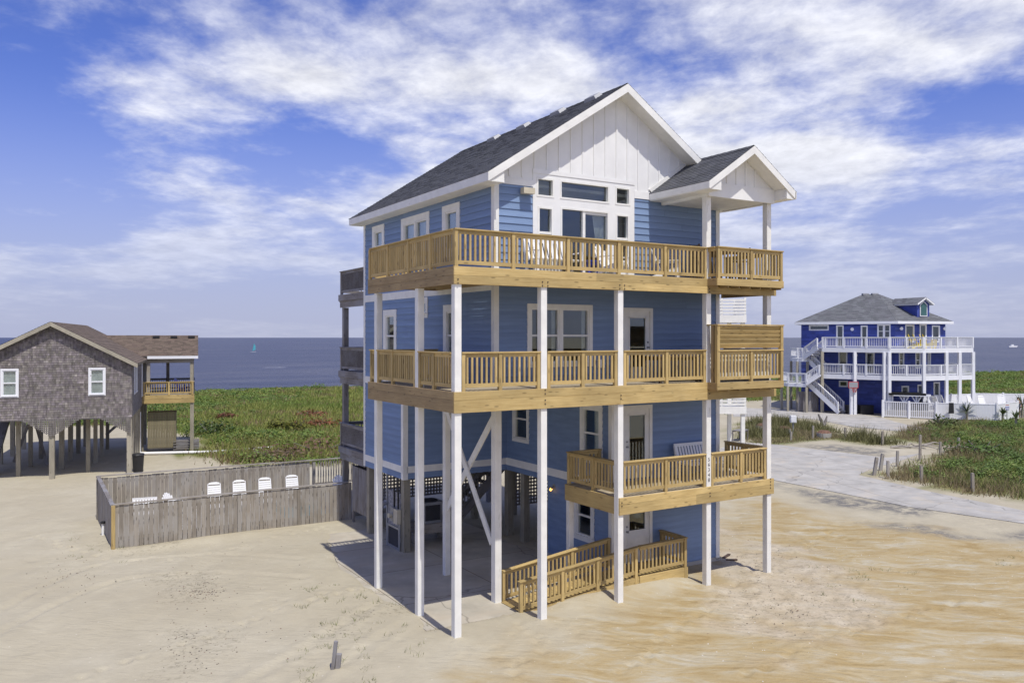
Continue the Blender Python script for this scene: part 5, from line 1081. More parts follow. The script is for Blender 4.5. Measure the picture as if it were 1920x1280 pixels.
for k in range(9):
    px = random.uniform(1690, 1815); yb = 838 + (px - 1700) * 0.02 + random.uniform(-3, 4); b = at(px, yb); a = random.uniform(-0.5, 0.5); L_ = random.uniform(0.9, 2.2); v = (RT * math.cos(a) + FW * math.sin(a)) * L_ / 2
    g_ = Geo(); p0 = b - v; p1 = b + v; mid_ = b + UP * random.uniform(0.1, 0.3) + FW * random.uniform(-0.2, 0.2)
    g_.cyl(p0 + UP * 0.03, mid_, 0.06, 0.05, n=6); g_.cyl(mid_, p1 + UP * 0.05, 0.05, 0.02, n=6); o = g_.build('driftwood_branch', gwood, M=Matrix.Translation(b)); tag(o, 'pale bare driftwood branch lying on the sandy gap in the verge', 'driftwood', 'driftwood branches on the verge')
tb = put(table, *at(1388, 826), R(20), 'weathered grey work table in the grass beyond the lowest deck', 1.3, 0.7, 0.75, gwood2, 'work_table')

# ------------------------------------------------------------------ shingled neighbour on piles
AL = R(10.7); uL = Vector((math.cos(AL), -math.sin(AL), 0)); vL = Vector((math.sin(AL), math.cos(AL), 0)); oL = pd(247, 42.7)
def LP(a, b, z): p = oL + uL * a + vL * b; return Vector((p.x, p.y, z))
nb = empty('shingled_house', LP(-3.65, 6, 0), 'grey cedar-shingled cottage with brown roof raised on wooden piles', 'house')
NW, ND, NZ0, NEZ, NAP = 7.3, 13.6, 3.0, 5.75, 7.87
nf = Plane(oL, uL, -vL); ns_ = Plane(oL, vL, uL); nl = Plane(LP(-NW, 0, 0), vL, -uL); nbk = Plane(LP(0, ND, 0), uL, vL)
def shingle_wall(pl, a0, a1, z0, ztop, holes, parent, tab=0.16, course=0.118, seed=1):
    rg = random.Random(seed); g = Geo(); z = z0; i = 0
    while True:
        if max(ztop(a0 + (a1 - a0) * k / 20) for k in range(21)) <= z + 0.02: break
        a = a0 - rg.uniform(0, tab)
        while a < a1:
            w = tab * rg.uniform(0.55, 1.35); p, q = max(a, a0), min(a + w - 0.006, a1); a += w
            if q - p < 0.01: continue
            zt = min(z + course + 0.02, ztop(p), ztop(q)); m_ = (p + q) / 2
            if zt - z < 0.02: continue
            if any(h[0] < m_ < h[1] and h[2] < z + course / 2 < h[3] for h in holes): continue
            c = rg.uniform(0.72, 1.22) * (1.4 if rg.random() < 0.05 else 1); tone = rg.uniform(0.94, 1.08); cc = (c, c * (0.99 if tone < 1 else 0.96), c * tone); z_ = z + rg.uniform(-0.006, 0.006)
            A = [pl.P(p, z_, 0.026), pl.P(q, z_, 0.026), pl.P(q, zt, 0.006), pl.P(p, zt, 0.006)]; B = [pl.P(p, z_, 0), pl.P(q, z_, 0)]
            g.poly(A, cc); g.poly([A[0], B[0], B[1], A[1]], cc); g.poly([B[0], A[0], A[3]], cc); g.poly([A[1], B[1], A[2]], cc)
        z += course; i += 1
    return g.build('shingles', cedar, parent, 'stuff')
nsl = (NAP - NEZ) / (NW / 2 + 0.3); nun = lambda a: NAP - 0.2 - nsl * abs(a + NW / 2)
w2 = [(-2.0, -1.21, 4.13, 5.55), (-5.87, -5.08, 4.13, 5.55)]; w3 = [(1.35, 2.15, 4.05, 5.55), (2.9, 3.7, 4.05, 5.55), (7.6, 8.3, 3.5, 5.6)]
hh = [window(nb, nf, *w, 0.09, coff=0.055, trim=vinyl, curt=(0.5, 0.5)) for w in w2]; hs = [window(nb, ns_, *w, 0.09, trim=vinyl, curt=(0.5, 0.5)) for w in w3]
g_ = Geo()
for pl, a0, a1, hl in ((nf, -NW, 0, hh), (ns_, 0, ND, hs), (nl, 0, ND, []), (nbk, -NW, 0, [])):
    for p, q, za, zb in bands(a0, a1, NZ0, NEZ, hl): pl.gbox(g_, p, q, za, zb, -0.12, -0.002)
for b_ in (0.0, ND): g_.extr([LP(-NW, b_ + 0.002, NEZ), LP(0, b_ + 0.002, NEZ), LP(0, b_ + 0.002, nun(0)), LP(-NW / 2, b_ + 0.002, nun(-NW / 2)), LP(-NW, b_ + 0.002, nun(-NW))], vL * (0.1 if b_ == 0 else -0.1))
nw = g_.build('wall', cedar, nb)
shingle_wall(nf, -NW, 0, NZ0, lambda a: nun(a), hh, nw, seed=3); shingle_wall(ns_, 0, 8.4, NZ0, lambda a: NEZ, hs, nw, seed=4)
g_ = Geo(); g_.prism([LP(-NW, 0, 0), LP(0, 0, 0), LP(0, ND, 0), LP(-NW, ND, 0)], NZ0 - 0.05, NZ0); g_.build('floor_frame', gwood2, nb)
def slab_roof(parent, P4, th, mt, under_mt, seed, tab=0.3, course=0.16, tone=(0.75, 1.3)):
    """P4: eave left, eave right, ridge right, ridge left"""
    P = [Vector(p) for p in P4]; n = (P[1] - P[0]).cross(P[3] - P[0]).normalized(); n = n if n.z > 0 else -n; g = Geo(); g.extr([p - n * 0.004 for p in P], -n * th); rf = g.build('roof', under_mt, parent)
    rg = random.Random(seed); s = Geo(); eL = ((P[3] - P[0]).length + (P[2] - P[1]).length) / 2; k = max(2, int(eL / course))
    for i in range(k):
        f0, f1 = i / k, min(1, (i + 1.15) / k); A, B, C, D = P[0].lerp(P[3], f0), P[1].lerp(P[2], f0), P[1].lerp(P[2], f1), P[0].lerp(P[3], f1); L = (B - A).length
        if L < 0.05: continue
        t = -rg.uniform(0, tab)
        while t < L:
            w = tab * rg.uniform(0.6, 1.3); x0, x1 = max(0, t) / L, min(L, t + w) / L; t += w
            if x1 <= x0: continue
            c = rg.uniform(*tone); s.poly([A.lerp(B, x0) + n * 0.02, A.lerp(B, x1) + n * 0.02, D.lerp(C, x1) + n * 0.003, D.lerp(C, x0) + n * 0.003], (c, c * rg.uniform(0.97, 1.03), c))
            s.poly([A.lerp(B, x0) + n * 0.02, A.lerp(B, x1) + n * 0.02, A.lerp(B, x1), A.lerp(B, x0)], (c * 0.8,) * 3)
    s.build('shingles', mt, rf, 'stuff'); return rf
fo = -0.32
r1 = slab_roof(nb, [LP(0.3, fo, NEZ), LP(0.3, ND + 0.3, NEZ), LP(-NW / 2, ND + 0.3, NAP), LP(-NW / 2, fo, NAP)], 0.16, roofbr, gwood2, 11)
r2 = slab_roof(nb, [LP(-NW - 0.3, fo, NEZ), LP(-NW - 0.3, ND + 0.3, NEZ), LP(-NW / 2, ND + 0.3, NAP), LP(-NW / 2, fo, NAP)], 0.16, roofbr, gwood2, 12)
for s_, rf in ((0.3, r1), (-NW - 0.3, r2)):
    g_ = Geo(); g_.extr([LP(s_, fo - 0.03, NEZ - 0.01), LP(-NW / 2, fo - 0.03, NAP - 0.01), LP(-NW / 2, fo - 0.03, NAP - 0.22), LP(s_, fo - 0.03, NEZ - 0.22)], vL * 0.028); g_.build('rake_board', pilew, rf)
# cross wing over the corner porch
WE, WR, W0, W1_ = 3.2, 7.22, 8.2, 13.6; wb = (W0 + W1_) / 2
slab_roof(nb, [LP(-NW / 2, W0, 5.94), LP(WE, W0, 5.94), LP(WE, wb, WR), LP(-NW / 2, wb, WR)], 0.14, roofbr, gwood2, 13); slab_roof(nb, [LP(-NW / 2, W1_, 5.94), LP(WE, W1_, 5.94), LP(WE, wb, WR), LP(-NW / 2, wb, WR)], 0.14, roofbr, gwood2, 14)
g_ = Geo(); g_.extr([LP(2.9, W0 + 0.3, 5.75), LP(2.9, W1_ - 0.3, 5.75), LP(2.9, W1_ - 0.3, 5.95), LP(2.9, wb, WR - 0.2), LP(2.9, W0 + 0.3, 5.95)], uL * -0.05); g_.build('porch_gable', cedar, nb)
beam('eave_fascia', LP(0.3, W0 - 0.02, 5.86), LP(WE, W0 - 0.02, 5.86), 0.03, 0.17, vinyl, nb)
for b_ in (8.45, 13.3): beam('porch_beam', LP(0, b_, 5.66), LP(2.95, b_, 5.66), 0.12, 0.28, gwood, nb)
for a, b_ in ((2.83, 8.45), (2.83, 13.3), (0.35, 8.5), (1.3, 13.3)): beam('porch_post', LP(a, b_, -0.2 if a > 2 else 3.0), LP(a, b_, 5.55), 0.2, 0.2, pilew if a > 2 else gwood, nb, vL)
g_ = Geo(); g_.prism([LP(0, 8.35, 0), LP(2.95, 8.35, 0), LP(2.95, 13.4, 0), LP(0, 13.4, 0)], 3.42, 3.55); pdk = g_.build('porch_deck', gwood, nb)
for z0, z1, dd in ((3.30, 3.56, 8.30), (3.04, 3.30, 8.31)): beam('fascia_board', LP(0, dd, (z0 + z1) / 2), LP(2.98, dd, (z0 + z1) / 2), 0.04, z1 - z0 - 0.004, pine, pdk)
def rail_l(parent, p0, p1, z, mt, posts, hgt=0.82): return rail(parent, p0, p1, z, z, posts, mt=mt, hgt=hgt, gap=0.14, singles=False, post_w=0.12)
rail_l(nb, LP(0.02, 8.32, 0), LP(2.95, 8.32, 0), 4.36, pine, [0.1, 1.5, 2.85]); rail_l(nb, LP(2.93, 8.4, 0), LP(2.93, 13.3, 0), 4.36, gwood2, [2.4]); rail_l(nb, LP(0.02, 13.3, 0), LP(2.9, 13.3, 0), 4.36, gwood2, [])
for a in (0.3, 1.35, 2.4):
    p = LP(a + 0.2, wb - 0.35, WR - 0.10); g_ = Geo(); g_.beam(p, p + uL * 0.4, 0.3, 0.14, up=UP); g_.build('roof_vent', black, nb)
for a in (-0.12, -3.65, -7.15):
    for b_ in (0.15, 3.3, 6.6, 9.9, 13.3):
        beam('pile', LP(a, b_, -0.4), LP(a, b_, 3.0), 0.24, 0.24, pilew, nb, vL)
for b_ in (1.6, 4.9): beam('pile', LP(-0.12, b_, -0.4), LP(-0.12, b_, 3.0), 0.2, 0.2, pilew, nb, vL); 
for b_ in (1.7, 5.0, 8.2, 11.6): beam('pile', LP(-2.2, b_, -0.4), LP(-2.2, b_, 3.0), 0.2, 0.2, pilew, nb, vL); beam('pile', LP(-5.4, b_, -0.4), LP(-5.4, b_, 3.0), 0.2, 0.2, pilew, nb, vL)
beam('knee_brace', LP(-0.2, 9.6, 2.9), LP(-2.1, 9.6, 1.1), 0.09, 0.16, gwood2, nb); beam('knee_brace', LP(-5.3, 5, 2.9), LP(-4.6, 5, 0.1), 0.08, 0.14, gwood2, nb); beam('knee_brace', LP(-6.2, 5, 0.3), LP(-5.3, 5, 2.9), 0.08, 0.14, gwood2, nb)
lat_ = Geo()      # lattice brackets between the front piles
for a0, a1, apex in ((-5.0, -2.3, -3.65), (-1.5, 0.0, -0.05)):
    x = a0
    while x < a1:
        zlow = 3.0 - 0.9 * (1 - abs(x + 0.03 - apex) / (max(abs(a0 - apex), abs(a1 - apex)) if apex != -0.05 else 1.5))
        if zlow < 2.97: nf.gbox(lat_, x, x + 0.06, max(zlow, 2.05), 3.02, 0.02, 0.035)
        x += 0.10
    z = 2.1
    while z < 3.0:
        hw = (z - 2.1) / 0.9 * (1.35 if apex != -0.05 else 1.45)
        l0, l1 = (apex - hw, apex + hw) if apex != -0.05 else (apex - hw, apex)
        if l1 - l0 > 0.05: nf.gbox(lat_, l0, l1, z, z + 0.05, 0.036, 0.05)
        z += 0.10
lat_.build('lattice', cedar, nb, 'stuff')
beam('side_stair', LP(-7.0, 2.0, 0.1), LP(-7.0, 6.5, 2.9), 0.9, 0.2, gwood2, nb)
sh = empty('board_shed', LP(1.2, 9.6, 0), 'olive vertical-board outdoor shower shed under the corner porch', 'shed')
for i in range(11): beam('board', LP(0.35 + i * 0.148, 8.9, 0.25), LP(0.35 + i * 0.148, 8.9, 2.45), 0.14, 0.03, plain('olive_board', (0.19, 0.165, 0.105), 0.85, 0.1, 4, objvar=0.1) if i == 0 else MATS['olive_board'], sh, vL)
for i in range(8): beam('board', LP(1.9, 8.98 + i * 0.148, 0.25), LP(1.9, 8.98 + i * 0.148, 2.45), 0.03, 0.14, MATS['olive_board'], sh, vL)
beam('cap', LP(0.3, 8.9, 2.50), LP(1.95, 8.9, 2.50), 0.12, 0.08, brownw, sh); beam('floor', LP(0.3, 9.5, 0.2), LP(1.9, 9.5, 0.2), 1.1, 0.1, gwood2, sh); beam('back_wall', LP(0.3, 10.15, 0.3), LP(0.3, 8.95, 2.4), 0.04, 0.3, gwood2, sh)
g_ = Geo(); c = LP(0.25, 0.9, 0); g_.cyl(c, c + UP * 0.9, 0.24, 0.29, n=12); tc_ = empty('trash_can', c, 'black wheeled trash can beside the cottage corner pile', 'trash can'); g_.build('bin', black, tc_); g_ = Geo(); g_.cyl(c + UP * 0.9, c + UP * 0.98, 0.32, 0.28, n=12); g_.build('lid', black, tc_)
g_ = Geo(); pts = [at(262, 853), at(300, 852), at(400, 850), at(470, 845), at(515, 841)]
for p, q in zip(pts[:-1], pts[1:]): g_.cyl(p + UP * 0.10, q + UP * 0.10, 0.09, n=8)
g_.cyl(pts[0] + UP * 0.1, pts[0] + UP * 2.6, 0.07, n=8); tag(g_.build('drain_pipe', whitep, M=Matrix.Translation(pts[0])), 'long white plastic pipe running along the lawn from the cottage corner', 'pipe')
pc = LP(2.2, 10.5, 3.55); put(adirondack, pc.x, pc.y, 3.55, R(60), 'dark blue fan-back chair on the cottage corner porch', bluep)
pk = empty('pallet_stack', at(345, 842), 'low stack of grey timber pallets on the ground behind the porch post', 'pallets')
for k in range(4):
    for j in range(3): c = at(325, 846) + vL * (j * 0.4); beam('plank', c + UP * (0.12 + k * 0.16), c + uL * 1.5 + UP * (0.12 + k * 0.16), 0.12, 0.05, gwood2, pk)

# ------------------------------------------------------------------ cobalt three-storey neighbour
bh = empty('cobalt_house', ld(35, 80, 0), 'cobalt blue three-storey house with white wraparound decks and outside stairs', 'house')
D0, D1, D2, D3, D4 = (29.2, 78.0), (33.8, 74.2), (36.6, 73.6), (42.3, 76.0), (41.0, 84.0)
W0b, W1b, W2b, B2, B0 = (28.5, 81.6), (35.3, 76.4), (40.7, 77.8), (38.8, 87), (32.5, 88.5)
def BP(q, z): return ld(q[0], q[1], z)
def bplane(p, q):
    a, b = BP(p, 0), BP(q, 0); u = (b - a).normalized(); n = Vector((u.y, -u.x, 0)); return Plane(a, u, n), (b - a).length
body = [W0b, W1b, W2b, B2, B0]
def clap(pl, L, z0, z1, holes, parent, seed):
    rg = random.Random(seed); g = Geo(); g2 = Geo()
    for p, q, za, zb in bands(0, L, z0, z1, holes): pl.gbox(g, p, q, za, zb, -0.15, 0.0)
    w = g.build('wall', cobalt, parent); zs = list(np.arange(z0, z1, 0.2))
    for p, q, za, zb in bands(0, L, z0, z1, holes, zs):
        x = p
        while x < q:
            x2 = min(q, x + rg.uniform(0.3, 0.9)); c = rg.uniform(0.8, 1.2); g2.poly([pl.P(x, za, 0.03), pl.P(x2, za, 0.03), pl.P(x2, zb, 0.006), pl.P(x, zb, 0.006)], (c, c, c)); g2.poly([pl.P(x, za, 0), pl.P(x2, za, 0), pl.P(x2, za, 0.03), pl.P(x, za, 0.03)], (c, c, c)); x = x2
    g2.build('shingles', cobalt, w, 'stuff'); return w
pA, LA = bplane(W0b, W1b); pB, LB = bplane(W1b, W2b)
def pxa(pl, px):       # position along a wall hit by an image column
    k = (px - CX) / FPX; d = FW + RT * k; o = pl.o - CAM; den = d.x * pl.u.y - d.y * pl.u.x; t = (o.x * pl.u.y - o.y * pl.u.x) / den; h = CAM + d * t; return (Vector((h.x, h.y, 0)) - Vector((pl.o.x, pl.o.y, 0))).dot(pl.u)
def wpx(pl, px0, px1, z0, z1, **k): return window(bh, pl, pxa(pl, px0), pxa(pl, px1), z0, z1, 0.08, trim=vinyl, **k)
hA = [wpx(pA, 1517, 1554, 7.75, 8.3, hung=False), wpx(pA, 1568, 1582, 6.15, 8.25, hung=False), wpx(pA, 1614, 1627, 6.15, 8.2, hung=False), wpx(pA, 1645, 1670, 7.0, 8.3, lites=((0, .5, 0, 1), (.5, 1, 0, 1))),
      wpx(pA, 1572, 1589, 3.65, 5.8, hung=False), wpx(pA, 1623, 1640, 3.65, 5.7, hung=False), wpx(pA, 1573, 1590, 2.35, 2.95, hung=False)]
hB = [wpx(pB, 1724, 1737, 6.15, 8.3, hung=False), wpx(pB, 1685, 1695, 4.2, 5.75), wpx(pB, 1716, 1726, 4.2, 5.75), wpx(pB, 1739, 1745, 4.0, 5.7), wpx(pB, 1690, 1704, 1.5, 2.6, hung=False), wpx(pB, 1720, 1734, 0.4, 2.7, hung=False), wpx(pB, 1750, 1762, 1.6, 2.9, hung=False),
      wpx(pB, 1697, 1714, 6.6, 8.25, hung=False), wpx(pB, 1747, 1762, 6.6, 8.2, hung=False)]
clap(pA, LA, 0.0, 8.6, hA, bh, 1); clap(pB, LB, 0.0, 8.6, hB, bh, 2)
for p, q in ((W2b, B2), (B2, B0), (B0, W0b)):
    pl, L_ = bplane(p, q); g_ = Geo(); pl.gbox(g_, 0, L_, 0, 8.6, -0.15, 0); g_.build('wall', cobalt, bh)
for z in (3.1, 5.6, 8.5): g_ = Geo(); c0 = (35.2, 82.0); g_.prism([BP((c0[0] + (q[0] - c0[0]) * 0.95, c0[1] + (q[1] - c0[1]) * 0.95), 0) for q in body], z, z + 0.15); g_.build('floor_slab', interior, bh)
# hip roof
ev = [BP((c0[0] + (q[0] - c0[0]) * 1.10, c0[1] + (q[1] - c0[1]) * 1.10), 8.55) for q in body]; ra, rb = BP((35.0, 82.6), 11.35), BP((36.3, 82.0), 11.35)
for P4, sd_ in (([ev[0], ev[1], rb, ra], 21), ([ev[1], ev[2], rb, rb], 22), ([ev[2], ev[3], rb, rb], 23), ([ev[3], ev[4], ra, rb], 24), ([ev[4], ev[0], ra, ra], 25)):
    e1 = [p + Vector((0, 0, 0)) for p in P4]
    if (P4[2] - P4[3]).length < 1e-6: e1[3] = P4[3] + (P4[0] - P4[3]).normalized() * 0.01
    rf = slab_roof(bh, e1, 0.12, roofgr, vinyl, sd_, tab=0.5, course=0.2)
    beam('eave_fascia', P4[0] - UP * 0.10, P4[1] - UP * 0.10, 0.05, 0.24, vinyl, rf)
for f in (0.15, 0.75): c = ra.lerp(rb, f) + UP * 0.02; beam('ridge_vent', c - RT * 0.3, c + RT * 0.3, 0.35, 0.18, ventm, bh)
# dormer with a peaked window
dn = (RT * 0.35 - FW * 0.94).normalized(); du = Vector((-dn.y, dn.x, 0)); dc = pd(1731, 77.6, 0)
def DP(a, b, z): p = dc + du * a - dn * b; return Vector((p.x, p.y, z))
g_ = Geo(); g_.extr([DP(-0.75, 0, 8.9), DP(0.75, 0, 8.9), DP(0.75, 0, 10.35), DP(0, 0, 10.75), DP(-0.75, 0, 10.35)], -dn * 3.2); dm = g_.build('dormer', cobalt, bh)
g_ = Geo(); g_.extr([DP(-0.45, -0.03, 9.05), DP(0.45, -0.03, 9.05), DP(0.45, -0.03, 10.15), DP(0, -0.03, 10.5), DP(-0.45, -0.03, 10.15)], dn * 0.03); g_.build('window_frame', vinyl, dm)
g_ = Geo(); g_.extr([DP(-0.36, -0.07, 9.14), DP(0.36, -0.07, 9.14), DP(0.36, -0.07, 10.1), DP(0, -0.07, 10.38), DP(-0.36, -0.07, 10.1)], dn * 0.01); g_.build('pane', plain('teal_glass', (0.05, 0.13, 0.13), 0.08, 0.1, 1), dm)
for sg in (-1, 1):
    rf = slab_roof(dm, [DP(sg * 1.05, -0.35, 10.22), DP(sg * 1.05, 3.4, 10.22), DP(0, 3.4, 10.85), DP(0, -0.35, 10.85)], 0.14, roofgr, vinyl, 30 + sg, tab=0.5, course=0.2)
# decks, posts and rails
outer = [D0, D1, D2, D3, D4]; innr = [(29.6, 80.8), W1b, W1b, W2b, (39.6, 84.5)]
def lerp2(p, q, t): return (p[0] + (q[0] - p[0]) * t, p[1] + (q[1] - p[1]) * t)
for z in (6.1, 3.62):
    g_ = Geo()
    for i in range(4): g_.prism([BP(outer[i], 0), BP(outer[i + 1], 0), BP(innr[i + 1], 0), BP(innr[i], 0)] if i != 1 else [BP(outer[1], 0), BP(outer[2], 0), BP(innr[1], 0)], z - 0.30, z)
    dk = g_.build('deck', vinyl, bh)
    for i in range(4):
        a, b = BP(outer[i], 0), BP(outer[i + 1], 0); L_ = (b - a).length; n = max(1, round(L_ / 1.9))
        beam('fascia_board', a + UP * (z - 0.18) - FW * 0.03, b + UP * (z - 0.18) - FW * 0.03, 0.05, 0.42, vinyl, dk)
        rail(dk, a, b, z + 1.02, z + 1.02, [0.05] + [L_ * k / n for k in range(1, n)] + [L_ - 0.05], mt=vinyl, singles=False, gap=0.15, hgt=1.0, post_w=0.15)
PP = [D0, lerp2(D0, D1, 0.5), lerp2(D0, D1, 0.93), D1, D2, lerp2(D2, D3, 0.45), lerp2(D2, D3, 0.72), D3, lerp2(D3, D4, 0.5), (40.4, 78.6)]
for i, q in enumerate(PP): beam('post', BP(q, -0.2), BP(q, 5.75), 0.26, 0.26, vinyl if i else pilew, bh, FW)
def stair(parent, p0, p1, w, mt, n, rails=True):
    p0, p1 = Vector(p0), Vector(p1); d = (p1 - p0); h = Vector((d.x, d.y, 0)).normalized(); s = Vector((-h.y, h.x, 0))
    g = bpy.data.objects.new('stair_flight', None); reg(g, parent, Matrix.Translation(p0))
    for k in range(n): c = p0 + d * ((k + 0.5) / n); beam('tread', c - s * w / 2, c + s * w / 2, 0.28, 0.05, gwood, g, UP, 0)
    for sg in (-1, 1):
        beam('stringer', p0 + s * sg * w / 2, p1 + s * sg * w / 2, 0.05, 0.34, mt, g)
        if rails: q0, q1 = p0 + s * sg * w / 2, p1 + s * sg * w / 2; rail(g, q0, q1, q0.z + 1.0, q1.z + 1.0, [0.08, (Vector((q1.x - q0.x, q1.y - q0.y, 0))).length - 0.08], mt=mt, singles=False, gap=0.16, hgt=0.85, post_w=0.13)
l1a, l1b = pd(1477, 79.5), pd(1512, 78.2); l2a, l2b = pd(1495, 80.5), pd(1514, 80)
for (a, b, z, dd) in ((l1a, l1b, 2.70, 1.8), (l2a, l2b, 5.06, 1.8)):
    g_ = Geo(); q = [a, b, b + FW * dd, a + FW * dd]; g_.prism(q, z - 0.32, z); ln = g_.build('landing', vinyl, bh)
    rail(ln, a, b, z + 1.0, z + 1.0, [0.05, (b - a).length / 2, (b - a).length - 0.05], mt=vinyl, singles=False, gap=0.15, hgt=0.96, post_w=0.14); rail(ln, a, a + FW * dd, z + 1.0, z + 1.0, [], mt=vinyl, singles=False, gap=0.15, hgt=0.96)
    for p in (a, b, a + FW * dd): beam('landing_post', p - UP * 0.2, p + UP * (z - 0.32), 0.2, 0.2, pilew, ln, FW)
stair(bh, pd(1578, 76.9, 0.1), pd(1520, 79.2, 2.65), 1.1, vinyl, 13); stair(bh, pd(1514, 78.6, 2.70), pd(1541, 77.8, 3.62), 1.0, vinyl, 6); stair(bh, pd(1545, 79.4, 3.62), pd(1516, 80.6, 5.0), 1.0, vinyl, 8); stair(bh, pd(1514, 80.2, 5.06), pd(1541, 78.4, 6.08), 1.0, vinyl, 6)
for i, (pl, px, z) in enumerate(((pA, 1599, 7.85), (pB, 1688, 7.9), (pB, 1769, 7.9), (pA, 1606, 5.4))): 
    g_ = Geo(); c = pl.P(pxa(pl, px), z); g_.cyl(c, c + pl.n * 0.2, 0.10, 0.16, n=10); g_.build('wall_light', vinyl, bh)
ss = empty('board_enclosure', pd(1512, 78.6), 'weathered board enclosure under the cobalt house stair landing', 'enclosure')
for k in range(16): c = pd(1497 + k * 2.4, 78.9 - 0.25 * math.sin(k / 15 * math.pi)); beam('board', c, c + UP * 1.95, 0.125, 0.03, gwood2, ss, FW)
for k in range(8): c = pd(1534, 79.1 + k * 0.13); beam('board', c, c + UP * 1.95, 0.03, 0.125, gwood2, ss, FW)
for px, w, lb in ((1591, 0.85, 'large black storage bin under the basketball board'), (1618, 1.2, 'wider black storage bin against the cobalt wall')):
    c = pd(px + 5, 76.6); r = empty('storage_bin', c, lb, 'bin'); beam('body', c, c + UP * 0.75, w, 0.7, black, r, FW); beam('lid', c + UP * 0.75, c + UP * 0.84, w + 0.08, 0.76, black, r, FW)
bk_ = empty('basketball_hoop', pd(1596, 76.2), 'basketball hoop with red-edged backboard on a white pole in front of cobalt wall', 'hoop'); c = pd(1596, 76.2)
g_ = Geo(); g_.cyl(c, c + UP * 2.9, 0.16, n=10); g_.build('pole', vinyl, bk_); c2 = c - FW * 0.5; beam('backboard', c2 + UP * 2.75 - RT * 0.45, c2 + UP * 2.75 + RT * 0.45, 0.04, 0.6, redm, bk_); beam('board_face', c2 + UP * 2.75 - RT * 0.39 - FW * 0.025, c2 + UP * 2.75 + RT * 0.39 - FW * 0.025, 0.01, 0.48, ventm, bk_); beam('bracket', c + UP * 2.7, c2 + UP * 2.7, 0.1, 0.1, metal, bk_)
g_ = Geo()
for k in range(12):
    a, b = k * math.pi / 6, (k + 1) * math.pi / 6; r0 = c2 - FW * 0.25 + UP * 2.48; g_.beam(r0 + RT * 0.22 * math.cos(a) + FW * 0.22 * math.sin(a), r0 + RT * 0.22 * math.cos(b) + FW * 0.22 * math.sin(b), 0.03, 0.03)
    g_.beam(r0 + RT * 0.22 * math.cos(a) + FW * 0.22 * math.sin(a), r0 - UP * 0.4 + RT * 0.12 * math.cos(a) + FW * 0.12 * math.sin(a), 0.015, 0.015)
g_.build('rim', redm, bk_)
SC[0] = 1.38
YL = ['first', 'second', 'third', 'fourth']
for k, (px, dp) in enumerate(((1716, 76.1), (1725, 75.6), (1737, 75.6), (1743, 75.5))):
    c = pd(px, dp, 6.1); put(adirondack, c.x, c.y, 6.1, R(28 + 10 * (k % 2)), 'bright yellow chair on the cobalt house top deck, ' + YL[k] + ' counting from the outside stairs', yellowp, 'yellow chairs on the top deck')
SC[0] = 1.0
# white pool fence, loungers, pavilion
wf = empty('vinyl_fence', pd(1760, 70.5), 'white vinyl fence round the cobalt house pool, picket section then solid panels', 'fence')
def vfence(pts, z1, solid):
    for p, q in zip(pts[:-1], pts[1:]):
        L_ = (q - p).length; n = max(1, round(L_ / 2.2)); u = (q - p).normalized()
        for k in range(n + 1):
            c = p + (q - p) * (k / n); beam('post', c - UP * 0.1, c + UP * (z1 + 0.08), 0.15, 0.15, vinyl, wf, FW)
        for k in range(n):
            a, b = p + (q - p) * (k / n) + u * 0.075, p + (q - p) * ((k + 1) / n) - u * 0.075
            if solid:
                nb_ = 9
                for j in range(nb_): beam('panel_board', a.lerp(b, (j + 0.5) / nb_) + UP * 0.12, a.lerp(b, (j + 0.5) / nb_) + UP * (z1 - 0.1), (b - a).length / nb_ - 0.008, 0.025, vinyl, wf, Vector((-u.y, u.x, 0)), 0)
            else:
                nb_ = 13
                for j in range(nb_): beam('picket', a.lerp(b, (j + 0.5) / nb_) + UP * 0.18, a.lerp(b, (j + 0.5) / nb_) + UP * (z1 - 0.1), 0.08, 0.025, vinyl, wf, Vector((-u.y, u.x, 0)), 0)
            beam('rail', a + UP * (z1 - 0.06), b + UP * (z1 - 0.06), 0.06, 0.09, vinyl, wf); beam('rail', a + UP * 0.14, b + UP * 0.14, 0.06, 0.09, vinyl, wf)
c0_, c1_, c2_, c3_ = pd(1655, 73.6), pd(1755, 71.2), pd(1869, 69.6), pd(1908, 72.5)
vfence([c0_, c1_], 1.45, False); vfence([c1_, c2_, c3_], 1.5, True); vfence([pd(1827, 79.5), pd(1990, 78.0)], 1.75, True); vfence([pd(1739, 76.5), pd(1783, 78.5), pd(1827, 79.5)], 1.7, True)
pt = Geo(); pt.prism([pd(1660, 73.9), pd(1756, 71.6), pd(1867, 70.0), pd(1905, 72.8), pd(1985, 77.5), pd(1828, 79), pd(1740, 76.2)], -0.1, 0.62); o = pt.build('pool_patio', concrete); o['kind'] = 'structure'
pv = empty('pool_bar', pd(1705, 74.2), 'low flat-roofed pool bar with crossed white braces and a blue counter', 'bar')
a, b = pd(1672, 74.0, 0), pd(1742, 73.0, 0)
beam('roof', a.lerp(b, 0.5) + UP * 2.05 - (b - a) * 0.5 + FW * 0.8, a.lerp(b, 0.5) + UP * 2.05 + (b - a) * 0.5 + FW * 0.8, 2.2, 0.16, roofgr, pv); beam('fascia', a + UP * 1.98 - FW * 0.32, b + UP * 1.98 - FW * 0.32, 0.06, 0.2, vinyl, pv)
for f in (0.02, 0.33, 0.66, 0.98): c = a.lerp(b, f); beam('post', c, c + UP * 1.95, 0.12, 0.12, vinyl, pv, FW)
for f in (0.33, 0.66):
    c = a.lerp(b, f); e = (b - a) * 0.13; beam('brace', c + UP * 1.2 - FW * 0.06, c + e + UP * 1.9 - FW * 0.06, 0.05, 0.1, vinyl, pv); beam('brace', c + UP * 1.2 - FW * 0.06, c - e + UP * 1.9 - FW * 0.06, 0.05, 0.1, vinyl, pv)
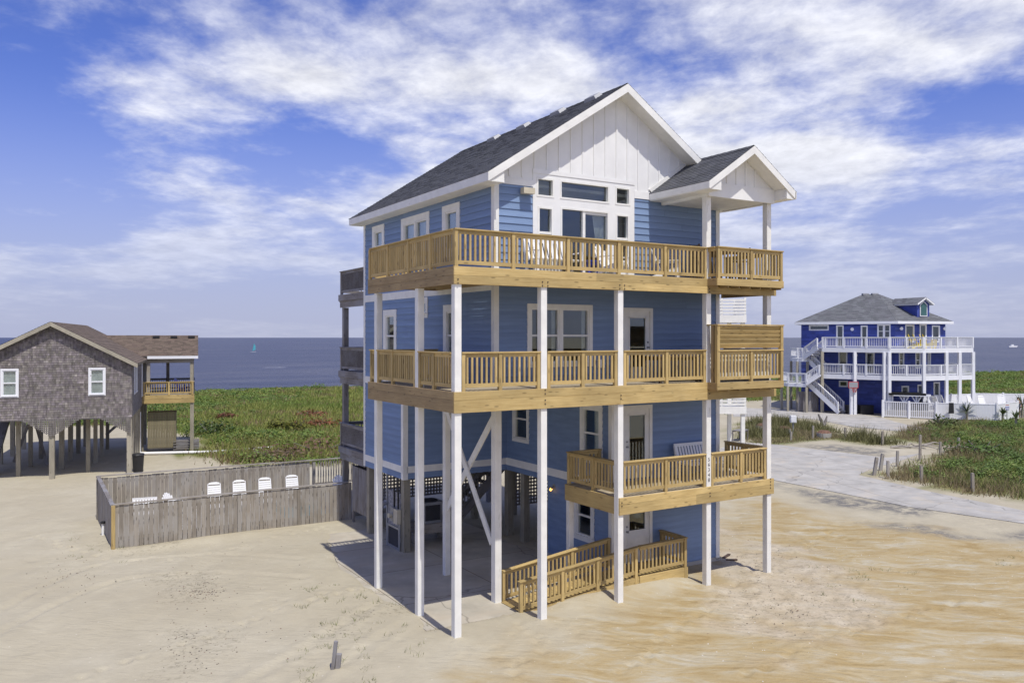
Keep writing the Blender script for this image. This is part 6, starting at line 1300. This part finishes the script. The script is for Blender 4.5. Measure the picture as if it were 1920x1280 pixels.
beam('counter', a + UP * 0.85 + FW * 0.1, b + UP * 0.85 + FW * 0.1, 0.5, 1.0, cobalt, pv)
for k, (px, dp, rz) in enumerate(((1750, 74.6, 40), (1762, 74.2, 100), (1778, 75.5, 70), (1806, 75.2, 60), (1828, 74.2, 30), (1847, 73.6, 5), (1880, 74.6, -20))):
    c = pd(px, dp); put(chaise, c.x, c.y, 0.62, R(rz - 30), 'white slatted lounge chair on the patio inside the white vinyl fence', 'loungers by the cobalt house pool')
sg_ = empty('fence_sign', pd(1888, 70.4), 'small white notice board with red and blue print beside the white vinyl fence', 'sign'); c = pd(1888, 70.2); beam('post', c, c + UP * 1.5, 0.05, 0.05, metal, sg_, FW)
bd = beam('board', c + UP * 0.85 - FW * 0.04, c + UP * 1.48 - FW * 0.04, 0.42, 0.02, whitep, sg_, FW)
for z0, mt_, w_ in ((1.36, redm, 0.30), (1.20, bluep, 0.34), (1.08, bluep, 0.34), (0.97, bluep, 0.28)): beam('print', c + UP * z0 - FW * 0.055 - RT * w_ / 2, c + UP * z0 - FW * 0.055 + RT * w_ / 2, 0.006, 0.045, mt_, bd)
tw = empty('hanging_towel', pd(1783, 70.6), 'black towel hung over the white vinyl fence', 'towel'); c = pd(1783, 70.55)
g_ = Geo()
for k in range(6): x0, x1 = -0.20 + k * 0.066, -0.20 + (k + 1) * 0.066; d0, d1 = 0.07 + 0.02 * (k % 2), 0.07 + 0.02 * ((k + 1) % 2); g_.extr([c + RT * x0 - FW * d0 + UP * 1.52, c + RT * x1 - FW * d1 + UP * 1.52, c + RT * x1 * 1.2 - FW * d1 + UP * 0.62, c + RT * x0 * 1.2 - FW * d0 + UP * 0.62], FW * 0.01)
g_.build('cloth', black, tw)
# person behind the fence
def person(c, ang):
    r = empty('person', c, 'dark-haired person in a grey sleeveless top behind the white vinyl fence', 'person')
    J = {'pel': (0, 0, .92), 'waist': (0, 0, 1.08), 'chest': (0.0, 0.02, 1.30), 'neck': (0, 0.04, 1.48), 'head0': (0, 0.06, 1.56), 'head1': (0, 0.08, 1.72), 'shL': (-.19, .02, 1.40), 'elL': (-.24, .06, 1.12), 'wrL': (-.20, .28, 1.00), 'haL': (-.17, .37, 1.0), 'shR': (.19, .02, 1.40), 'elR': (.24, .06, 1.12), 'wrR': (.20, .28, 1.00), 'haR': (.17, .37, 1.0),
         'hpL': (-.10, 0, .86), 'knL': (-.11, .04, .48), 'anL': (-.11, 0, .08), 'toL': (-.12, .15, .03), 'hpR': (.10, 0, .86), 'knR': (.11, .04, .48), 'anR': (.11, 0, .08), 'toR': (.12, .15, .03)}
    RD = {'pel': .15, 'waist': .13, 'chest': .16, 'neck': .055, 'head0': .085, 'head1': .10, 'shL': .065, 'elL': .045, 'wrL': .032, 'haL': .04, 'shR': .065, 'elR': .045, 'wrR': .032, 'haR': .04, 'hpL': .095, 'knL': .06, 'anL': .042, 'toL': .04, 'hpR': .095, 'knR': .06, 'anR': .042, 'toR': .04}
    E = [('pel', 'waist'), ('waist', 'chest'), ('chest', 'neck'), ('neck', 'head0'), ('head0', 'head1'), ('chest', 'shL'), ('shL', 'elL'), ('elL', 'wrL'), ('wrL', 'haL'), ('chest', 'shR'), ('shR', 'elR'), ('elR', 'wrR'), ('wrR', 'haR'), ('pel', 'hpL'), ('hpL', 'knL'), ('knL', 'anL'), ('anL', 'toL'), ('pel', 'hpR'), ('hpR', 'knR'), ('knR', 'anR'), ('anR', 'toR')]
    Mx = Matrix.Translation(c) @ Matrix.Rotation(ang, 4, 'Z')
    def skinned(name, ks, es, mt, grow):
        me = bpy.data.meshes.new(name); me.from_pydata([J[k] for k in ks], [(ks.index(a), ks.index(b)) for a, b in es], []); me.materials.append(mt); o = add(name, me, r, Mx)
        md = o.modifiers.new('skin', 'SKIN'); md.use_smooth_shade = True; sv_ = me.skin_vertices[0].data
        for i, k in enumerate(ks): sv_[i].radius = (RD[k] * grow,) * 2
        sv_[0].use_root = True; o.modifiers.new('sub', 'SUBSURF').levels = 1; o.modifiers['sub'].render_levels = 2; return o
    skinned('body', list(J), E, skin, 1.0)
    skinned('top', ['waist', 'pel', 'chest', 'shL', 'shR'], [('pel', 'waist'), ('waist', 'chest'), ('chest', 'shL'), ('chest', 'shR')], shirtm, 1.14)
    skinned('shorts', ['pel', 'hpL', 'hpR'], [('pel', 'hpL'), ('pel', 'hpR')], shortm, 1.2)
    g = Geo(); 
    for i in range(10):
        for j in range(5):
            f = lambda a, b: Mx @ Vector((0.112 * math.cos(a) * math.cos(b), 0.045 + 0.118 * math.sin(a) * math.cos(b), 1.69 + 0.118 * math.sin(b)))
            a0, a1, b0, b1 = i * math.pi / 5, (i + 1) * math.pi / 5, j * 0.36 - 0.25, (j + 1) * 0.36 - 0.25
            if math.sin((a0 + a1) / 2) > 0.5 and j < 2: continue
            g.poly([f(a0, b0), f(a1, b0), f(a1, b1), f(a0, b1)])
    g.build('hair', hairm, r)
person(pd(1909, 73.0, 0.02), R(120))
# sail on the sound, boat wake far out
c = pd(475, 420, -0.4); sf = empty('windsurfer_sail', c, 'small teal windsurf sail far out on the water', 'sail')
g_ = Geo(); g_.extr([c + UP * 0.5 - RT * 0.6, c + UP * 4.4 + RT * 0.3, c + UP * 3.0 + RT * 1.1, c + UP * 1.2 + RT * 1.2], FW * 0.05); g_.build('sail', tealm, sf); beam('board', c - RT * 1.3 + UP * 0.1, c + RT * 1.3 + UP * 0.1, 0.6, 0.12, whitep, sf); g_ = Geo(); g_.cyl(c - RT * 0.6, c + UP * 4.5 + RT * 0.3, 0.05, 0.02, n=6); g_.build('mast', black, sf)
c = pd(1900, 620, -0.4); bt = empty('motor_boat', c, 'tiny white boat far out on the water beyond the green shore', 'boat'); g_ = Geo()
g_.extr([c - RT * 3, c + RT * 2.6, c + RT * 3.6 + UP * 1.1, c - RT * 3.1 + UP * 0.9], FW * 1.8); g_.build('hull', whitep, bt); beam('cabin', c - RT * 1.2 + UP * 1.5 + FW * 0.9, c + RT * 0.6 + UP * 1.5 + FW * 0.9, 1.3, 1.1, whitep, bt)

# ------------------------------------------------------------------ marsh, scrub and grass
def cloud_mesh(name, V, C, k, M=None, parent=None):
    """many separate k-gons in one mesh with a colour each"""
    me = bpy.data.meshes.new(name); n = len(V) // k
    if M is not None: V = V - np.array(M.translation)
    fast_mesh(me, V, np.arange(n * k).reshape(n, k)); ca = me.color_attributes.new('Col', 'FLOAT_COLOR', 'CORNER')
    ca.data.foreach_set('color', np.repeat(np.concatenate([C, np.ones((n, 1))], 1), k, axis=0).astype(np.float32).ravel()); me.materials.append(leaf)
    return add(name, me, parent, M)
def leaves(ctr, rad, per, size, col, rg, var=0.35):
    n = len(ctr); N_ = n * per; c = np.repeat(ctr, per, 0); r = np.repeat(rad, per, 0); s = np.repeat(size, per); q = np.repeat(col, per, 0)
    d = rg.normal(size=(N_, 3)); d /= np.linalg.norm(d, axis=1, keepdims=True); d[:, 2] = np.abs(d[:, 2]) * 1.1 - 0.25
    lump = 1 + 0.28 * np.sin(d[:, :1] * 5 + c[:, :1] * 3) * np.cos(d[:, 1:2] * 6 + c[:, 1:2] * 2)
    p = c + d * r * (rg.uniform(0.55, 1.02, (N_, 1)) * lump); p[:, 2] = np.maximum(p[:, 2], c[:, 2] * 0 + 0.03)
    nrm = d * 0.6 + rg.normal(size=(N_, 3)) * 0.45 + np.array([0, 0, 0.9]); nrm /= np.linalg.norm(nrm, axis=1, keepdims=True)
    t = np.cross(nrm, rg.normal(size=(N_, 3))); t /= np.linalg.norm(t, axis=1, keepdims=True); b = np.cross(nrm, t)
    s = (s * rg.uniform(0.6, 1.35, N_))[:, None]; t = t * s; b = b * s * 0.55
    V = np.stack([p - t, p - b, p + t, p + b], 1).reshape(-1, 3); C = q * rg.uniform(1 - var, 1 + var, (N_, 1)) * np.array([1, 1, 1]) * (0.96 + 0.08 * rg.random((N_, 3))); return V, np.clip(C, 0, 1)
def blades(base, h, col, per, spread, width, rg, lean=0.35):
    n = len(base); N_ = n * per; c = np.repeat(base, per, 0); hh_ = np.repeat(h, per) * rg.uniform(0.6, 1.15, N_); a = rg.uniform(0, 6.283, N_); sp = np.repeat(spread, per)
    o = rg.normal(size=(N_, 2)) * sp[:, None] * 0.5; b0 = c.copy(); b0[:, :2] += o; w = np.repeat(width, per) * rg.uniform(0.7, 1.3, N_)
    dx = np.stack([np.cos(a) * w, np.sin(a) * w, np.zeros(N_)], 1); tip = b0 + np.stack([rg.normal(size=N_) * hh_ * lean + 0.1 * hh_, rg.normal(size=N_) * hh_ * lean, hh_], 1)
    V = np.stack([b0 - dx, b0 + dx, tip], 1).reshape(-1, 3); C = np.repeat(col, per, 0) * rg.uniform(0.7, 1.3, (N_, 1)); return V, np.clip(C, 0, 1)
rg = np.random.default_rng(11)
CG = np.array([[0.100, 0.160, 0.034], [0.145, 0.210, 0.040], [0.200, 0.215, 0.055], [0.085, 0.120, 0.042], [0.17, 0.15, 0.065], [0.13, 0.12, 0.07]])
def in_poly(n, lat, dep, poly, margin=0.0):
    x = CAM.x + RT.x * lat + FW.x * dep; y = CAM.y + RT.y * lat + FW.y * dep; return x, y, sdist(x, y, poly) < -margin
def keep_out(x, y):
    ok = np.ones(len(x), bool)
    a = (x - oL.x) * uL.x + (y - oL.y) * uL.y; b = (x - oL.x) * vL.x + (y - oL.y) * vL.y
    ok &= ~((a > -9.5) & (a < 4.2) & (b > -2) & (b < 15.5))
    lt, dp = latdep(x, y); ok &= ~((lt > 26) & (lt < 44) & (dp > 72) & (dp < 90)); ok &= ~((lt > 40) & (lt < 52) & (dp > 68) & (dp < 80)); return ok
n = 15000; dep = 44 + 190 * rg.random(n) ** 1.7; lat = dep * rg.uniform(-0.78, 0.80, n); x, y, ok = in_poly(n, lat, dep, GREEN1, 0.8); ok &= keep_out(x, y)
ok &= dep < (113 + (lat + 43) * 0.41 - 1)
x, y, dep, lat = x[ok], y[ok], dep[ok], lat[ok]
f1 = wav(x, y, 22, 3) + 0.5 * wav(x, y, 9, 21); f2 = wav(x, y, 30, 13); shr = f1 + 0.4 * rg.normal(size=len(x)) + 0.9 * sm(-18, -34, lat) + 1.1 * sm(28, 46, lat) + 0.8 * sm(-14, -4, dep - (113 + (lat + 43) * 0.41)) - 0.9 * sm(-30, -22, lat) * sm(30, 10, lat) * sm(58, 66, dep) > 0.35
xs, ys, ds = x[shr], y[shr], dep[shr]; m_ = len(xs); ci = np.clip(np.round(0.6 + 0.9 * wav(xs, ys, 13, 7) + 0.7 * rg.normal(size=m_)), 0, 3).astype(int)
hr = rg.uniform(0.25, 0.65, m_) * (0.55 + 1.15 * sm(-0.2, 0.9, wav(xs, ys, 7, 19))); rad = np.stack([rg.uniform(0.6, 1.3, m_), rg.uniform(0.6, 1.3, m_), hr], 1)
V, C = leaves(np.stack([xs, ys, gheight(xs, ys) + 0.1], 1), rad, 80, 0.06 + ds * 0.0006, CG[ci] * 1.12, rg, 0.22); o = cloud_mesh('marsh_shrubs', V, C, 4); o['kind'] = 'stuff'; tag(o, 'low green marsh shrubs spreading from the houses to the shore', 'shrubs')
xs, ys, ds = x[~shr], y[~shr], dep[~shr]; m_ = len(xs); k_ = wav(xs, ys, 16, 5) + 0.4 * rg.normal(size=m_)
colg = np.where((k_ > 0.75)[:, None], np.array([[0.25, 0.185, 0.10]]), np.where((k_ < -0.3)[:, None], np.array([[0.18, 0.245, 0.045]]), np.array([[0.27, 0.285, 0.07]])))
V, C = blades(np.stack([xs, ys, gheight(xs, ys)], 1), rg.uniform(0.3, 0.6, m_), colg, 40, np.full(m_, 1.4), 0.014 + ds * 0.0004, rg); o = cloud_mesh('marsh_grass', V, C, 3); o['kind'] = 'stuff'; tag(o, 'olive and straw marsh grass between the shrubs', 'grass')
# second grass layer: fill between everything
n = 16000; dep = 44 + 170 * rg.random(n) ** 1.5; lat = dep * rg.uniform(-0.78, 0.80, n); x, y, ok = in_poly(n, lat, dep, GREEN1, 0.2); ok &= keep_out(x, y) & (dep < (113 + (lat + 43) * 0.41 - 2)); x, y, dep = x[ok], y[ok], dep[ok]; m_ = len(x)
k_ = 0.25 + wav(x, y, 11, 15) + 0.5 * rg.normal(size=m_); near_ = sm(62, 50, dep) * (rg.random(m_) < 0.65)
colg = np.where((k_ > 0.8)[:, None], np.array([[0.24, 0.165, 0.095]]), np.array([[0.19, 0.235, 0.05]])); colg = colg * (1 - near_[:, None]) + np.array([[0.20, 0.145, 0.085]]) * near_[:, None]
V, C = blades(np.stack([x, y, gheight(x, y)], 1), rg.uniform(0.2, 0.45, m_), colg, 26, np.full(m_, 1.6), 0.014 + dep * 0.0004, rg); o = cloud_mesh('meadow_grass', V, C, 3); o['kind'] = 'stuff'; tag(o, 'short brown and green meadow grass behind the pool fence', 'grass')
# the verge bank and the strip by the septic rings
def fill(poly, n, seed):
    r_ = np.random.default_rng(seed); P_ = np.array([[p[0], p[1]] for p in poly]); lo, hi = P_.min(0), P_.max(0); x = r_.uniform(lo[0], hi[0], n); y = r_.uniform(lo[1], hi[1], n); d = sdist(x, y, poly); k = (d < -0.25) & keep_out(x, y); return x[k], y[k], d[k]
x, y, d = fill(GREEN2, 5200, 3); f = wav(x, y, 9, 8) + 0.4 * wav(x, y, 4, 1); m_ = len(x); big = (f + 0.3 * rg.normal(size=m_) + 0.6 * sm(-1, -5, d) > 0.55) & (d < -1.4)
xs, ys = x[big], y[big]; m_ = len(xs); ci = np.clip(np.round(0.7 + wav(xs, ys, 5, 2) + 0.5 * rg.normal(size=m_)), 0, 3).astype(int)
V, C = leaves(np.stack([xs, ys, gheight(xs, ys) + 0.05], 1), np.stack([rg.uniform(0.4, 0.85, m_), rg.uniform(0.4, 0.85, m_), rg.uniform(0.3, 0.75, m_)], 1), 130, np.full(m_, 0.065), CG[ci], rg, 0.3); o = cloud_mesh('bank_shrubs', V, C, 4); o['kind'] = 'stuff'; tag(o, 'dense green shrubs on the bank beside the concrete drive', 'shrubs')
xs, ys, dd = x[~big], y[~big], d[~big]; m_ = len(xs); colg = np.where((rg.random(m_) + 0.3 * (dd > -1.5) < 0.55)[:, None], np.array([[0.17, 0.185, 0.05]]), np.array([[0.24, 0.19, 0.10]]))
V, C = blades(np.stack([xs, ys, gheight(xs, ys)], 1), rg.uniform(0.18, 0.5, m_), colg, 26, np.full(m_, 0.75), np.full(m_, 0.02), rg); o = cloud_mesh('bank_grass', V, C, 3); o['kind'] = 'stuff'; tag(o, 'dry green and straw grass on the bank beside the drive', 'grass')
x, y, d = fill(GREEN3, 1500, 5); m_ = len(x); tall = wav(x, y, 6, 4) > 0.1
V, C = blades(np.stack([x, y, gheight(x, y)], 1), np.where(tall, rg.uniform(0.6, 1.15, m_), rg.uniform(0.1, 0.25, m_)) * sm(0, -1.2, d), np.where(tall[:, None], np.array([[0.17, 0.165, 0.065]]), np.array([[0.23, 0.19, 0.10]])), 24, np.full(m_, 0.7), np.full(m_, 0.025), rg); o = cloud_mesh('verge_grass', V, C, 3); o['kind'] = 'stuff'; tag(o, 'tufts of tall grass round the septic rings and utility box', 'grass')
sp_pts = [at(rg.uniform(a, b), rg.uniform(c, d_)) for a, b, c, d_ in ([(560, 700, 1090, 1280)] * 45 + [(120, 230, 990, 1060)] * 10 + [(1500, 1720, 1060, 1140)] * 16 + [(1870, 1918, 1030, 1060)] * 5 + [(700, 830, 1130, 1240)] * 12)]
pts = np.array([[p.x, p.y, 0] for p in sp_pts]); pts[:, 2] = gheight(pts[:, 0], pts[:, 1]); m_ = len(pts)
V, C = blades(pts, rg.uniform(0.05, 0.14, m_), np.tile([[0.16, 0.18, 0.06]], (m_, 1)), 9, np.full(m_, 0.16), np.full(m_, 0.006), rg, 0.7); o = cloud_mesh('sand_grass', V, C, 3); o['kind'] = 'stuff'; tag(o, 'tiny sparse grass blades poking out of the foreground sand', 'grass')
# shell and stone litter on the sand
def litter(name, n, regs, label, cols, s0, s1, seed):
    r_ = random.Random(seed); g = Geo()
    for i in range(n):
        a, b, c, d_ = r_.choice(regs); p = at(r_.gauss((a + b) / 2, (b - a) * 0.24), r_.gauss((c + d_) / 2, (d_ - c) * 0.24)); s = r_.uniform(s0, s1); z = float(gheight(np.array([p.x]), np.array([p.y]))[0]); p = Vector((p.x, p.y, z)); an = r_.uniform(0, 6.28); u = Vector((math.cos(an), math.sin(an), 0)) * s; v = Vector((-math.sin(an), math.cos(an), 0)) * s * r_.uniform(0.4, 0.9); t = p + UP * s * 0.5; c_ = r_.choice(cols)
        q = [p - u, p - v, p + u, p + v]
        for k in range(4): g.poly([q[k], q[(k + 1) % 4], t], c_)
    o = g.build(name, leaf); o['kind'] = 'stuff'; tag(o, label, 'litter')
litter('dark_shell_litter', 900, [(270, 450, 1060, 1140), (290, 450, 1160, 1265), (60, 200, 1030, 1120), (230, 640, 1000, 1280), (330, 430, 1095, 1125), (1350, 1640, 1010, 1180), (1350, 1480, 1010, 1090), (1380, 1560, 1090, 1190)], 'dark broken shells and twigs scattered over the sand', [(0.07, 0.06, 0.055), (0.12, 0.09, 0.07), (0.18, 0.10, 0.07)], 0.008, 0.032, 2)
litter('white_shell_litter', 160, [(1100, 1900, 1080, 1280), (1200, 1900, 980, 1100)], 'white shell chips scattered over the orange sand', [(0.7, 0.68, 0.64)], 0.01, 0.028, 3)
# single bushes that stand out
def bush(px, py, w, h, col, label, leafn=420, ls=0.13, dead=False):
    b = at(px, py); r = empty('bush', b, label, 'bush'); c = np.array([[b.x, b.y, 0.12]]); k = 5; r_ = np.random.default_rng(int(px))
    cs = c + np.concatenate([r_.uniform(-w * 0.35, w * 0.35, (k, 2)), r_.uniform(0, h * 0.15, (k, 1))], 1)
    V, C = leaves(cs, np.stack([r_.uniform(0.5, 0.75, k) * w, r_.uniform(0.5, 0.75, k) * w, r_.uniform(0.7, 1.0, k) * h], 1), leafn // k, np.full(k, ls), np.tile([col], (k, 1)), r_); cloud_mesh('crown', V, C, 4, Matrix.Translation(b), r)
    g = Geo()
    for i in range(5): a = i * 1.26; g.cyl(b - UP * 0.05, b + Vector((math.cos(a) * w * 0.4, math.sin(a) * w * 0.4, h * 0.7)), 0.03, 0.012, n=5)
    g.build('stems', gwood2, r)
bush(556, 808, 1.5, 1.1, (0.15, 0.15, 0.02), 'yellow-green rounded bush out in the marsh, the smaller of two'); bush(762, 838, 2.0, 1.0, (0.16, 0.15, 0.02), 'yellow-green bush hidden partly behind the blue house')
bush(605, 800, 2.6, 0.75, (0.20, 0.075, 0.03), 'rust-brown low bush in the marsh beside the rear deck'); bush(577, 783, 2.4, 0.8, (0.19, 0.075, 0.035), 'rust-brown bush farther out in the marsh'); bush(520, 806, 1.2, 1.0, (0.14, 0.145, 0.02), 'bright olive bush standing in the marsh grass before the rust-brown ones')
bush(425, 785, 1.2, 0.5, (0.15, 0.05, 0.03), 'small reddish bush in the marsh near the cottage porch'); bush(600, 846, 4.2, 0.75, (0.15, 0.08, 0.05), 'wide brown withered bush just behind the pool fence'); bush(520, 856, 3.6, 0.5, (0.15, 0.10, 0.06), 'low brown brush at the edge of the lawn behind the fence')
bush(395, 815, 2.2, 1.3, (0.055, 0.095, 0.018), 'dark green bush beside the cottage porch post'); bush(1840, 850, 2.6, 1.0, (0.075, 0.13, 0.02), 'bright green bush on the verge bank'); bush(1775, 800, 1.6, 0.8, (0.08, 0.105, 0.025), 'green bush below the white vinyl fence')
def yucca(px, py, h, label):
    b = at(px, py); r = empty('yucca_plant', b, label, 'plant'); g = Geo(); g.cyl(b - UP * 0.1, b + UP * h * 0.45, 0.11, 0.08, n=7); g.build('trunk', pilew, r); r_ = random.Random(int(px)); c = b + UP * h * 0.45
    g = Geo()
    for i in range(46):
        a = r_.uniform(0, 6.28); e = r_.uniform(-0.3, 1.4); L_ = h * r_.uniform(0.45, 0.62); d = Vector((math.cos(a) * math.cos(e), math.sin(a) * math.cos(e), math.sin(e))); s = d.cross(UP).normalized() * 0.04; m1 = c + d * L_ * 0.55; t = c + d * L_ - UP * 0.10; q = r_.uniform(0.7, 1.3); cc = (0.07 * q, 0.10 * q, 0.03 * q)
        g.poly([c - s * 0.5, c + s * 0.5, m1 + s, m1 - s], cc); g.poly([m1 - s, m1 + s, t], cc)
    g.build('leaves', leaf, r)
yucca(1813, 789, 1.9, 'spiky yucca in front of the solid white fence panel'); yucca(1880, 791, 1.4, 'small spiky yucca at the corner of the white fence'); yucca(1917, 783, 2.4, 'tall spiky yucca at the far end of the white fence'); yucca(1905, 800, 1.5, 'pale spiky yucca in the grass below the white fence'); yucca(1758, 798, 1.2, 'low spiky yucca beside the fence where pickets change to panels')
